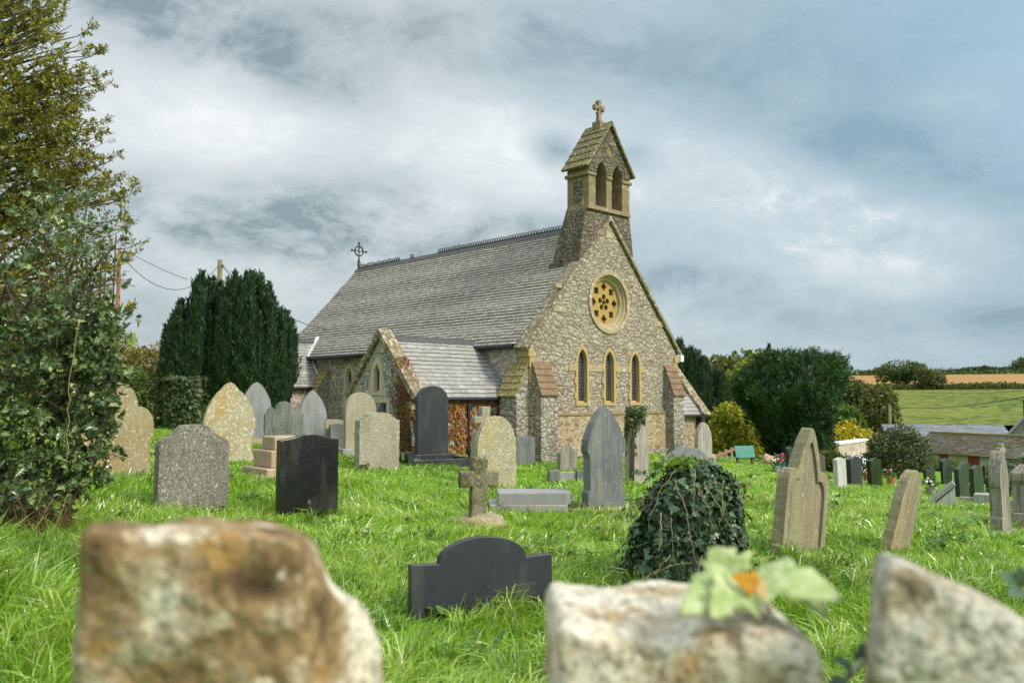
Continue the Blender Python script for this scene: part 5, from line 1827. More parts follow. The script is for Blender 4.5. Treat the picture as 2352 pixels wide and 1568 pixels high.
# shrubs right of the church
G3 = 'trees and shrubs beyond the lawn'
shrub('shrub', 'yellow green shrub behind the notice board', 'shrub', 1690, 1058, 36, [(0, .9, .95, .7, .95), (-.3, 1.6, .7, .6, .65), (.45, .5, .7, .6, .55), (-.6, .5, .6, .6, .6)], m_leaf('yellowing_leaves', [(.14, .17, .02), (.3, .32, .03), (.5, .47, .04), (.68, .58, .05)], .5, .35, .3, .35, 1.2), (.13, .08), 6500, group=G3, amp=.3)
shrub('tree', 'lime green tree showing between the yew and the dark conifer', 'tree', 1705, 1040, 44, [(-.1, 3.6, 1.0, 1, 1.3), (.9, 4.6, 1.1, 1, .9), (-.5, 2.4, .9, 1, 1.2), (1.5, 3.5, 1.3, 1, 1.2), (.3, 1.2, 1.2, 1, 1.2)], LIME, (.22, .14), 9000, group=G3)
for k, (x, y, Y, w_, h_, mt, lb) in enumerate([(1660, 835, 75, 3.4, 4.4, OLIVE, 'grey green tree top behind the columnar yew at the church corner'), (1715, 828, 82, 3.6, 4.6, HEDGE, 'rounded mid green tree behind the lime green tree'),
                                            (1755, 845, 70, 2.8, 4.0, OLIVE, 'olive tree crown left of the dark conifer')]):
    b = at(x, 1000, Y)
    gz = ground_z(b.x, b.y)
    tz = at(x, y, Y).z - gz
    shrub('tree', lb, 'tree', x, 1000, Y, [(0, tz - h_ * .45, w_, w_, h_ * .48), (-w_ * .5, tz - h_ * .8, w_ * .8, w_, h_ * .45), (w_ * .5, tz - h_ * .85, w_ * .8, w_, h_ * .45), (0, tz * .4, w_, w_, tz * .35)], mt, (.45, .32), 14000, group=G3, base=Vector((b.x, b.y, gz)))
shrub('shrub', 'bright yellow bush between the dark conifer and the stone barn', 'shrub', 1955, 1060, 42, [(-.3, 1.5, 1.1, 1, .85), (.7, 1.25, 1.0, 1, .75), (-.6, .7, .8, 1, .8), (.3, .5, 1.2, 1, .7)], YELLOW, (.15, .1), 5200, group=G3)
shrub('shrub', 'grey green rounded bush with loose top before the barn', 'shrub', 2062, 1098, 33, [(0, .95, 1.15, .9, .75), (-.4, 1.35, .7, .7, .55), (.5, 1.2, .75, .7, .6), (.2, 1.7, .6, .5, .4), (-.9, .55, .7, .7, .45)], DUSTY, (.1, .05), 8500, group=G3)
shrub('shrub', 'low green bushes under the barn wall', 'shrub', 2140, 1100, 43, [(0, .2, .9, .5, .45), (-1.2, .15, .8, .5, .4), (.9, .15, .7, .5, .4)], HEDGE, (.11, .07), 3500, group=G3)
shrub('shrub', 'dark ivy bush at the right edge of the photo behind the slender stone', 'shrub', 2335, 1120, 30, [(0, .7, .7, .6, .55), (.6, .9, .7, .6, .6), (-.6, .5, .5, .5, .4), (.7, .4, .7, .6, .6)], IVY, (.12, .1), 4000, tmpl=T_IVY, group=G3)
shrub('shrub', 'small green bush beside the brown curved stone', 'shrub', 1903, 1095, 30, [(0, .35, .45, .4, .4), (.4, .25, .4, .4, .3)], HEDGE, (.1, .06), 1500, group=G3)

# left side hedges and bushes
shrub('hedge', 'rounded clipped green hedge behind the ochre stone', 'hedge', 318, 985, 27, [(-.3, .9, .9, 1.0, .85), (.35, .75, .75, 1.0, .75), (-1.4, .9, 1.2, 1.0, .95)], HEDGE, (.075, .045), 9000, amp=.15, group='hedges and bushes on the left')
shrub('shrub', 'autumn tinted bush above the hedge, left of the yews', 'shrub', 335, 930, 31, [(-.1, 1.7, .9, .8, .75), (.6, 1.5, .7, .8, .9), (-1.1, 1.6, 1.0, .9, .9), (-2.3, 2.0, 1.3, 1, 1.2)], AUTUMN, (.12, .075), 7000, group='hedges and bushes on the left')
shrub('tree', 'yellow green tree standing behind the autumn bush', 'tree', 262, 930, 36, [(-.4, 2.4, 1.5, 1.2, 1.5), (-2.2, 3.0, 1.8, 1.2, 2.0)], LIME, (.16, .1), 4500, group='hedges and bushes on the left')
p = gp(320, 960)
t = thing('bare_tree', 'thin leafless sapling reaching above the autumn bush', 'tree', at(322, 880, 33))
m = M()
for k in range(4):
    branch_mesh(m, (0, 0, -1), (random.gauss(0, .25), random.gauss(0, .2), 1), 2.1, .03, 2, .5, .1)
m.obj('branches', TWIG, t, fix=False)


def ivy_shell(n, P, d, size, mat, parent, name='ivy', tmpl=T_IVY, droop=.7, tint_mu=.42):
    D = d * .35 + np.array([0, 0, -droop]) + rand_unit(n) * .55
    N_ = d + rand_unit(n) * .45 + np.array([0, 0, .25])
    s = rng.lognormal(0, .3, n)
    V, l, i, tt = leaves(P, D, N_, size * s, size * s * .95, tmpl, np.clip(tint_mu + .18 * rng.normal(size=n), 0, 1))
    return np_obj(name, V, l, i, tt, mat, parent)


# ivy smothered block left of the yews
p = at(415, 985, 23.5)
p.z = ground_z(p.x, p.y)
t = thing('ivy_covered_tomb', 'squarish tomb wholly covered in ivy below the left yew', 'ivy clad tomb', p)
n = 5200
hw, hd, hh = .56, .5, (at(415, 870, 23.5).z - p.z)
q = rng.uniform(-1, 1, (n, 3))
ax = rng.integers(0, 3, n)
sg = np.where(rng.uniform(0, 1, n) < .5, -1, 1)
q[np.arange(n), ax] = sg
lump = np.array([mnoise.fractal(Vector(x) * 2.2, .8, 2, 4) for x in q])
rnd_ = unit(q) * 1.25
q2 = q * .72 + rnd_ * .28
d = unit(q2)
P = q2 * np.array([hw, hd, hh / 2]) * (.9 + .14 * lump + .12 * rng.uniform(0, 1, n))[:, None] + np.array([0, 0, hh / 2])
ivy_shell(n, P, d, .085, m_leaf('olive_ivy', [(.012, .028, .008), (.03, .06, .014), (.07, .1, .022), (.15, .17, .04)], .4, .2, .4, .35, 1.6), t, 'ivy')
m = M()
m.box(-hw * .8, hw * .8, -hd * .8, hd * .8, -.2, hh * .88)
m.obj('stone_core', S_OLD, t, bevel=.05)

# ivy smothered headstone in the right foreground
p = gp(1568, 1338)
s_ = p.y / F
t = thing('ivy_covered_headstone', 'headstone buried under a dark mound of ivy with bare trailing stems', 'ivy clad stone', p)
edges = [(1340, 1428, 1680), (1300, 1438, 1682), (1250, 1455, 1692), (1200, 1472, 1700), (1150, 1486, 1702), (1118, 1500, 1696), (1096, 1516, 1684), (1080, 1536, 1660), (1068, 1560, 1625)]
ea = np.array(edges)[::-1]
n = 7600
ys = 1068 + (1345 - 1068) * rng.uniform(0, 1, n) ** .92
xl, xr = np.interp(ys, ea[:, 0], ea[:, 1]), np.interp(ys, ea[:, 0], ea[:, 2])
a = rng.uniform(0, 2 * np.pi, n)
half = (xr - xl) / 2 * s_
lump = np.array([mnoise.fractal(Vector((math.cos(q_) * 1.6, math.sin(q_) * 1.6, w_ * .02)), .8, 2, 4) for q_, w_ in zip(a, ys)])
rr = half * (.83 + .16 * rng.uniform(0, 1, n) + .13 * lump)
topf = np.clip((1108 - ys) / 40, 0, 1)
rr = rr * np.where(topf > 0, np.sqrt(rng.uniform(0, 1, n)), 1)
d = np.stack([np.cos(a), np.sin(a), .1 + topf], 1)
P = np.stack([np.cos(a) * rr + ((xl + xr) / 2 - 1568) * s_, np.sin(a) * rr * .62, (1338 - ys) * s_], 1)
P = P + unit(d) * (np.abs(rng.normal(0, .035, n)) * (rng.uniform(0, 1, n) < .3))[:, None]
ivy_shell(n, P, unit(d), .05, IVY, t, 'ivy', tint_mu=.42)
sp_, sd_ = [], []
for k in range(46):
    yv = random.uniform(1062, 1320)
    th = random.uniform(0, 2 * math.pi)
    l0, r0 = np.interp(yv, ea[:, 0], ea[:, 1]), np.interp(yv, ea[:, 0], ea[:, 2])
    b0 = Vector((((l0 + r0) / 2 - 1568) * s_ + math.cos(th) * (r0 - l0) / 2 * s_, math.sin(th) * (r0 - l0) / 2 * s_ * .62, (1338 - yv) * s_))
    dr = Vector((math.cos(th), math.sin(th) * .7, random.gauss(.1, .5))).normalized()
    for q_ in range(random.randint(4, 8)):
        b0 = b0 + dr * .03
        dr = (dr + Vector((0, 0, -.16))).normalized()
        sp_.append(tuple(b0)), sd_.append(tuple(dr))
ivy_shell(len(sp_), np.array(sp_), unit(np.array(sd_) + rand_unit(len(sp_)) * .8), .042, IVY, t, 'ivy_sprays', tint_mu=.5)
n2 = 130
P2 = np.stack([rng.normal(-2, 26, n2) * s_, rng.normal(0, .12, n2), (1338 - 1068 + rng.normal(0, 6, n2)) * s_], 1)
ivy_shell(n2, P2, unit(rand_unit(n2) + np.array([0, -.3, 1])), .055, m_leaf('young_ivy', [(.08, .17, .015), (.16, .28, .02), (.3, .38, .04)], .35, .35, .4, .2), t, 'young_ivy', droop=.2)
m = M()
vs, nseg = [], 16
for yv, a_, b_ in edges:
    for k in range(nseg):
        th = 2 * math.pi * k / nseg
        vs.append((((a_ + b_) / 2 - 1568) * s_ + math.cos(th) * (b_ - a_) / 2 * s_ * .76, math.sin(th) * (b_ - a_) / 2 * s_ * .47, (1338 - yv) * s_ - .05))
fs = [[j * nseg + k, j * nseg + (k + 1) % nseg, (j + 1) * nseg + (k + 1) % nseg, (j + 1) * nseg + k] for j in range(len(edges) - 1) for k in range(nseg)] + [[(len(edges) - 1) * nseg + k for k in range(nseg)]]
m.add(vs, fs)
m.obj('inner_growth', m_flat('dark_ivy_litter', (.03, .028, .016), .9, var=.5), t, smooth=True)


def px_local(x, y, dy):
    return Vector(((x - 1568) * s_ * (p.y + dy) / p.y, dy, (1338 - y) * s_))


def curvy(pts, amp, n=5):
    out = []
    for a_, b_ in zip(pts, pts[1:]):
        for k in range(n):
            f = k / n
            out.append((a_[0] + (b_[0] - a_[0]) * f + random.gauss(0, amp), a_[1] + (b_[1] - a_[1]) * f + random.gauss(0, amp)))
    return out + [pts[-1]]


for pts, r in [([(1582, 1085), (1578, 1140), (1568, 1180)], .003), ([(1535, 1100), (1552, 1150), (1566, 1220), (1586, 1310)], .0035), ([(1608, 1240), (1606, 1290), (1600, 1340)], .006), ([(1645, 1100), (1640, 1170), (1630, 1200)], .003),
                     ([(1600, 1105), (1640, 1170), (1690, 1245)], .003), ([(1500, 1170), (1500, 1215), (1492, 1250)], .005), ([(1585, 1110), (1612, 1160), (1614, 1215)], .003),
                     ([(1685, 1120), (1690, 1160), (1692, 1215)], .003), ([(1478, 1300), (1520, 1278), (1568, 1272)], .0035), ([(1592, 1255), (1578, 1310), (1566, 1350)], .006), ([(1520, 1262), (1470, 1300), (1420, 1330)], .0035),
                     ([(1540, 1080), (1500, 1120), (1470, 1200)], .003), ([(1520, 1180), (1528, 1260), (1540, 1300)], .0025)]:
    m = M()
    q_ = curvy(pts, 2.0)
    f0 = max(0, min(1, (pts[0][1] - 1070) / 60))
    m.tube([px_local(x, y, -.3 - .1 * min(1, max(0, (y - 1080) / 120)) - .02 * random.random()) for x, y in q_], [r * (1 - .5 * k_ / len(q_)) for k_ in range(len(q_))], 5)
    m.obj('stem', STEMS, t, smooth=True)
for pts in ([(1690, 1120), (1730, 1170), (1790, 1235)], [(1690, 1105), (1735, 1130), (1770, 1160)], [(1500, 1140), (1440, 1170), (1370, 1205), (1300, 1235)], [(1500, 1150), (1430, 1200), (1360, 1230)]):
    m = M()
    q_ = curvy(pts, 3.0)
    m.tube([px_local(x, y, -.1) for x, y in q_], .0028, 5)
    m.obj('trailing_stem', STEMS, t, smooth=True)

# ivy on the tall streaked stone
p = gp(1450, 1108)
s_ = p.y / F
n = 900
f = rng.uniform(0, 1, n) ** 1.6
a = rng.uniform(0, 2 * np.pi, n)
hz = (1108 - 940) * s_ - f * (62 * s_) * np.where(rng.uniform(0, 1, n) < .25, 1.6, 1)
rad = np.where(f < .35, 24, 13) * s_ * np.sqrt(rng.uniform(0, 1, n))
P = np.stack([np.cos(a) * rad + np.where(f < .35, 10, -3) * s_, np.sin(a) * rad * .6 - .12, hz + (rng.uniform(0, 1, n) - .5) * .15], 1)
t = thing('climbing_ivy', 'clump of ivy spilling over the top of the tall streaked stone', 'ivy', p)
ivy_shell(n, P, unit(np.stack([np.cos(a), np.sin(a) - .5, np.full(n, .2)], 1)), .055, m_leaf('dull_ivy', [(.02, .04, .01), (.05, .08, .018), (.1, .13, .03), (.17, .19, .05)], .4, .2), t, 'leaves')
m = M()
for k in range(4):
    x0 = (-6 + 2.5 * k) * s_
    m.tube([(x0, -.2, -.05), (x0 + random.gauss(0, .02), -.2, .8), (x0 + random.gauss(0, .03), -.17, (1108 - 950) * s_)], [.018, .014, .01], 5)
m.obj('stems', TWIG, t, smooth=True)

# russet creeper over the porch
t = thing('wall_creeper', 'russet creeper of dying leaves and bare twigs over the porch side and corner', 'climbing plant', church.location, R(44))
bs = []
n = 5200
xs_ = rng.uniform(PG, U0, n)
zs_ = rng.uniform(-.1, 1.62, n)
dens = np.array([mnoise.fractal(Vector((x * 1.2, z * 1.2, 4)), .8, 2, 4) for x, z in zip(xs_, zs_)])
k_ = dens > -.28
P = np.stack([xs_, np.full(n, .85) - rng.uniform(.01, .07, n), zs_], 1)[k_]
q = len(P)
bs.append(leaves(P, rand_unit(q) * .5 + np.array([0, -.2, -.8]), np.array([0, -1, .2]) + rand_unit(q) * .5, np.full(q, .06) * rng.lognormal(0, .3, q), np.full(q, .045), T_IVY, np.clip(.5 + .2 * rng.normal(size=q) + .3 * dens[k_], 0, 1)))
n = 1900
ys_ = .84 + np.abs(rng.normal(0, .33, n))
zs_ = rng.uniform(-.1, 2.5, n)
ok = (zs_ < 1.75 + (ys_ - .85) * 1.15) & (ys_ < 1.62)
P = np.stack([PG - rng.uniform(.01, .06, n), ys_, zs_], 1)[ok]
q = len(P)
bs.append(leaves(P, rand_unit(q) * .6 + np.array([-.2, 0, -.7]), np.array([-1, 0, .2]) + rand_unit(q) * .5, np.full(q, .05) * rng.lognormal(0, .3, q), np.full(q, .035), T_IVY, np.clip(.38 + .2 * rng.normal(size=q), 0, 1)))
n = 500
f = rng.uniform(0, 1, n)
P = np.stack([PG + rng.uniform(-.1, .3, n), .72 + f * .7, 1.78 + f * .85], 1)
bs.append(leaves(P, rand_unit(n), rand_unit(n) + np.array([0, -.5, .8]), np.full(n, .055), np.full(n, .035), T_IVY, np.clip(.45 + .2 * rng.normal(size=n), 0, 1)))
V, l, i, tt = join_batches(bs)
np_obj('leaves', V, l, i, tt, CREEP, t)
m = M()
for k in range(46):
    x0 = random.uniform(PG, U0)
    m.tube([(x0, .835, -.2), (x0 + random.gauss(0, .1), .83, .6), (x0 + random.gauss(0, .25), .825, random.uniform(1.1, 1.6))], [.011, .008, .004], 5)
for k in range(36):
    y0 = .86 + abs(random.gauss(0, .22))
    m.tube([(PG - .015, y0, -.2), (PG - .02, y0 + random.gauss(0, .06), .8), (PG - .025, min(1.7, y0 + abs(random.gauss(.1, .2))), 1.55 + .5 * random.random())], [.012, .009, .004], 5)
m.obj('stems', TWIG, t, smooth=True)

# ------------------------------------------------------------------ holly at the left edge
def curvy(pts, amp, n=5):
    out = []
    for a_, b_ in zip(pts, pts[1:]):
        for k in range(n):
            f = k / n
            out.append((a_[0] + (b_[0] - a_[0]) * f + random.gauss(0, amp), a_[1] + (b_[1] - a_[1]) * f + random.gauss(0, amp)))
    return out + [pts[-1]]


def holly():
    Y = 7.7
    p = at(62, 1210, Y)
    p.z = ground_z(p.x, p.y)
    s = Y / F
    t = thing('holly_tree', 'dark glossy holly with spiny leaves and thin stems at the left edge of the photo', 'holly', p)
    X = lambda x: (x - 62) * s
    Z = lambda y: at(62, y, Y).z - p.z
    m = M()
    # three main stems read from the photo
    stems = [([(40, 1230), (52, 1050), (60, 900), (75, 760), (100, 660)], .032), ([(100, 660), (128, 560), (135, 470), (128, 420)], .013), ([(62, 860), (130, 720), (190, 620), (235, 560)], .012), ([(120, 1210), (190, 1000), (205, 850), (200, 640), (195, 520)], .012),
             ([(60, 880), (30, 720), (-20, 560)], .014), ([(20, 1230), (-40, 900), (-60, 700)], .03), ([(55, 1000), (130, 880), (240, 790)], .01), ([(100, 680), (110, 600), (90, 510)], .01), ([(75, 770), (20, 660), (-10, 620)], .012)]
    anchors = []
    for pts, r in stems:
        dy0 = random.uniform(-.25, .25)
        q = [Vector((X(x), dy0 + .06 * k, Z(y))) for k, (x, y) in enumerate(pts)]
        m.tube(q, [r * (1 - .6 * k / len(q)) for k in range(len(q))], 7, cap=False)
        for a, b in zip(q, q[1:]):
            for k in range(5):
                anchors.append((a.lerp(b, k / 5), (b - a).normalized()))
    # outline of the crown: right limit at each height
    lim = [(405, 120), (440, 175), (480, 200), (540, 225), (600, 240), (660, 270), (715, 300), (760, 270), (800, 255), (850, 285), (880, 240), (920, 262), (960, 262), (1000, 240), (1050, 245), (1090, 230), (1120, 175), (1160, 130), (1210, 105)]
    ly, lx = [a for a, _ in lim], [b for _, b in lim]
    twigs = []
    for k in range(620):
        y = random.uniform(420, 1200) if k % 2 else random.uniform(700, 1150)
        xl_ = float(np.interp(y, ly, lx))
        a, d0 = random.choice(anchors)
        # twig runs up and outwards to a tip inside the outline
        xt = -110 + (xl_ + 110) * random.random() ** .62
        tip = Vector((X(xt), random.uniform(-.55, .55) * (1 - .4 * (xt > 200)), Z(y)))
        if (tip - a).length > 1.1:
            c = min(anchors, key=lambda q: (q[0] - tip).length + (.5 if q[0].z > tip.z + .1 else 0) + random.random() * .15)
            a = c[0]
        if a.z > tip.z:
            a = Vector((a.x, a.y, a.z))
        mid = a.lerp(tip, .5) + Vector((random.gauss(0, .03), random.gauss(0, .03), random.gauss(-.02, .03)))
        if k % 2 == 0:
            m.tube([a, mid, tip], [.007, .005, .002], 4, cap=False)
        twigs.append((mid, tip))
    zmid = Z(700)
    tip_frac = lambda q: q.z < zmid
    P, D, N_, tn = [], [], [], []
    for a, b in twigs:
        ax = (b - a)
        L = ax.length
        ax = ax.normalized()
        for k in range(int((9 + 17 * min(L, .6)) * (1.0 if tip_frac(b) else .5))):
            f = random.random() ** .75
            q = a.lerp(b, f)
            r_ = Vector((random.gauss(0, 1), random.gauss(0, 1), random.gauss(.1, 1)))
            r_ = (r_ - ax * r_.dot(ax)).normalized()
            P.append(q + r_ * .012)
            D.append(r_ * .9 + ax * .55)
            N_.append(ax + Vector((0, -.2, .5)) + Vector((random.gauss(0, .3), random.gauss(0, .3), random.gauss(0, .3))))
            tn.append(random.gauss(.46, .2))
    P, D, N_ = np.array(P), np.array(D), np.array(N_)
    n = len(P)
    sz = .062 * rng.lognormal(0, .2, n)
    V, l, i, tt = leaves(P, D, N_, sz, sz * .62, T_HOLLY, np.clip(np.array(tn), 0, 1))
    m.obj('stems', m_dressed('holly_bark', (.1, .085, .05), (.06, .05, .03), (.03, .025, .015), 10), t, smooth=True, fix=False)
    np_obj('leaves', V, l, i, tt, HOLLY, t)
    # dead litter and brown twigs at its foot
    m = M()
    for k in range(170):
        x = random.uniform(-60, 150)
        a = Vector((X(x), random.uniform(-.4, .3), -.05))
        m.tube([a, a + Vector((random.gauss(0, .12), random.gauss(0, .1), random.uniform(.1, .5))), a + Vector((random.gauss(0, .25), random.gauss(0, .2), random.uniform(.1, .65)))], [.005, .004, .002], 4, cap=False)
    m.obj('dead_twigs', m_flat('brown_twig', (.16, .09, .045), .8, var=.5), t, fix=False)
    m = M()
    for pts in ([(250, 745), (235, 860), (232, 960), (233, 1060)], [(235, 1120), (215, 1190), (195, 1220)], [(205, 1130), (180, 1180), (160, 1205)]):
        m.tube([Vector((X(x - 20), -.5, Z(y))) for x, y in curvy(pts, 2.0)], .003, 5)
    m.obj('pale_stem', STEMS, t, smooth=True)


holly()


def golden_tree():
    Y = 15.0
    p = at(-110, 1050, Y)
    p.z = ground_z(p.x, p.y)
    s = Y / F
    t = thing('evergreen_tree', 'tall golden green evergreen tree behind the holly, running out of the top left corner', 'tree', p)
    X = lambda x: (x + 110) * s
    Z = lambda y: at(-110, y, Y).z - p.z
    m = M()
    m.tube([(0, 0, -.4), (.1, .1, 2), (0, .2, 5), (.2, .1, 8.2)], [.3, .25, .17, .05], 9)
    lim = [(-120, 70), (-40, 100), (0, 110), (45, 135), (95, 180), (130, 150), (160, 180), (200, 170), (240, 150), (262, 195), (300, 185), (340, 215), (400, 230), (440, 262), (470, 265), (520, 258), (560, 270), (600, 268), (650, 255), (700, 258), (760, 250), (820, 230), (860, 210)]
    ly, lx = [a for a, _ in lim], [b for _, b in lim]
    P, D, N_, tn = [], [], [], []

    def cluster(b, ax, k0, rad, scale=1.0, dark=0.0):
        for k in range(k0):
            r_ = Vector((random.gauss(0, 1), random.gauss(0, 1), random.gauss(0, 1))).normalized()
            q = b - ax * random.random() * rad * 2.2 + r_ * rad * .35 * random.random()
            P.append(q)
            D.append(ax * .8 + r_ * .8)
            N_.append(Vector((0, -.2, 1)) + r_ * .6)
            tn.append(random.gauss(.5 - dark, .18))

    # limbs reaching right and a little up, with leafy shoots
    for k in range(230):
        y = random.uniform(-110, 860)
        xl_ = float(np.interp(y, ly, lx))
        reach = random.random() ** .45
        tip = Vector((X(-110 + (xl_ + 110) * reach), random.uniform(-1.5, 1.5) * (1.05 - .75 * reach), Z(y)))
        a = Vector((random.uniform(0, .25) * tip.x, tip.y * .3, max(.8, tip.z - random.uniform(.3, 1.1))))
        mid = a.lerp(tip, .55) + Vector((0, 0, random.uniform(-.15, .1)))
        m.tube([a, mid, tip], [.03, .016, .005], 5, cap=False)
        # bare looking airy top, dense below
        sparse = .35 if y < 130 else 1.0
        for j in range(int(11 * sparse) + 2):
            f = random.uniform(.3, 1.0)
            q = (a.lerp(mid, f * 2) if f < .5 else mid.lerp(tip, f * 2 - 1))
            dr = Vector((random.gauss(.75, .4), random.gauss(-.1, .6), random.gauss(.35, .45))).normalized()
            L = random.uniform(.12, .36)
            m.tube([q, q + dr * L * .5 + Vector((0, 0, .02)), q + dr * L], [.006, .004, .002], 4, cap=False)
            cluster(q + dr * L, dr, random.randint(11, 17), .075)
    # end shoots that make the ragged right edge
    for (x, y) in [(175, 48), (200, 100), (195, 92), (216, 172), (210, 160), (215, 262), (248, 342), (222, 300), (228, 400), (303, 420), (300, 435), (280, 405), (285, 450), (295, 520), (306, 580), (308, 545), (300, 505), (270, 540), (285, 600), (255, 480), (245, 445), (308, 705), (290, 700), (262, 575)]:
        tip = Vector((X(x), random.uniform(-.3, .3), Z(y)))
        a = tip + Vector((-random.uniform(.5, .9), random.uniform(-.1, .1), -random.uniform(.15, .4)))
        mid = a.lerp(tip, .55) + Vector((0, 0, -.07))
        m.tube([a, mid, tip], [.012, .008, .003], 5, cap=False)
        ax = (tip - mid).normalized()
        cluster(tip, ax, 20, .08)
        for j in range(6):
            q = a.lerp(tip, random.uniform(.35, .9))
            dr = Vector((random.gauss(.5, .4), random.gauss(0, .5), random.gauss(.3, .5))).normalized()
            m.tube([q, q + dr * .14], [.005, .002], 4, cap=False)
            cluster(q + dr * .15, dr, 11, .06)
    # inner mass of foliage
    for k in range(4200):
        y = random.uniform(140, 900)
        xl_ = float(np.interp(y, ly, lx))
        f = random.random() ** .7
        x = -130 + (xl_ + 100) * f
        b = Vector((X(x), random.uniform(-1.4, 1.4) * (1 - .5 * f), Z(y)))
        if mnoise.fractal(b * 1.5, .8, 2, 3) > -.02 or random.random() < .15:
            dr = Vector((random.gauss(.5, .5), random.gauss(-.2, .5), random.gauss(.4, .4))).normalized()
            cluster(b, dr, 6, .1, 1, .1)
    P, D, N_ = np.array(P), np.array(D), np.array(N_)
    # the crown goes round behind the trunk as well
    far = P[:, 0] > .25
    flip = np.array([-1.0, -1.0, 1.0])
    P, D, N_ = np.concatenate([P, P[far] * flip]), np.concatenate([D, D[far] * flip]), np.concatenate([N_, N_[far] * flip])
    tn = tn + [q for q, k in zip(tn, far) if k]
    o_ = len(m.v)
    m.v += [(-x, -y, z) for x, y, z in m.v]
    m.t += m.t[:o_]
    m.f += [[i + o_ for i in f] for f in m.f]
    n = len(P)
    sz = .068 * rng.lognormal(0, .25, n)
    V, l, i, tt = leaves(P, D, N_, sz, sz * .55, T_DIAMOND, np.clip(np.array(tn), 0, 1))
    m.obj('branches', BARK, t, smooth=True, fix=False)
    np_obj('leaves', V, l, i, tt, GOLD, t)


golden_tree()

# ------------------------------------------------------------------ poles and wires
def pole(x, yt, Y, r, lb, mat):
    b = at(x, 1000, Y)
    gz = ground_z(b.x, b.y)
    t = thing('utility_pole', lb, 'pole', (b.x, b.y, gz))
    top = at(x, yt, Y).z - gz
    m = M()
    m.tube([(0, 0, -.5), (0, 0, top)], [r * 1.15, r], 10)
    m.obj('post', mat, t, smooth=True)
    m = M()
    m.lathe([(.02, 0), (.035, .03), (.02, .07), (.03, .1), (0, .12)], (r * 1.25, 0, top - .35), 8)
    m.tube([(0, 0, top - .33), (r * 1.25, 0, top - .33)], .015, 5)
    m.obj('insulator', GUTTER, t)
    return Vector((b.x, b.y, gz + top - .2))


POLEM = m_flat('weathered_pole', (.2, .165, .09), .8, var=.4)
a1 = pole(497, 597, 40, .115, 'pale wooden pole rising behind the left yew', POLEM)
a2 = pole(262, 570, 34, .07, 'thin reddish pole seen past the golden evergreen', m_flat('red_brown_pole', (.3, .09, .05), .7, var=.3))
a3 = pole(2045, 930, 92, .14, 'far pole standing before the green crop field', POLEM)


def wire(lb, a, b, sag, r):
    m = M()
    n = 14
    m.tube([Vector(a).lerp(Vector(b), k / n) - Vector((0, 0, sag * 4 * (k / n) * (1 - k / n))) for k in range(n + 1)], r, 5)
    tag(m.obj('overhead_wire', GUTTER, smooth=True), lb, 'wire', 'overhead wires')


wire('slack wire looping low between the reddish pole and the pale pole', a2, a1, 1.35, .014)
wire('upper wire from the reddish pole to the pale pole', a2 + Vector((0, 0, .25)), at(432, 642, 37), .1, .012)
cw = church.matrix_basis @ Vector((U0 - .1, 9.6, 3.9))
wire('wire from the pale pole down to the church roof', a1, cw, .5, .014)
wire('second wire from the pale pole to the far eaves of the church', a1 + Vector((.1, 0, 0)), church.matrix_basis @ Vector((U0 - .1, 8.2, 2.8)), .5, .014)
wire('thick wire across the crop field from far pole to the house chimney', a3, at(2400, 902, 58), .5, .035)
wire('thin wire running left from the far pole', a3, at(1900, 946, 110), .4, .03)
wire('high faint wire across the top of the crop field', at(2120, 901, 150), at(2420, 889, 120), .5, .035)

# ------------------------------------------------------------------ farm below the churchyard
RUST = m_flat('dull_red_paint', (.22, .035, .025), .7, var=.4)
BARNW = m_rubble('barn_stone', [(.3, .22, .14), (.42, .34, .25), (.25, .19, .13), (.48, .41, .32)], (.42, .36, .28), 2.4, 1.8, .05, .3, .6, .1, .2)
MOSSROOF = m_slate('mossy_barn_slate', (.09, .075, .06), (.2, .17, .14), .6, .7, (.14, .11, .09))
BLUEROOF = m_slate('blue_grey_slate', (.2, .22, .26), (.34, .36, .4), .15, 0, (.27, .29, .33))

pl, pr = at(2085, 1000, 66), at(2420, 1000, 56)
yawb = math.atan2(pr.y - pl.y, pr.x - pl.x)
gz = min(ground_z(pl.x, pl.y), ground_z(pr.x, pr.y)) - .2
barn = thing('barn', 'long stone barn with mossy slate roof and red shutters below the churchyard', 'barn', (pl.x, pl.y, gz), yawb, 'farm buildings in the valley')
LB = (pr - pl).length
ev = at(2200, 1041, 62).z - gz
rg = at(2200, 998, 64).z - gz
m = M()
m.plate([[(0, -1.5), (LB, -1.5), (LB, ev), (0, ev)]], 0, .4)
for a in (0, LB - .4):
    m.plate([[(.401, -1.5), (5.2, -1.5), (5.2, ev), (2.8, rg - .1), (.401, ev)]], a, a + .4, 'x')
m.obj('wall', BARNW, barn)
up = Vector((0, 3.1, rg - ev + .1))
m = M()
slates(m, (-.2, -.3, ev - .1), (1, 0, 0), up, LB + .4, up.length, 18, .45, .03)
m.obj('roof', MOSSROOF, barn, fix=False)
m = M()
up = Vector((0, -3.1, rg - ev + .1))
slates(m, (-.2, 5.9, ev - .1), (1, 0, 0), up, LB + .4, up.length, 10, .7, .03)
m.obj('roof', MOSSROOF, barn, fix=False)
m = M()
m.tube([(-.2, 2.8, rg + .02), (LB + .2, 2.8, rg + .02)], .12, 8)
m.obj('ridge_tiles', m_dressed('yellow_moss_ridge', (.16, .14, .03), (.2, .17, .05), (.07, .06, .02), 3), barn)
for x, w_, top in ((2178, .75, .95), (2250, .85, 1.1)):
    q = ray(x, 1050)
    k_ = q.x / q.y
    lx_ = (pl.x - k_ * pl.y) / (k_ * math.sin(yawb) - math.cos(yawb))
    m = M()
    for k in range(5):
        m.box(lx_ - w_ + k * w_ * .2, lx_ - w_ + (k + 1) * w_ * .2 - .02, -.06, .02, ev - .1 - top, ev - .12)
    m.obj('shutter', RUST, barn)
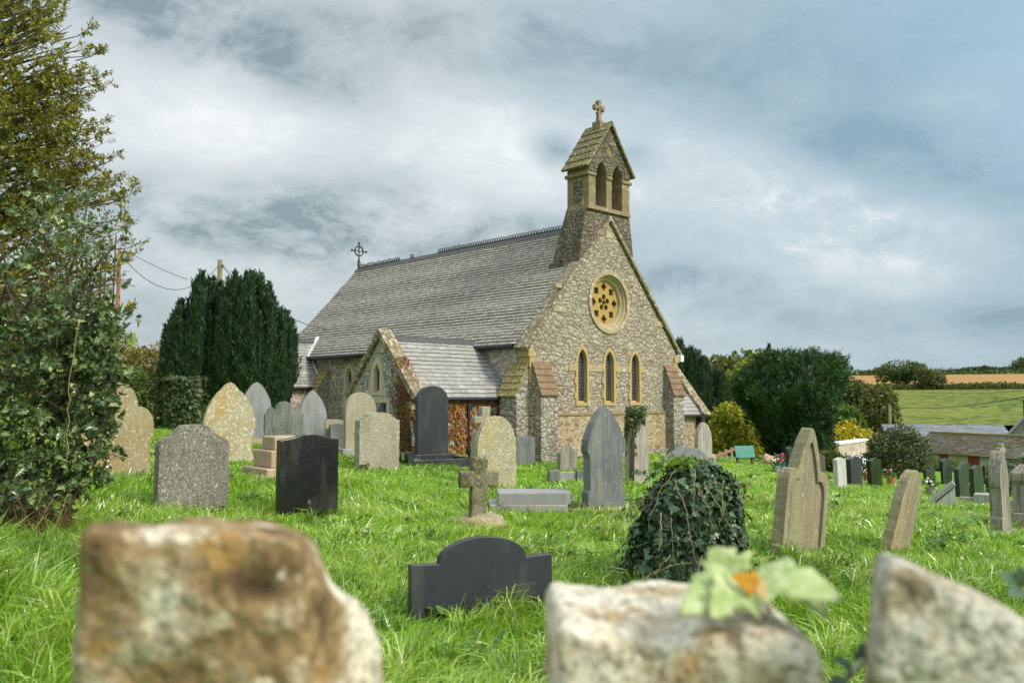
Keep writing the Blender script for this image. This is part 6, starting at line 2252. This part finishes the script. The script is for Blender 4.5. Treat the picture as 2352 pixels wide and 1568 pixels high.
for (nm, lb, x0, x1, Y0, yr, ye, dp, rm) in (('shed', 'long low building with a blue grey roof behind the mossy barn', 2040, 2320, 84, 974, 1001, 6, BLUEROOF),):
    a, b = at(x0, 1000, Y0), at(x1, 1000, Y0 - 3)
    g_ = min(ground_z(a.x, a.y), ground_z(b.x, b.y)) - .3
    t = thing(nm, lb, 'building', (a.x, a.y, g_), math.atan2(b.y - a.y, b.x - a.x), 'farm buildings in the valley')
    L = (b - a).length
    e, r_ = at(x0, ye, Y0).z - g_, at(x0, yr, Y0 + 3).z - g_
    m = M()
    m.box(0, L, .1, dp - .1, -1.5, e)
    m.obj('wall', BARNW, t)
    up = Vector((0, dp / 2 + .3, r_ - e))
    m = M()
    slates(m, (-.2, -.2, e), (1, 0, 0), up, L + .4, up.length, 14, .6, .03)
    up = Vector((0, -dp / 2 - .1, r_ - e))
    slates(m, (-.2, dp + .2, e), (1, 0, 0), up, L + .4, up.length, 8, .8, .03)
    m.obj('roof', rm, t, fix=False)
# stone house with chimney at the right edge
h0 = at(2313, 1000, 70)
g_ = ground_z(h0.x, h0.y) - .3
t = thing('house', 'stone house with pointed gable and brick chimney at the right edge', 'house', (h0.x, h0.y, g_), R(-37), 'farm buildings in the valley')
e, r_ = at(2313, 1001, 70).z - g_, at(2338, 948, 70).z - g_
W = 3.2
m = M()
m.plate([[(0, -1.5), (W, -1.5), (W, e), (W / 2, r_), (0, e)]], 0, .3)
m.box(0, .3, .301, 6, -1.5, e)
m.box(W - .3, W, .301, 6, -1.5, e)
m.obj('wall', PORCHW, t)
m = M()
for sx in (-1, 1):
    a_, b_ = Vector((W / 2 + sx * (W / 2 + .25), e - .25)), Vector((W / 2, r_ + .05))
    m.hexa([(a_.x, -.25, a_.y), (b_.x, -.25, b_.y), (b_.x, 6, b_.y), (a_.x, 6, a_.y)], [(a_.x, -.25, a_.y + .14), (b_.x, -.25, b_.y + .14), (b_.x, 6, b_.y + .14), (a_.x, 6, a_.y + .14)])
m.obj('roof', BLUEROOF, t)
m = M()
for sx in (-1, 1):
    a_, b_ = Vector((W / 2 + sx * (W / 2 + .3), e - .38)), Vector((W / 2, r_ - .08))
    m.hexa([(a_.x, -.32, a_.y), (b_.x, -.32, b_.y), (b_.x, -.252, b_.y), (a_.x, -.252, a_.y)], [(a_.x, -.32, a_.y + .24), (b_.x, -.32, b_.y + .24), (b_.x, -.252, b_.y + .24), (a_.x, -.252, a_.y + .24)])
m.obj('bargeboard', m_flat('grey_blue_board', (.35, .4, .46), .6), t)
m = M()
m.box(W / 2 - .4, W / 2 + .5, .1, .9, r_ - .5, r_ + .95)
m.box(W / 2 - .46, W / 2 + .56, .04, .96, r_ + .951, r_ + 1.1)
ch = m.obj('chimney', m_flat('dark_chimney_stone', (.09, .08, .085), .9, var=.5), t)
m = M()
for k in (-.15, .25):
    m.lathe([(.13, 0), (.1, .3), (.13, .32), (.13, .4), (.09, .4)], (W / 2 + k, .5, r_ + 1.1), 10)
m.obj('chimney_pot', POTS['terracotta'], ch)
m = M()
m.box(W / 2 - .3, W / 2 + .35, -.02, .05, e + .2, e + 1.0)
m.obj('window', DARKGLASS, t)
# garden wall with white coping
a, b = at(1927, 1050, 38), at(2040, 1040, 44)
g_ = ground_z(a.x, a.y) - .2
t = thing('garden_wall', 'short brick and stone wall with white coping behind the marble stone', 'wall', (a.x, a.y, g_), math.atan2(b.y - a.y, b.x - a.x))
top = at(1927, 1021, 38).z - g_
L = (b - a).length
m = M()
m.box(0, L, 0, .35, -1, top)
m.obj('wall', BARNW, t)
m = M()
m.box(-.06, L, -.06, .4, top + .001, top + .1)
m.obj('coping', WHITEP, t, bevel=.01)
m = M()
m.box(.2, L, -.5, -.03, -1, top - .62)
m.obj('white_plinth', WHITEP, t)

# ------------------------------------------------------------------ far trees and hedges
G5 = 'trees on the far hillside'


def far_tree(lb, x, yb, yt, Y, wpx, mat, n=700, lumps=None, name='tree'):
    b = at(x, yb, Y)
    gz = min(b.z, ground_z(b.x, b.y))
    gz = ground_z(b.x, b.y)
    s = Y / F
    Hh = at(x, yt, Y).z - gz
    Wd = wpx * s / 2
    lumps = lumps or [(0, .62, 1, .38), (-.45, .5, .6, .3), (.45, .48, .62, .3), (.1, .8, .6, .2)]
    L = [(a * Wd, z * Hh, w_ * Wd * .95, Wd * w_ * .8, h_ * Hh) for a, z, w_, h_ in lumps]
    lf = max(.3, 2.6 * s)
    return shrub(name, lb, 'tree', x, yb, Y, L, mat, (lf * 1.6, lf * 1.2), int(n * 1.8), T_DIAMOND, G5, trunk=.05 * Hh, base=Vector((b.x, b.y, gz)), amp=.4)


far_tree('broad spreading oak on the skyline in front of the stubble field', 2080, 893, 829, 270, 130, OAK, 2600, [(0, .72, .8, .27), (-.5, .58, .55, .25), (.45, .62, .5, .28), (.1, .5, .5, .25), (-.75, .42, .3, .18), (-.15, .3, .35, .2)])
far_tree('paler tree leaning against the broad oak', 2138, 895, 846, 262, 72, OLIVE, 1500, [(0, .6, .9, .38), (-.3, .75, .5, .24), (.4, .4, .6, .35), (0, .25, .9, .25)])
far_tree('small dark tree left of the broad oak on the skyline', 2022, 873, 846, 430, 34, OAK, 500)
far_tree('low dark tree farthest left on the skyline', 1998, 873, 852, 440, 40, OAK, 400)
far_tree('lone round tree on the ridge hedge', 2263, 862, 842, 470, 22, OAK, 380)
far_tree('tall dark tree cut by the right edge on the ridge', 2356, 862, 822, 420, 60, OAK, 700)
far_tree('dark bushy tree at the left end of the crop field', 1958, 960, 872, 150, 90, OAK, 2400, [(0, .7, .8, .3), (-.5, .5, .6, .4), (.5, .6, .6, .3), (.2, .3, 1, .35), (-.5, .2, .7, .3)])
far_tree('thin olive tree beside the far pole', 2020, 975, 890, 125, 85, m_leaf('thin_olive_leaves', [(.05, .055, .016), (.1, .1, .025), (.15, .14, .04), (.2, .18, .06)], .5, .25, .3, .3, .2), 2300, [(-.2, .75, .6, .25), (.3, .65, .6, .3), (0, .4, .9, .35), (-.5, .3, .5, .3), (.6, .3, .5, .3)])
far_tree('pale brownish tree peeping over the dark bushy one', 1926, 900, 868, 230, 60, AUTUMN, 800)
far_tree('green bush at the near foot of the crop field', 1940, 1000, 938, 105, 90, m_leaf('fresh_hedge', [(.06, .1, .02), (.11, .17, .03), (.16, .22, .05)], .5, .25, .2, .3, .3), 1800)
random.seed(21)


def hedge(name, lb, xa, ya, Ya, xb, yb_, Yb, h, mat, n, lump=9, leafs=1.0):
    a, b = at(xa, ya, Ya), at(xb, yb_, Yb)
    a.z, b.z = ground_z(a.x, a.y), ground_z(b.x, b.y)
    t = thing(name, lb, 'hedge', a, 0, 'hedgerows between the far fields')
    bs = []
    for k in range(lump):
        f = (k + .5) / lump
        c = a.lerp(b, f)
        c.z = ground_z(c.x, c.y)
        c = c - a
        hh = h * random.uniform(.75, 1.35)
        L = (b - a).length / lump * .75
        q = n // lump
        P, d = lump_points(q, (c.x, c.y, c.z + hh * .4), (L, max(1.2, h * .5), hh * .6), amp=.35, seed=k + len(lb))
        sz = rng.lognormal(0, .25, q) * leafs
        bs.append(leaves(P, d + rand_unit(q) * .9, d + rand_unit(q) * .7, sz, sz * .7, T_DIAMOND, np.clip(.45 + .2 * rng.normal(size=q), 0, 1)))
    V, l, i, tt = join_batches(bs)
    np_obj('foliage', V, l, i, tt, mat, t)


hedge('hedge', 'dark hedgerow along the top of the stubble field', 1940, 865, 425, 2420, 858, 410, 2.6, OAK, 3400, 40, .9)
hedge('hedge', 'bushy hedgerow between the crop field and the stubble field', 1990, 898, 262, 2420, 896, 262, 1.5, OLIVE, 5200, 40, .6)
hedge('hedge', 'dark green hedgerow behind the crop field, right half', 2200, 896, 266, 2440, 895, 264, 1.5, OAK, 2600, 24, .6)
FARW = m_leaf('distant_wood', [(.03, .07, .06), (.045, .09, .075), (.06, .11, .09)], .8, .1, .1, .3, .01)
a = at(2180, 860, 900)
t = tag(M().obj('distant_wood', FARW), 'bluish far off wood along the skyline', 'wood', kind='stuff') if False else None
m_b = []
for k in range(30):
    x = 2170 + k * 9
    c = at(x, 860, 900)
    z = ground_z(c.x, c.y)
    zt = at(x, 857 - 8 * math.sin(min(1, k / 9) * 1.5) - random.uniform(0, 4), 900).z
    P, d = lump_points(120, (c.x, c.y, z + (zt - z) * .4), (7, 7, (zt - z) * .62), amp=.3, seed=k)
    m_b.append(leaves(P, d + rand_unit(120), d + rand_unit(120) * .6, np.full(120, 3.0), np.full(120, 2.2), T_DIAMOND, rng.uniform(0, 1, 120)))
V, l, i, tt = join_batches(m_b)
tag(np_obj('woodland', V, l, i, tt, FARW), 'bluish far off wood along the skyline behind the ridge hedge', 'woodland', kind='stuff')
# belt of trees behind everything on the left, seen only in gaps
for k, (x, yt, w_) in enumerate([(-60, 700, 260), (150, 760, 240), (700, 860, 200), (840, 870, 180)]):
    far_tree(['dark tree beyond the hedge at the left edge', 'bushy tree far behind the autumn bush', 'low tree hidden behind the vestry', 'low tree hidden behind the nave'][k], x, 960, yt, 60 + 5 * k, w_, [HEDGE, AUTUMN, OAK, OLIVE][k], 1800)


# ------------------------------------------------------------------ the dry stone wall the photo looks over
def m_wallstone(name, cream, mid, dark, sc=6.0, bias=0.0, loc=(0, 0, 0), broad_tone=None):
    k = NM(name)
    v = k.coord(loc=loc)
    w_ = k.warp(v, 9, .06)
    n1 = k.noise(w_, sc, 4, .55)
    n2 = k.noise(w_, sc * 2.3, 5, .6)
    f = k.ma('ADD', k.ma('MULTIPLY', n1, .75), k.ma('MULTIPLY', n2, .25))
    if broad_tone:   # darker and browner towards the left end
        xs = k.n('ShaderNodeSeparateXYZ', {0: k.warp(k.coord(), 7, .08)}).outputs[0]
        f = k.ma('SUBTRACT', f, k.ma('MULTIPLY', k.n('ShaderNodeMapRange', {'Value': xs, 'From Min': broad_tone[0], 'From Max': broad_tone[1], 'To Min': 1.0, 'To Max': 0.0}).outputs[0], broad_tone[2]))
    c = k.ramp(f, [(.3 + bias, dark), (.42 + bias, mid), (.5 + bias, tuple(a * .6 + b * .4 for a, b in zip(cream, mid))), (.56 + bias, cream), (.75 + bias, cream)])
    c = k.mix(k.ramp(k.noise(v, 40, 4, .7), [(.45, 0), (.7, .4)]), c, (.12, .1, .07))
    oc = k.ramp(k.noise(k.coord(loc=(4, 2, 1)), 11, 3, .6), [(.62, 0), (.7, .6)])
    c = k.mix(oc, c, (.42, .24, .07))
    c = k.mix(k.ramp(k.noise(v, 75, 5, .75), [(.5, 0), (.62, .7)]), c, (.1, .075, .045))
    c = k.mix(k.ramp(k.noise(k.coord(loc=(7, 1, 4)), 22, 5, .7), [(.6, 0), (.66, .8)]), c, cream)
    return k.done(c, .9, k.bump(k.ma('ADD', k.noise(v, 18, 7, .65), k.ma('MULTIPLY', n1, 1.5)), 1.0, .03), .15)


def rock(name, label, prof, x0, x1, y0, y1, zb, mat, seed, rough=.02, n=44, power=5.0, taper=None):
    """irregular block: top height follows prof(f across, g deep); rounded edges, broken faces"""
    vs, fs, index = [], [], {}

    def vert(a, b, c):
        key = (round(a, 5), round(b, 5), round(c, 5))
        if key in index:
            return index[key]
        q = Vector((a, b, c))
        L = (abs(a) ** power + abs(b) ** power + abs(c) ** power) ** (1 / power)
        q = q / L
        fx_, gy, hz = (q.x + 1) / 2, (q.y + 1) / 2, (q.z + 1) / 2
        top = prof(fx_, gy)
        pnt = Vector((x0 + (x1 - x0) * fx_, y0 + (y1 - y0) * gy, zb + (top - zb) * hz))
        if taper:
            pnt = taper(pnt, fx_, gy, hz)
        s = Vector((seed, seed * 2, 0))
        dn = Vector((mnoise.fractal(pnt * 7 + s, .8, 2, 5), mnoise.fractal(pnt * 7 + s + Vector((9, 0, 0)), .8, 2, 5), mnoise.fractal(pnt * 7 + s + Vector((0, 9, 0)), .8, 2, 5)))
        pnt += dn * rough
        index[key] = len(vs)
        vs.append(pnt)
        return index[key]

    g = [-1 + 2 * i / n for i in range(n + 1)]
    for ax in range(3):
        for sg in (-1, 1):
            for i in range(n):
                for j in range(n):
                    q = []
                    for a, b in ((g[i], g[j]), (g[i + 1], g[j]), (g[i + 1], g[j + 1]), (g[i], g[j + 1])):
                        c = [0, 0, 0]
                        c[ax] = sg
                        c[(ax + 1) % 3] = a
                        c[(ax + 2) % 3] = b
                        q.append(vert(*c))
                    fs.append(q if sg > 0 else q[::-1])
    m = M()
    m.add(vs, fs)
    o = m.obj(name, mat, smooth=True)
    return tag(o, label, 'wall stone', 'coping stones along the wall in the foreground')


def pw(pts):
    return lambda f: float(np.interp(f, [a for a, _ in pts], [b for _, b in pts]))


def zx(x, y, Y):
    q = at(x, y, Y)
    return q.x, q.z


# left stone: outline read as (x, y); its paler right side turns away from the lens
Yf, Yb = .98, 1.22
L_ = [(203, 1222), (238, 1192), (330, 1205), (470, 1195), (600, 1203), (690, 1222), (728, 1265), (752, 1320), (778, 1350), (806, 1360), (842, 1395), (870, 1450), (887, 1510), (897, 1570)]
lx_, ly_ = [a for a, _ in L_], [b for _, b in L_]


def left_shape(pt, f, g, h):
    px_ = (203 + 30 * g) * (1 - f) + (700 + 197 * g) * f
    Y_ = Yf + (Yb - Yf) * g
    top = 1.68 - (float(np.interp(px_, lx_, ly_)) - 919 + 20 * (1 - g)) / F * Y_
    return Vector(((px_ - 1176) / F * Y_, Y_, 1.05 + (top - 1.05) * h))


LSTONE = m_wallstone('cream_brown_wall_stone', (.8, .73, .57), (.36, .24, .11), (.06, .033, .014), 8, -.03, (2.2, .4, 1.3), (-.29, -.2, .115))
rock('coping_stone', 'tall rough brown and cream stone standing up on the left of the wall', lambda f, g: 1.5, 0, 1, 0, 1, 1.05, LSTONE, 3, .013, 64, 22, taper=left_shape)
# middle stone: flat topped block
Yf = 1.12
xa, xb = at(1272, 1450, Yf).x, at(1905, 1450, Yf).x
tM = pw([(0, at(1272, 1425, Yf).z), (.2, at(1400, 1462, Yf).z), (.5, at(1600, 1478, Yf).z), (.62, at(1690, 1462, Yf).z), (.85, at(1830, 1450, Yf).z), (1, at(1905, 1475, Yf).z)])
tMb = at(1500, 1326, 1.42).z
MSTONE = m_wallstone('pale_flat_wall_stone', (.76, .7, .56), (.44, .34, .2), (.14, .095, .05), 8, -.015, (5, 3, 1))
rock('coping_stone', 'pale flat topped block in the middle of the wall with a leafy sprig on it', lambda f, g: tM(f) * (1 - g) + tMb * g if False else tM(f) + (tMb - tM(f)) * min(1, g * 1.05), xa, xb, Yf, Yf + .3, 1.0, MSTONE, 11, .01, 56, 16,
     taper=lambda p_, f, g, h: Vector((p_.x * (1 + (.0 if f < .5 else -.06 * g)), p_.y, p_.z)))
# right stone: slanting grey slab
Yf = 1.02
xa, xb = at(1985, 1450, Yf).x, at(2520, 1450, Yf).x
tR = pw([((at(x, 1450, Yf).x - xa) / (xb - xa), y) for x, y in [(1985, 1500), (2012, 1400), (2040, 1285), (2066, 1256), (2200, 1315), (2350, 1385), (2520, 1480)]])
RSTONE = m_wallstone('grey_lichened_wall_stone', (.62, .59, .5), (.36, .3, .19), (.12, .09, .05), 12, -.02, (1, 7, 3))
rock('coping_stone', 'grey mottled slab sloping down to the right at the end of the wall', lambda f, g: 1.68 - (tR(f) - 904 + 16 * (1 - g)) / F * (1.02 + .2 * g), xa, xb, Yf, Yf + .2, 1.0, RSTONE, 23, .01, 50, 16,
     taper=lambda p_, f, g, h: Vector((p_.x + (1 - f) * (xa * (1.02 + .2 * g) / 1.02 - xa), p_.y, p_.z)))
# body of the wall below the frame
m = M()
for row, (z0, z1) in enumerate(((-.3, .2), (.205, .55), (.555, .85), (.855, 1.1))):
    x = -2.4 + .1 * row
    while x < 2.4:
        w_ = random.uniform(.22, .5)
        m.box(x, x + w_ - .012, .98 + random.uniform(-.02, .02), 1.4 + random.uniform(-.02, .02), z0, z1 - (random.uniform(0, .04) if row == 3 else 0))
        x += w_
tag(m.obj('stone_wall', MSTONE, bevel=.025), 'rough churchyard wall of pale stones, mostly below the picture edge', 'wall')

# leafy sprig on the middle stone
PALELEAF = NM('pale_leaf')
v = PALELEAF.coord()
cl = PALELEAF.mix(PALELEAF.ramp(PALELEAF.noise(v, 45, 5, .7), [(.35, 0), (.65, 1)]), (.28, .4, .09), (.66, .7, .42))
PALELEAF.done(cl, .5, None, .3)
tr = PALELEAF.n('ShaderNodeBsdfTranslucent', {'Color': (.5, .6, .15)})
mx = PALELEAF.n('ShaderNodeMixShader', {0: .35, 1: PALELEAF.b.outputs[0], 2: tr.outputs[0]})
PALELEAF.t.links.new(mx.outputs[0], PALELEAF.o.inputs['Surface'])


def big_leaf(parent, name, base, tip, normal, width, mat, curl=.2, lobes=3):
    base, tip = Vector(base), Vector(tip)
    ax = tip - base
    L = ax.length
    ax.normalize()
    s = ax.cross(Vector(normal)).normalized()
    u = s.cross(ax)
    # outline of a lobed leaf
    half = [(0, .05), (.05, .3), (.0, .55), (.14, .6), (.26, .95), (.38, .66), (.46, .42), (.6, .58), (.7, .4), (.82, .3), (.93, .14), (1, 0)]
    n = len(half)
    vs, fs = [], []
    for a, b in half:
        for k in (-1, -.5, 0, .5, 1):
            h = -curl * (a - .4) ** 2 + (.1 * abs(k) * b) - curl * .35 * (k * b) ** 2
            vs.append(base + ax * a * L + s * k * b * width + u * h * L)
    for i in range(n - 1):
        for k in range(4):
            fs.append([i * 5 + k, i * 5 + k + 1, (i + 1) * 5 + k + 1, (i + 1) * 5 + k])
    m = M().add(vs, fs)
    o = m.obj(name, mat, parent, smooth=True)
    md = o.modifiers.new('thick', 'SOLIDIFY')
    md.thickness = .0008
    return o


sp = at(1715, 1385, 1.2)
t = thing('leaf_sprig', 'pale green lobed leaves with one orange leaf growing over the middle wall stone', 'leaves', sp)
rel = lambda x, y, Y: at(x, y, Y) - sp
big_leaf(t, 'leaf', rel(1715, 1325, 1.18), rel(1580, 1380, 1.08), (-.1, -.75, .6), .06, PALELEAF.m, .5)
big_leaf(t, 'leaf', rel(1690, 1330, 1.2), rel(1630, 1256, 1.22), (-.2, -.8, .4), .05, PALELEAF.m, .2)
big_leaf(t, 'leaf', rel(1680, 1335, 1.14), rel(1640, 1415, 1.08), (.2, -.9, .2), .04, PALELEAF.m, .2)
big_leaf(t, 'leaf', rel(1720, 1320, 1.2), rel(1930, 1350, 1.12), (.1, -.55, .8), .07, PALELEAF.m, .45)
big_leaf(t, 'leaf', rel(1770, 1300, 1.22), rel(1905, 1405, 1.14), (.4, -.8, .4), .045, PALELEAF.m, .3)
ORL = m_leaf('orange_leaf', [(.6, .25, .02), (.65, .32, .03), (.55, .2, .02)], .5, .3, .3, .1)
big_leaf(t, 'orange_leaf', rel(1738, 1345, 1.14), rel(1682, 1322, 1.13), (0, -1, .2), .02, ORL, .1)
big_leaf(t, 'orange_leaf', rel(1735, 1330, 1.15), rel(1755, 1375, 1.13), (0, -1, .2), .014, m_flat('tan_leaf', (.5, .33, .12), .6), .1)
m = M()
m.tube([rel(1770, 1405, 1.2), rel(1740, 1360, 1.19), rel(1715, 1322, 1.19)], [.003, .0025, .002], 6)
m.obj('stem', STEMS, t, smooth=True)
# dark ivy creeping between the stones
q0 = at(1950, 1530, 1.25)
t = thing('ivy_sprig', 'small dark ivy trail creeping up between the middle and right wall stones', 'ivy', q0)
m = M()
rel2 = lambda x, y, Y: at(x, y, Y) - q0
m.tube([rel2(1925, 1580, 1.2), rel2(1955, 1545, 1.22), rel2(1990, 1505, 1.25)], [.006, .005, .003], 6)
m.obj('stem', m_flat('pale_stem', (.4, .38, .28), .7), t, smooth=True)
for a, b in (((1960, 1540, 1.22), (1915, 1505, 1.2)), ((1975, 1520, 1.24), (1985, 1470, 1.25)), ((1940, 1560, 1.2), (1900, 1575, 1.18)), ((1985, 1515, 1.25), (2010, 1535, 1.2))):
    big_leaf(t, 'leaf', rel2(*a), rel2(*b), (-.1, -.7, .7), .014, IVY, .2)
q1 = at(2330, 1345, 1.5)
t = thing('ivy_sprig', 'dark ivy leaves poking over the top of the right wall stone', 'ivy', q1)
rel3 = lambda x, y, Y: at(x, y, Y) - q1
for a, b in (((2345, 1350, 1.5), (2300, 1318, 1.48)), ((2350, 1345, 1.5), (2345, 1300, 1.5)), ((2360, 1355, 1.5), (2320, 1362, 1.45))):
    big_leaf(t, 'leaf', rel3(*a), rel3(*b), (-.1, -.7, .7), .03, IVY, .2)
m = M()
m.tube([rel3(2390, 1400, 1.5), rel3(2348, 1348, 1.5)], .003, 5)
m.obj('stem', STEMS, t)

# ------------------------------------------------------------------ camera and view
cam = bpy.data.cameras.new('camera')
cam.sensor_width = 36
cam.lens = 36 * F / 2352
cam.clip_start = .05
cam.clip_end = 6000
cam.dof.use_dof = True
cam.dof.focus_distance = 13.5
cam.dof.aperture_fstop = 2.8
co = bpy.data.objects.new('camera', cam)
COL.objects.link(co)
co.location = EYE
co.rotation_euler = (math.pi / 2 + PITCH, 0, 0)
scene.camera = co
vs_ = scene.view_settings
vs_.view_transform = 'Standard'
vs_.look = 'None'
vs_.exposure = 0.56
vs_.gamma = 1.0
scene.cycles.max_bounces = 6
scene.cycles.transparent_max_bounces = 4
scene.cycles.use_denoising = True
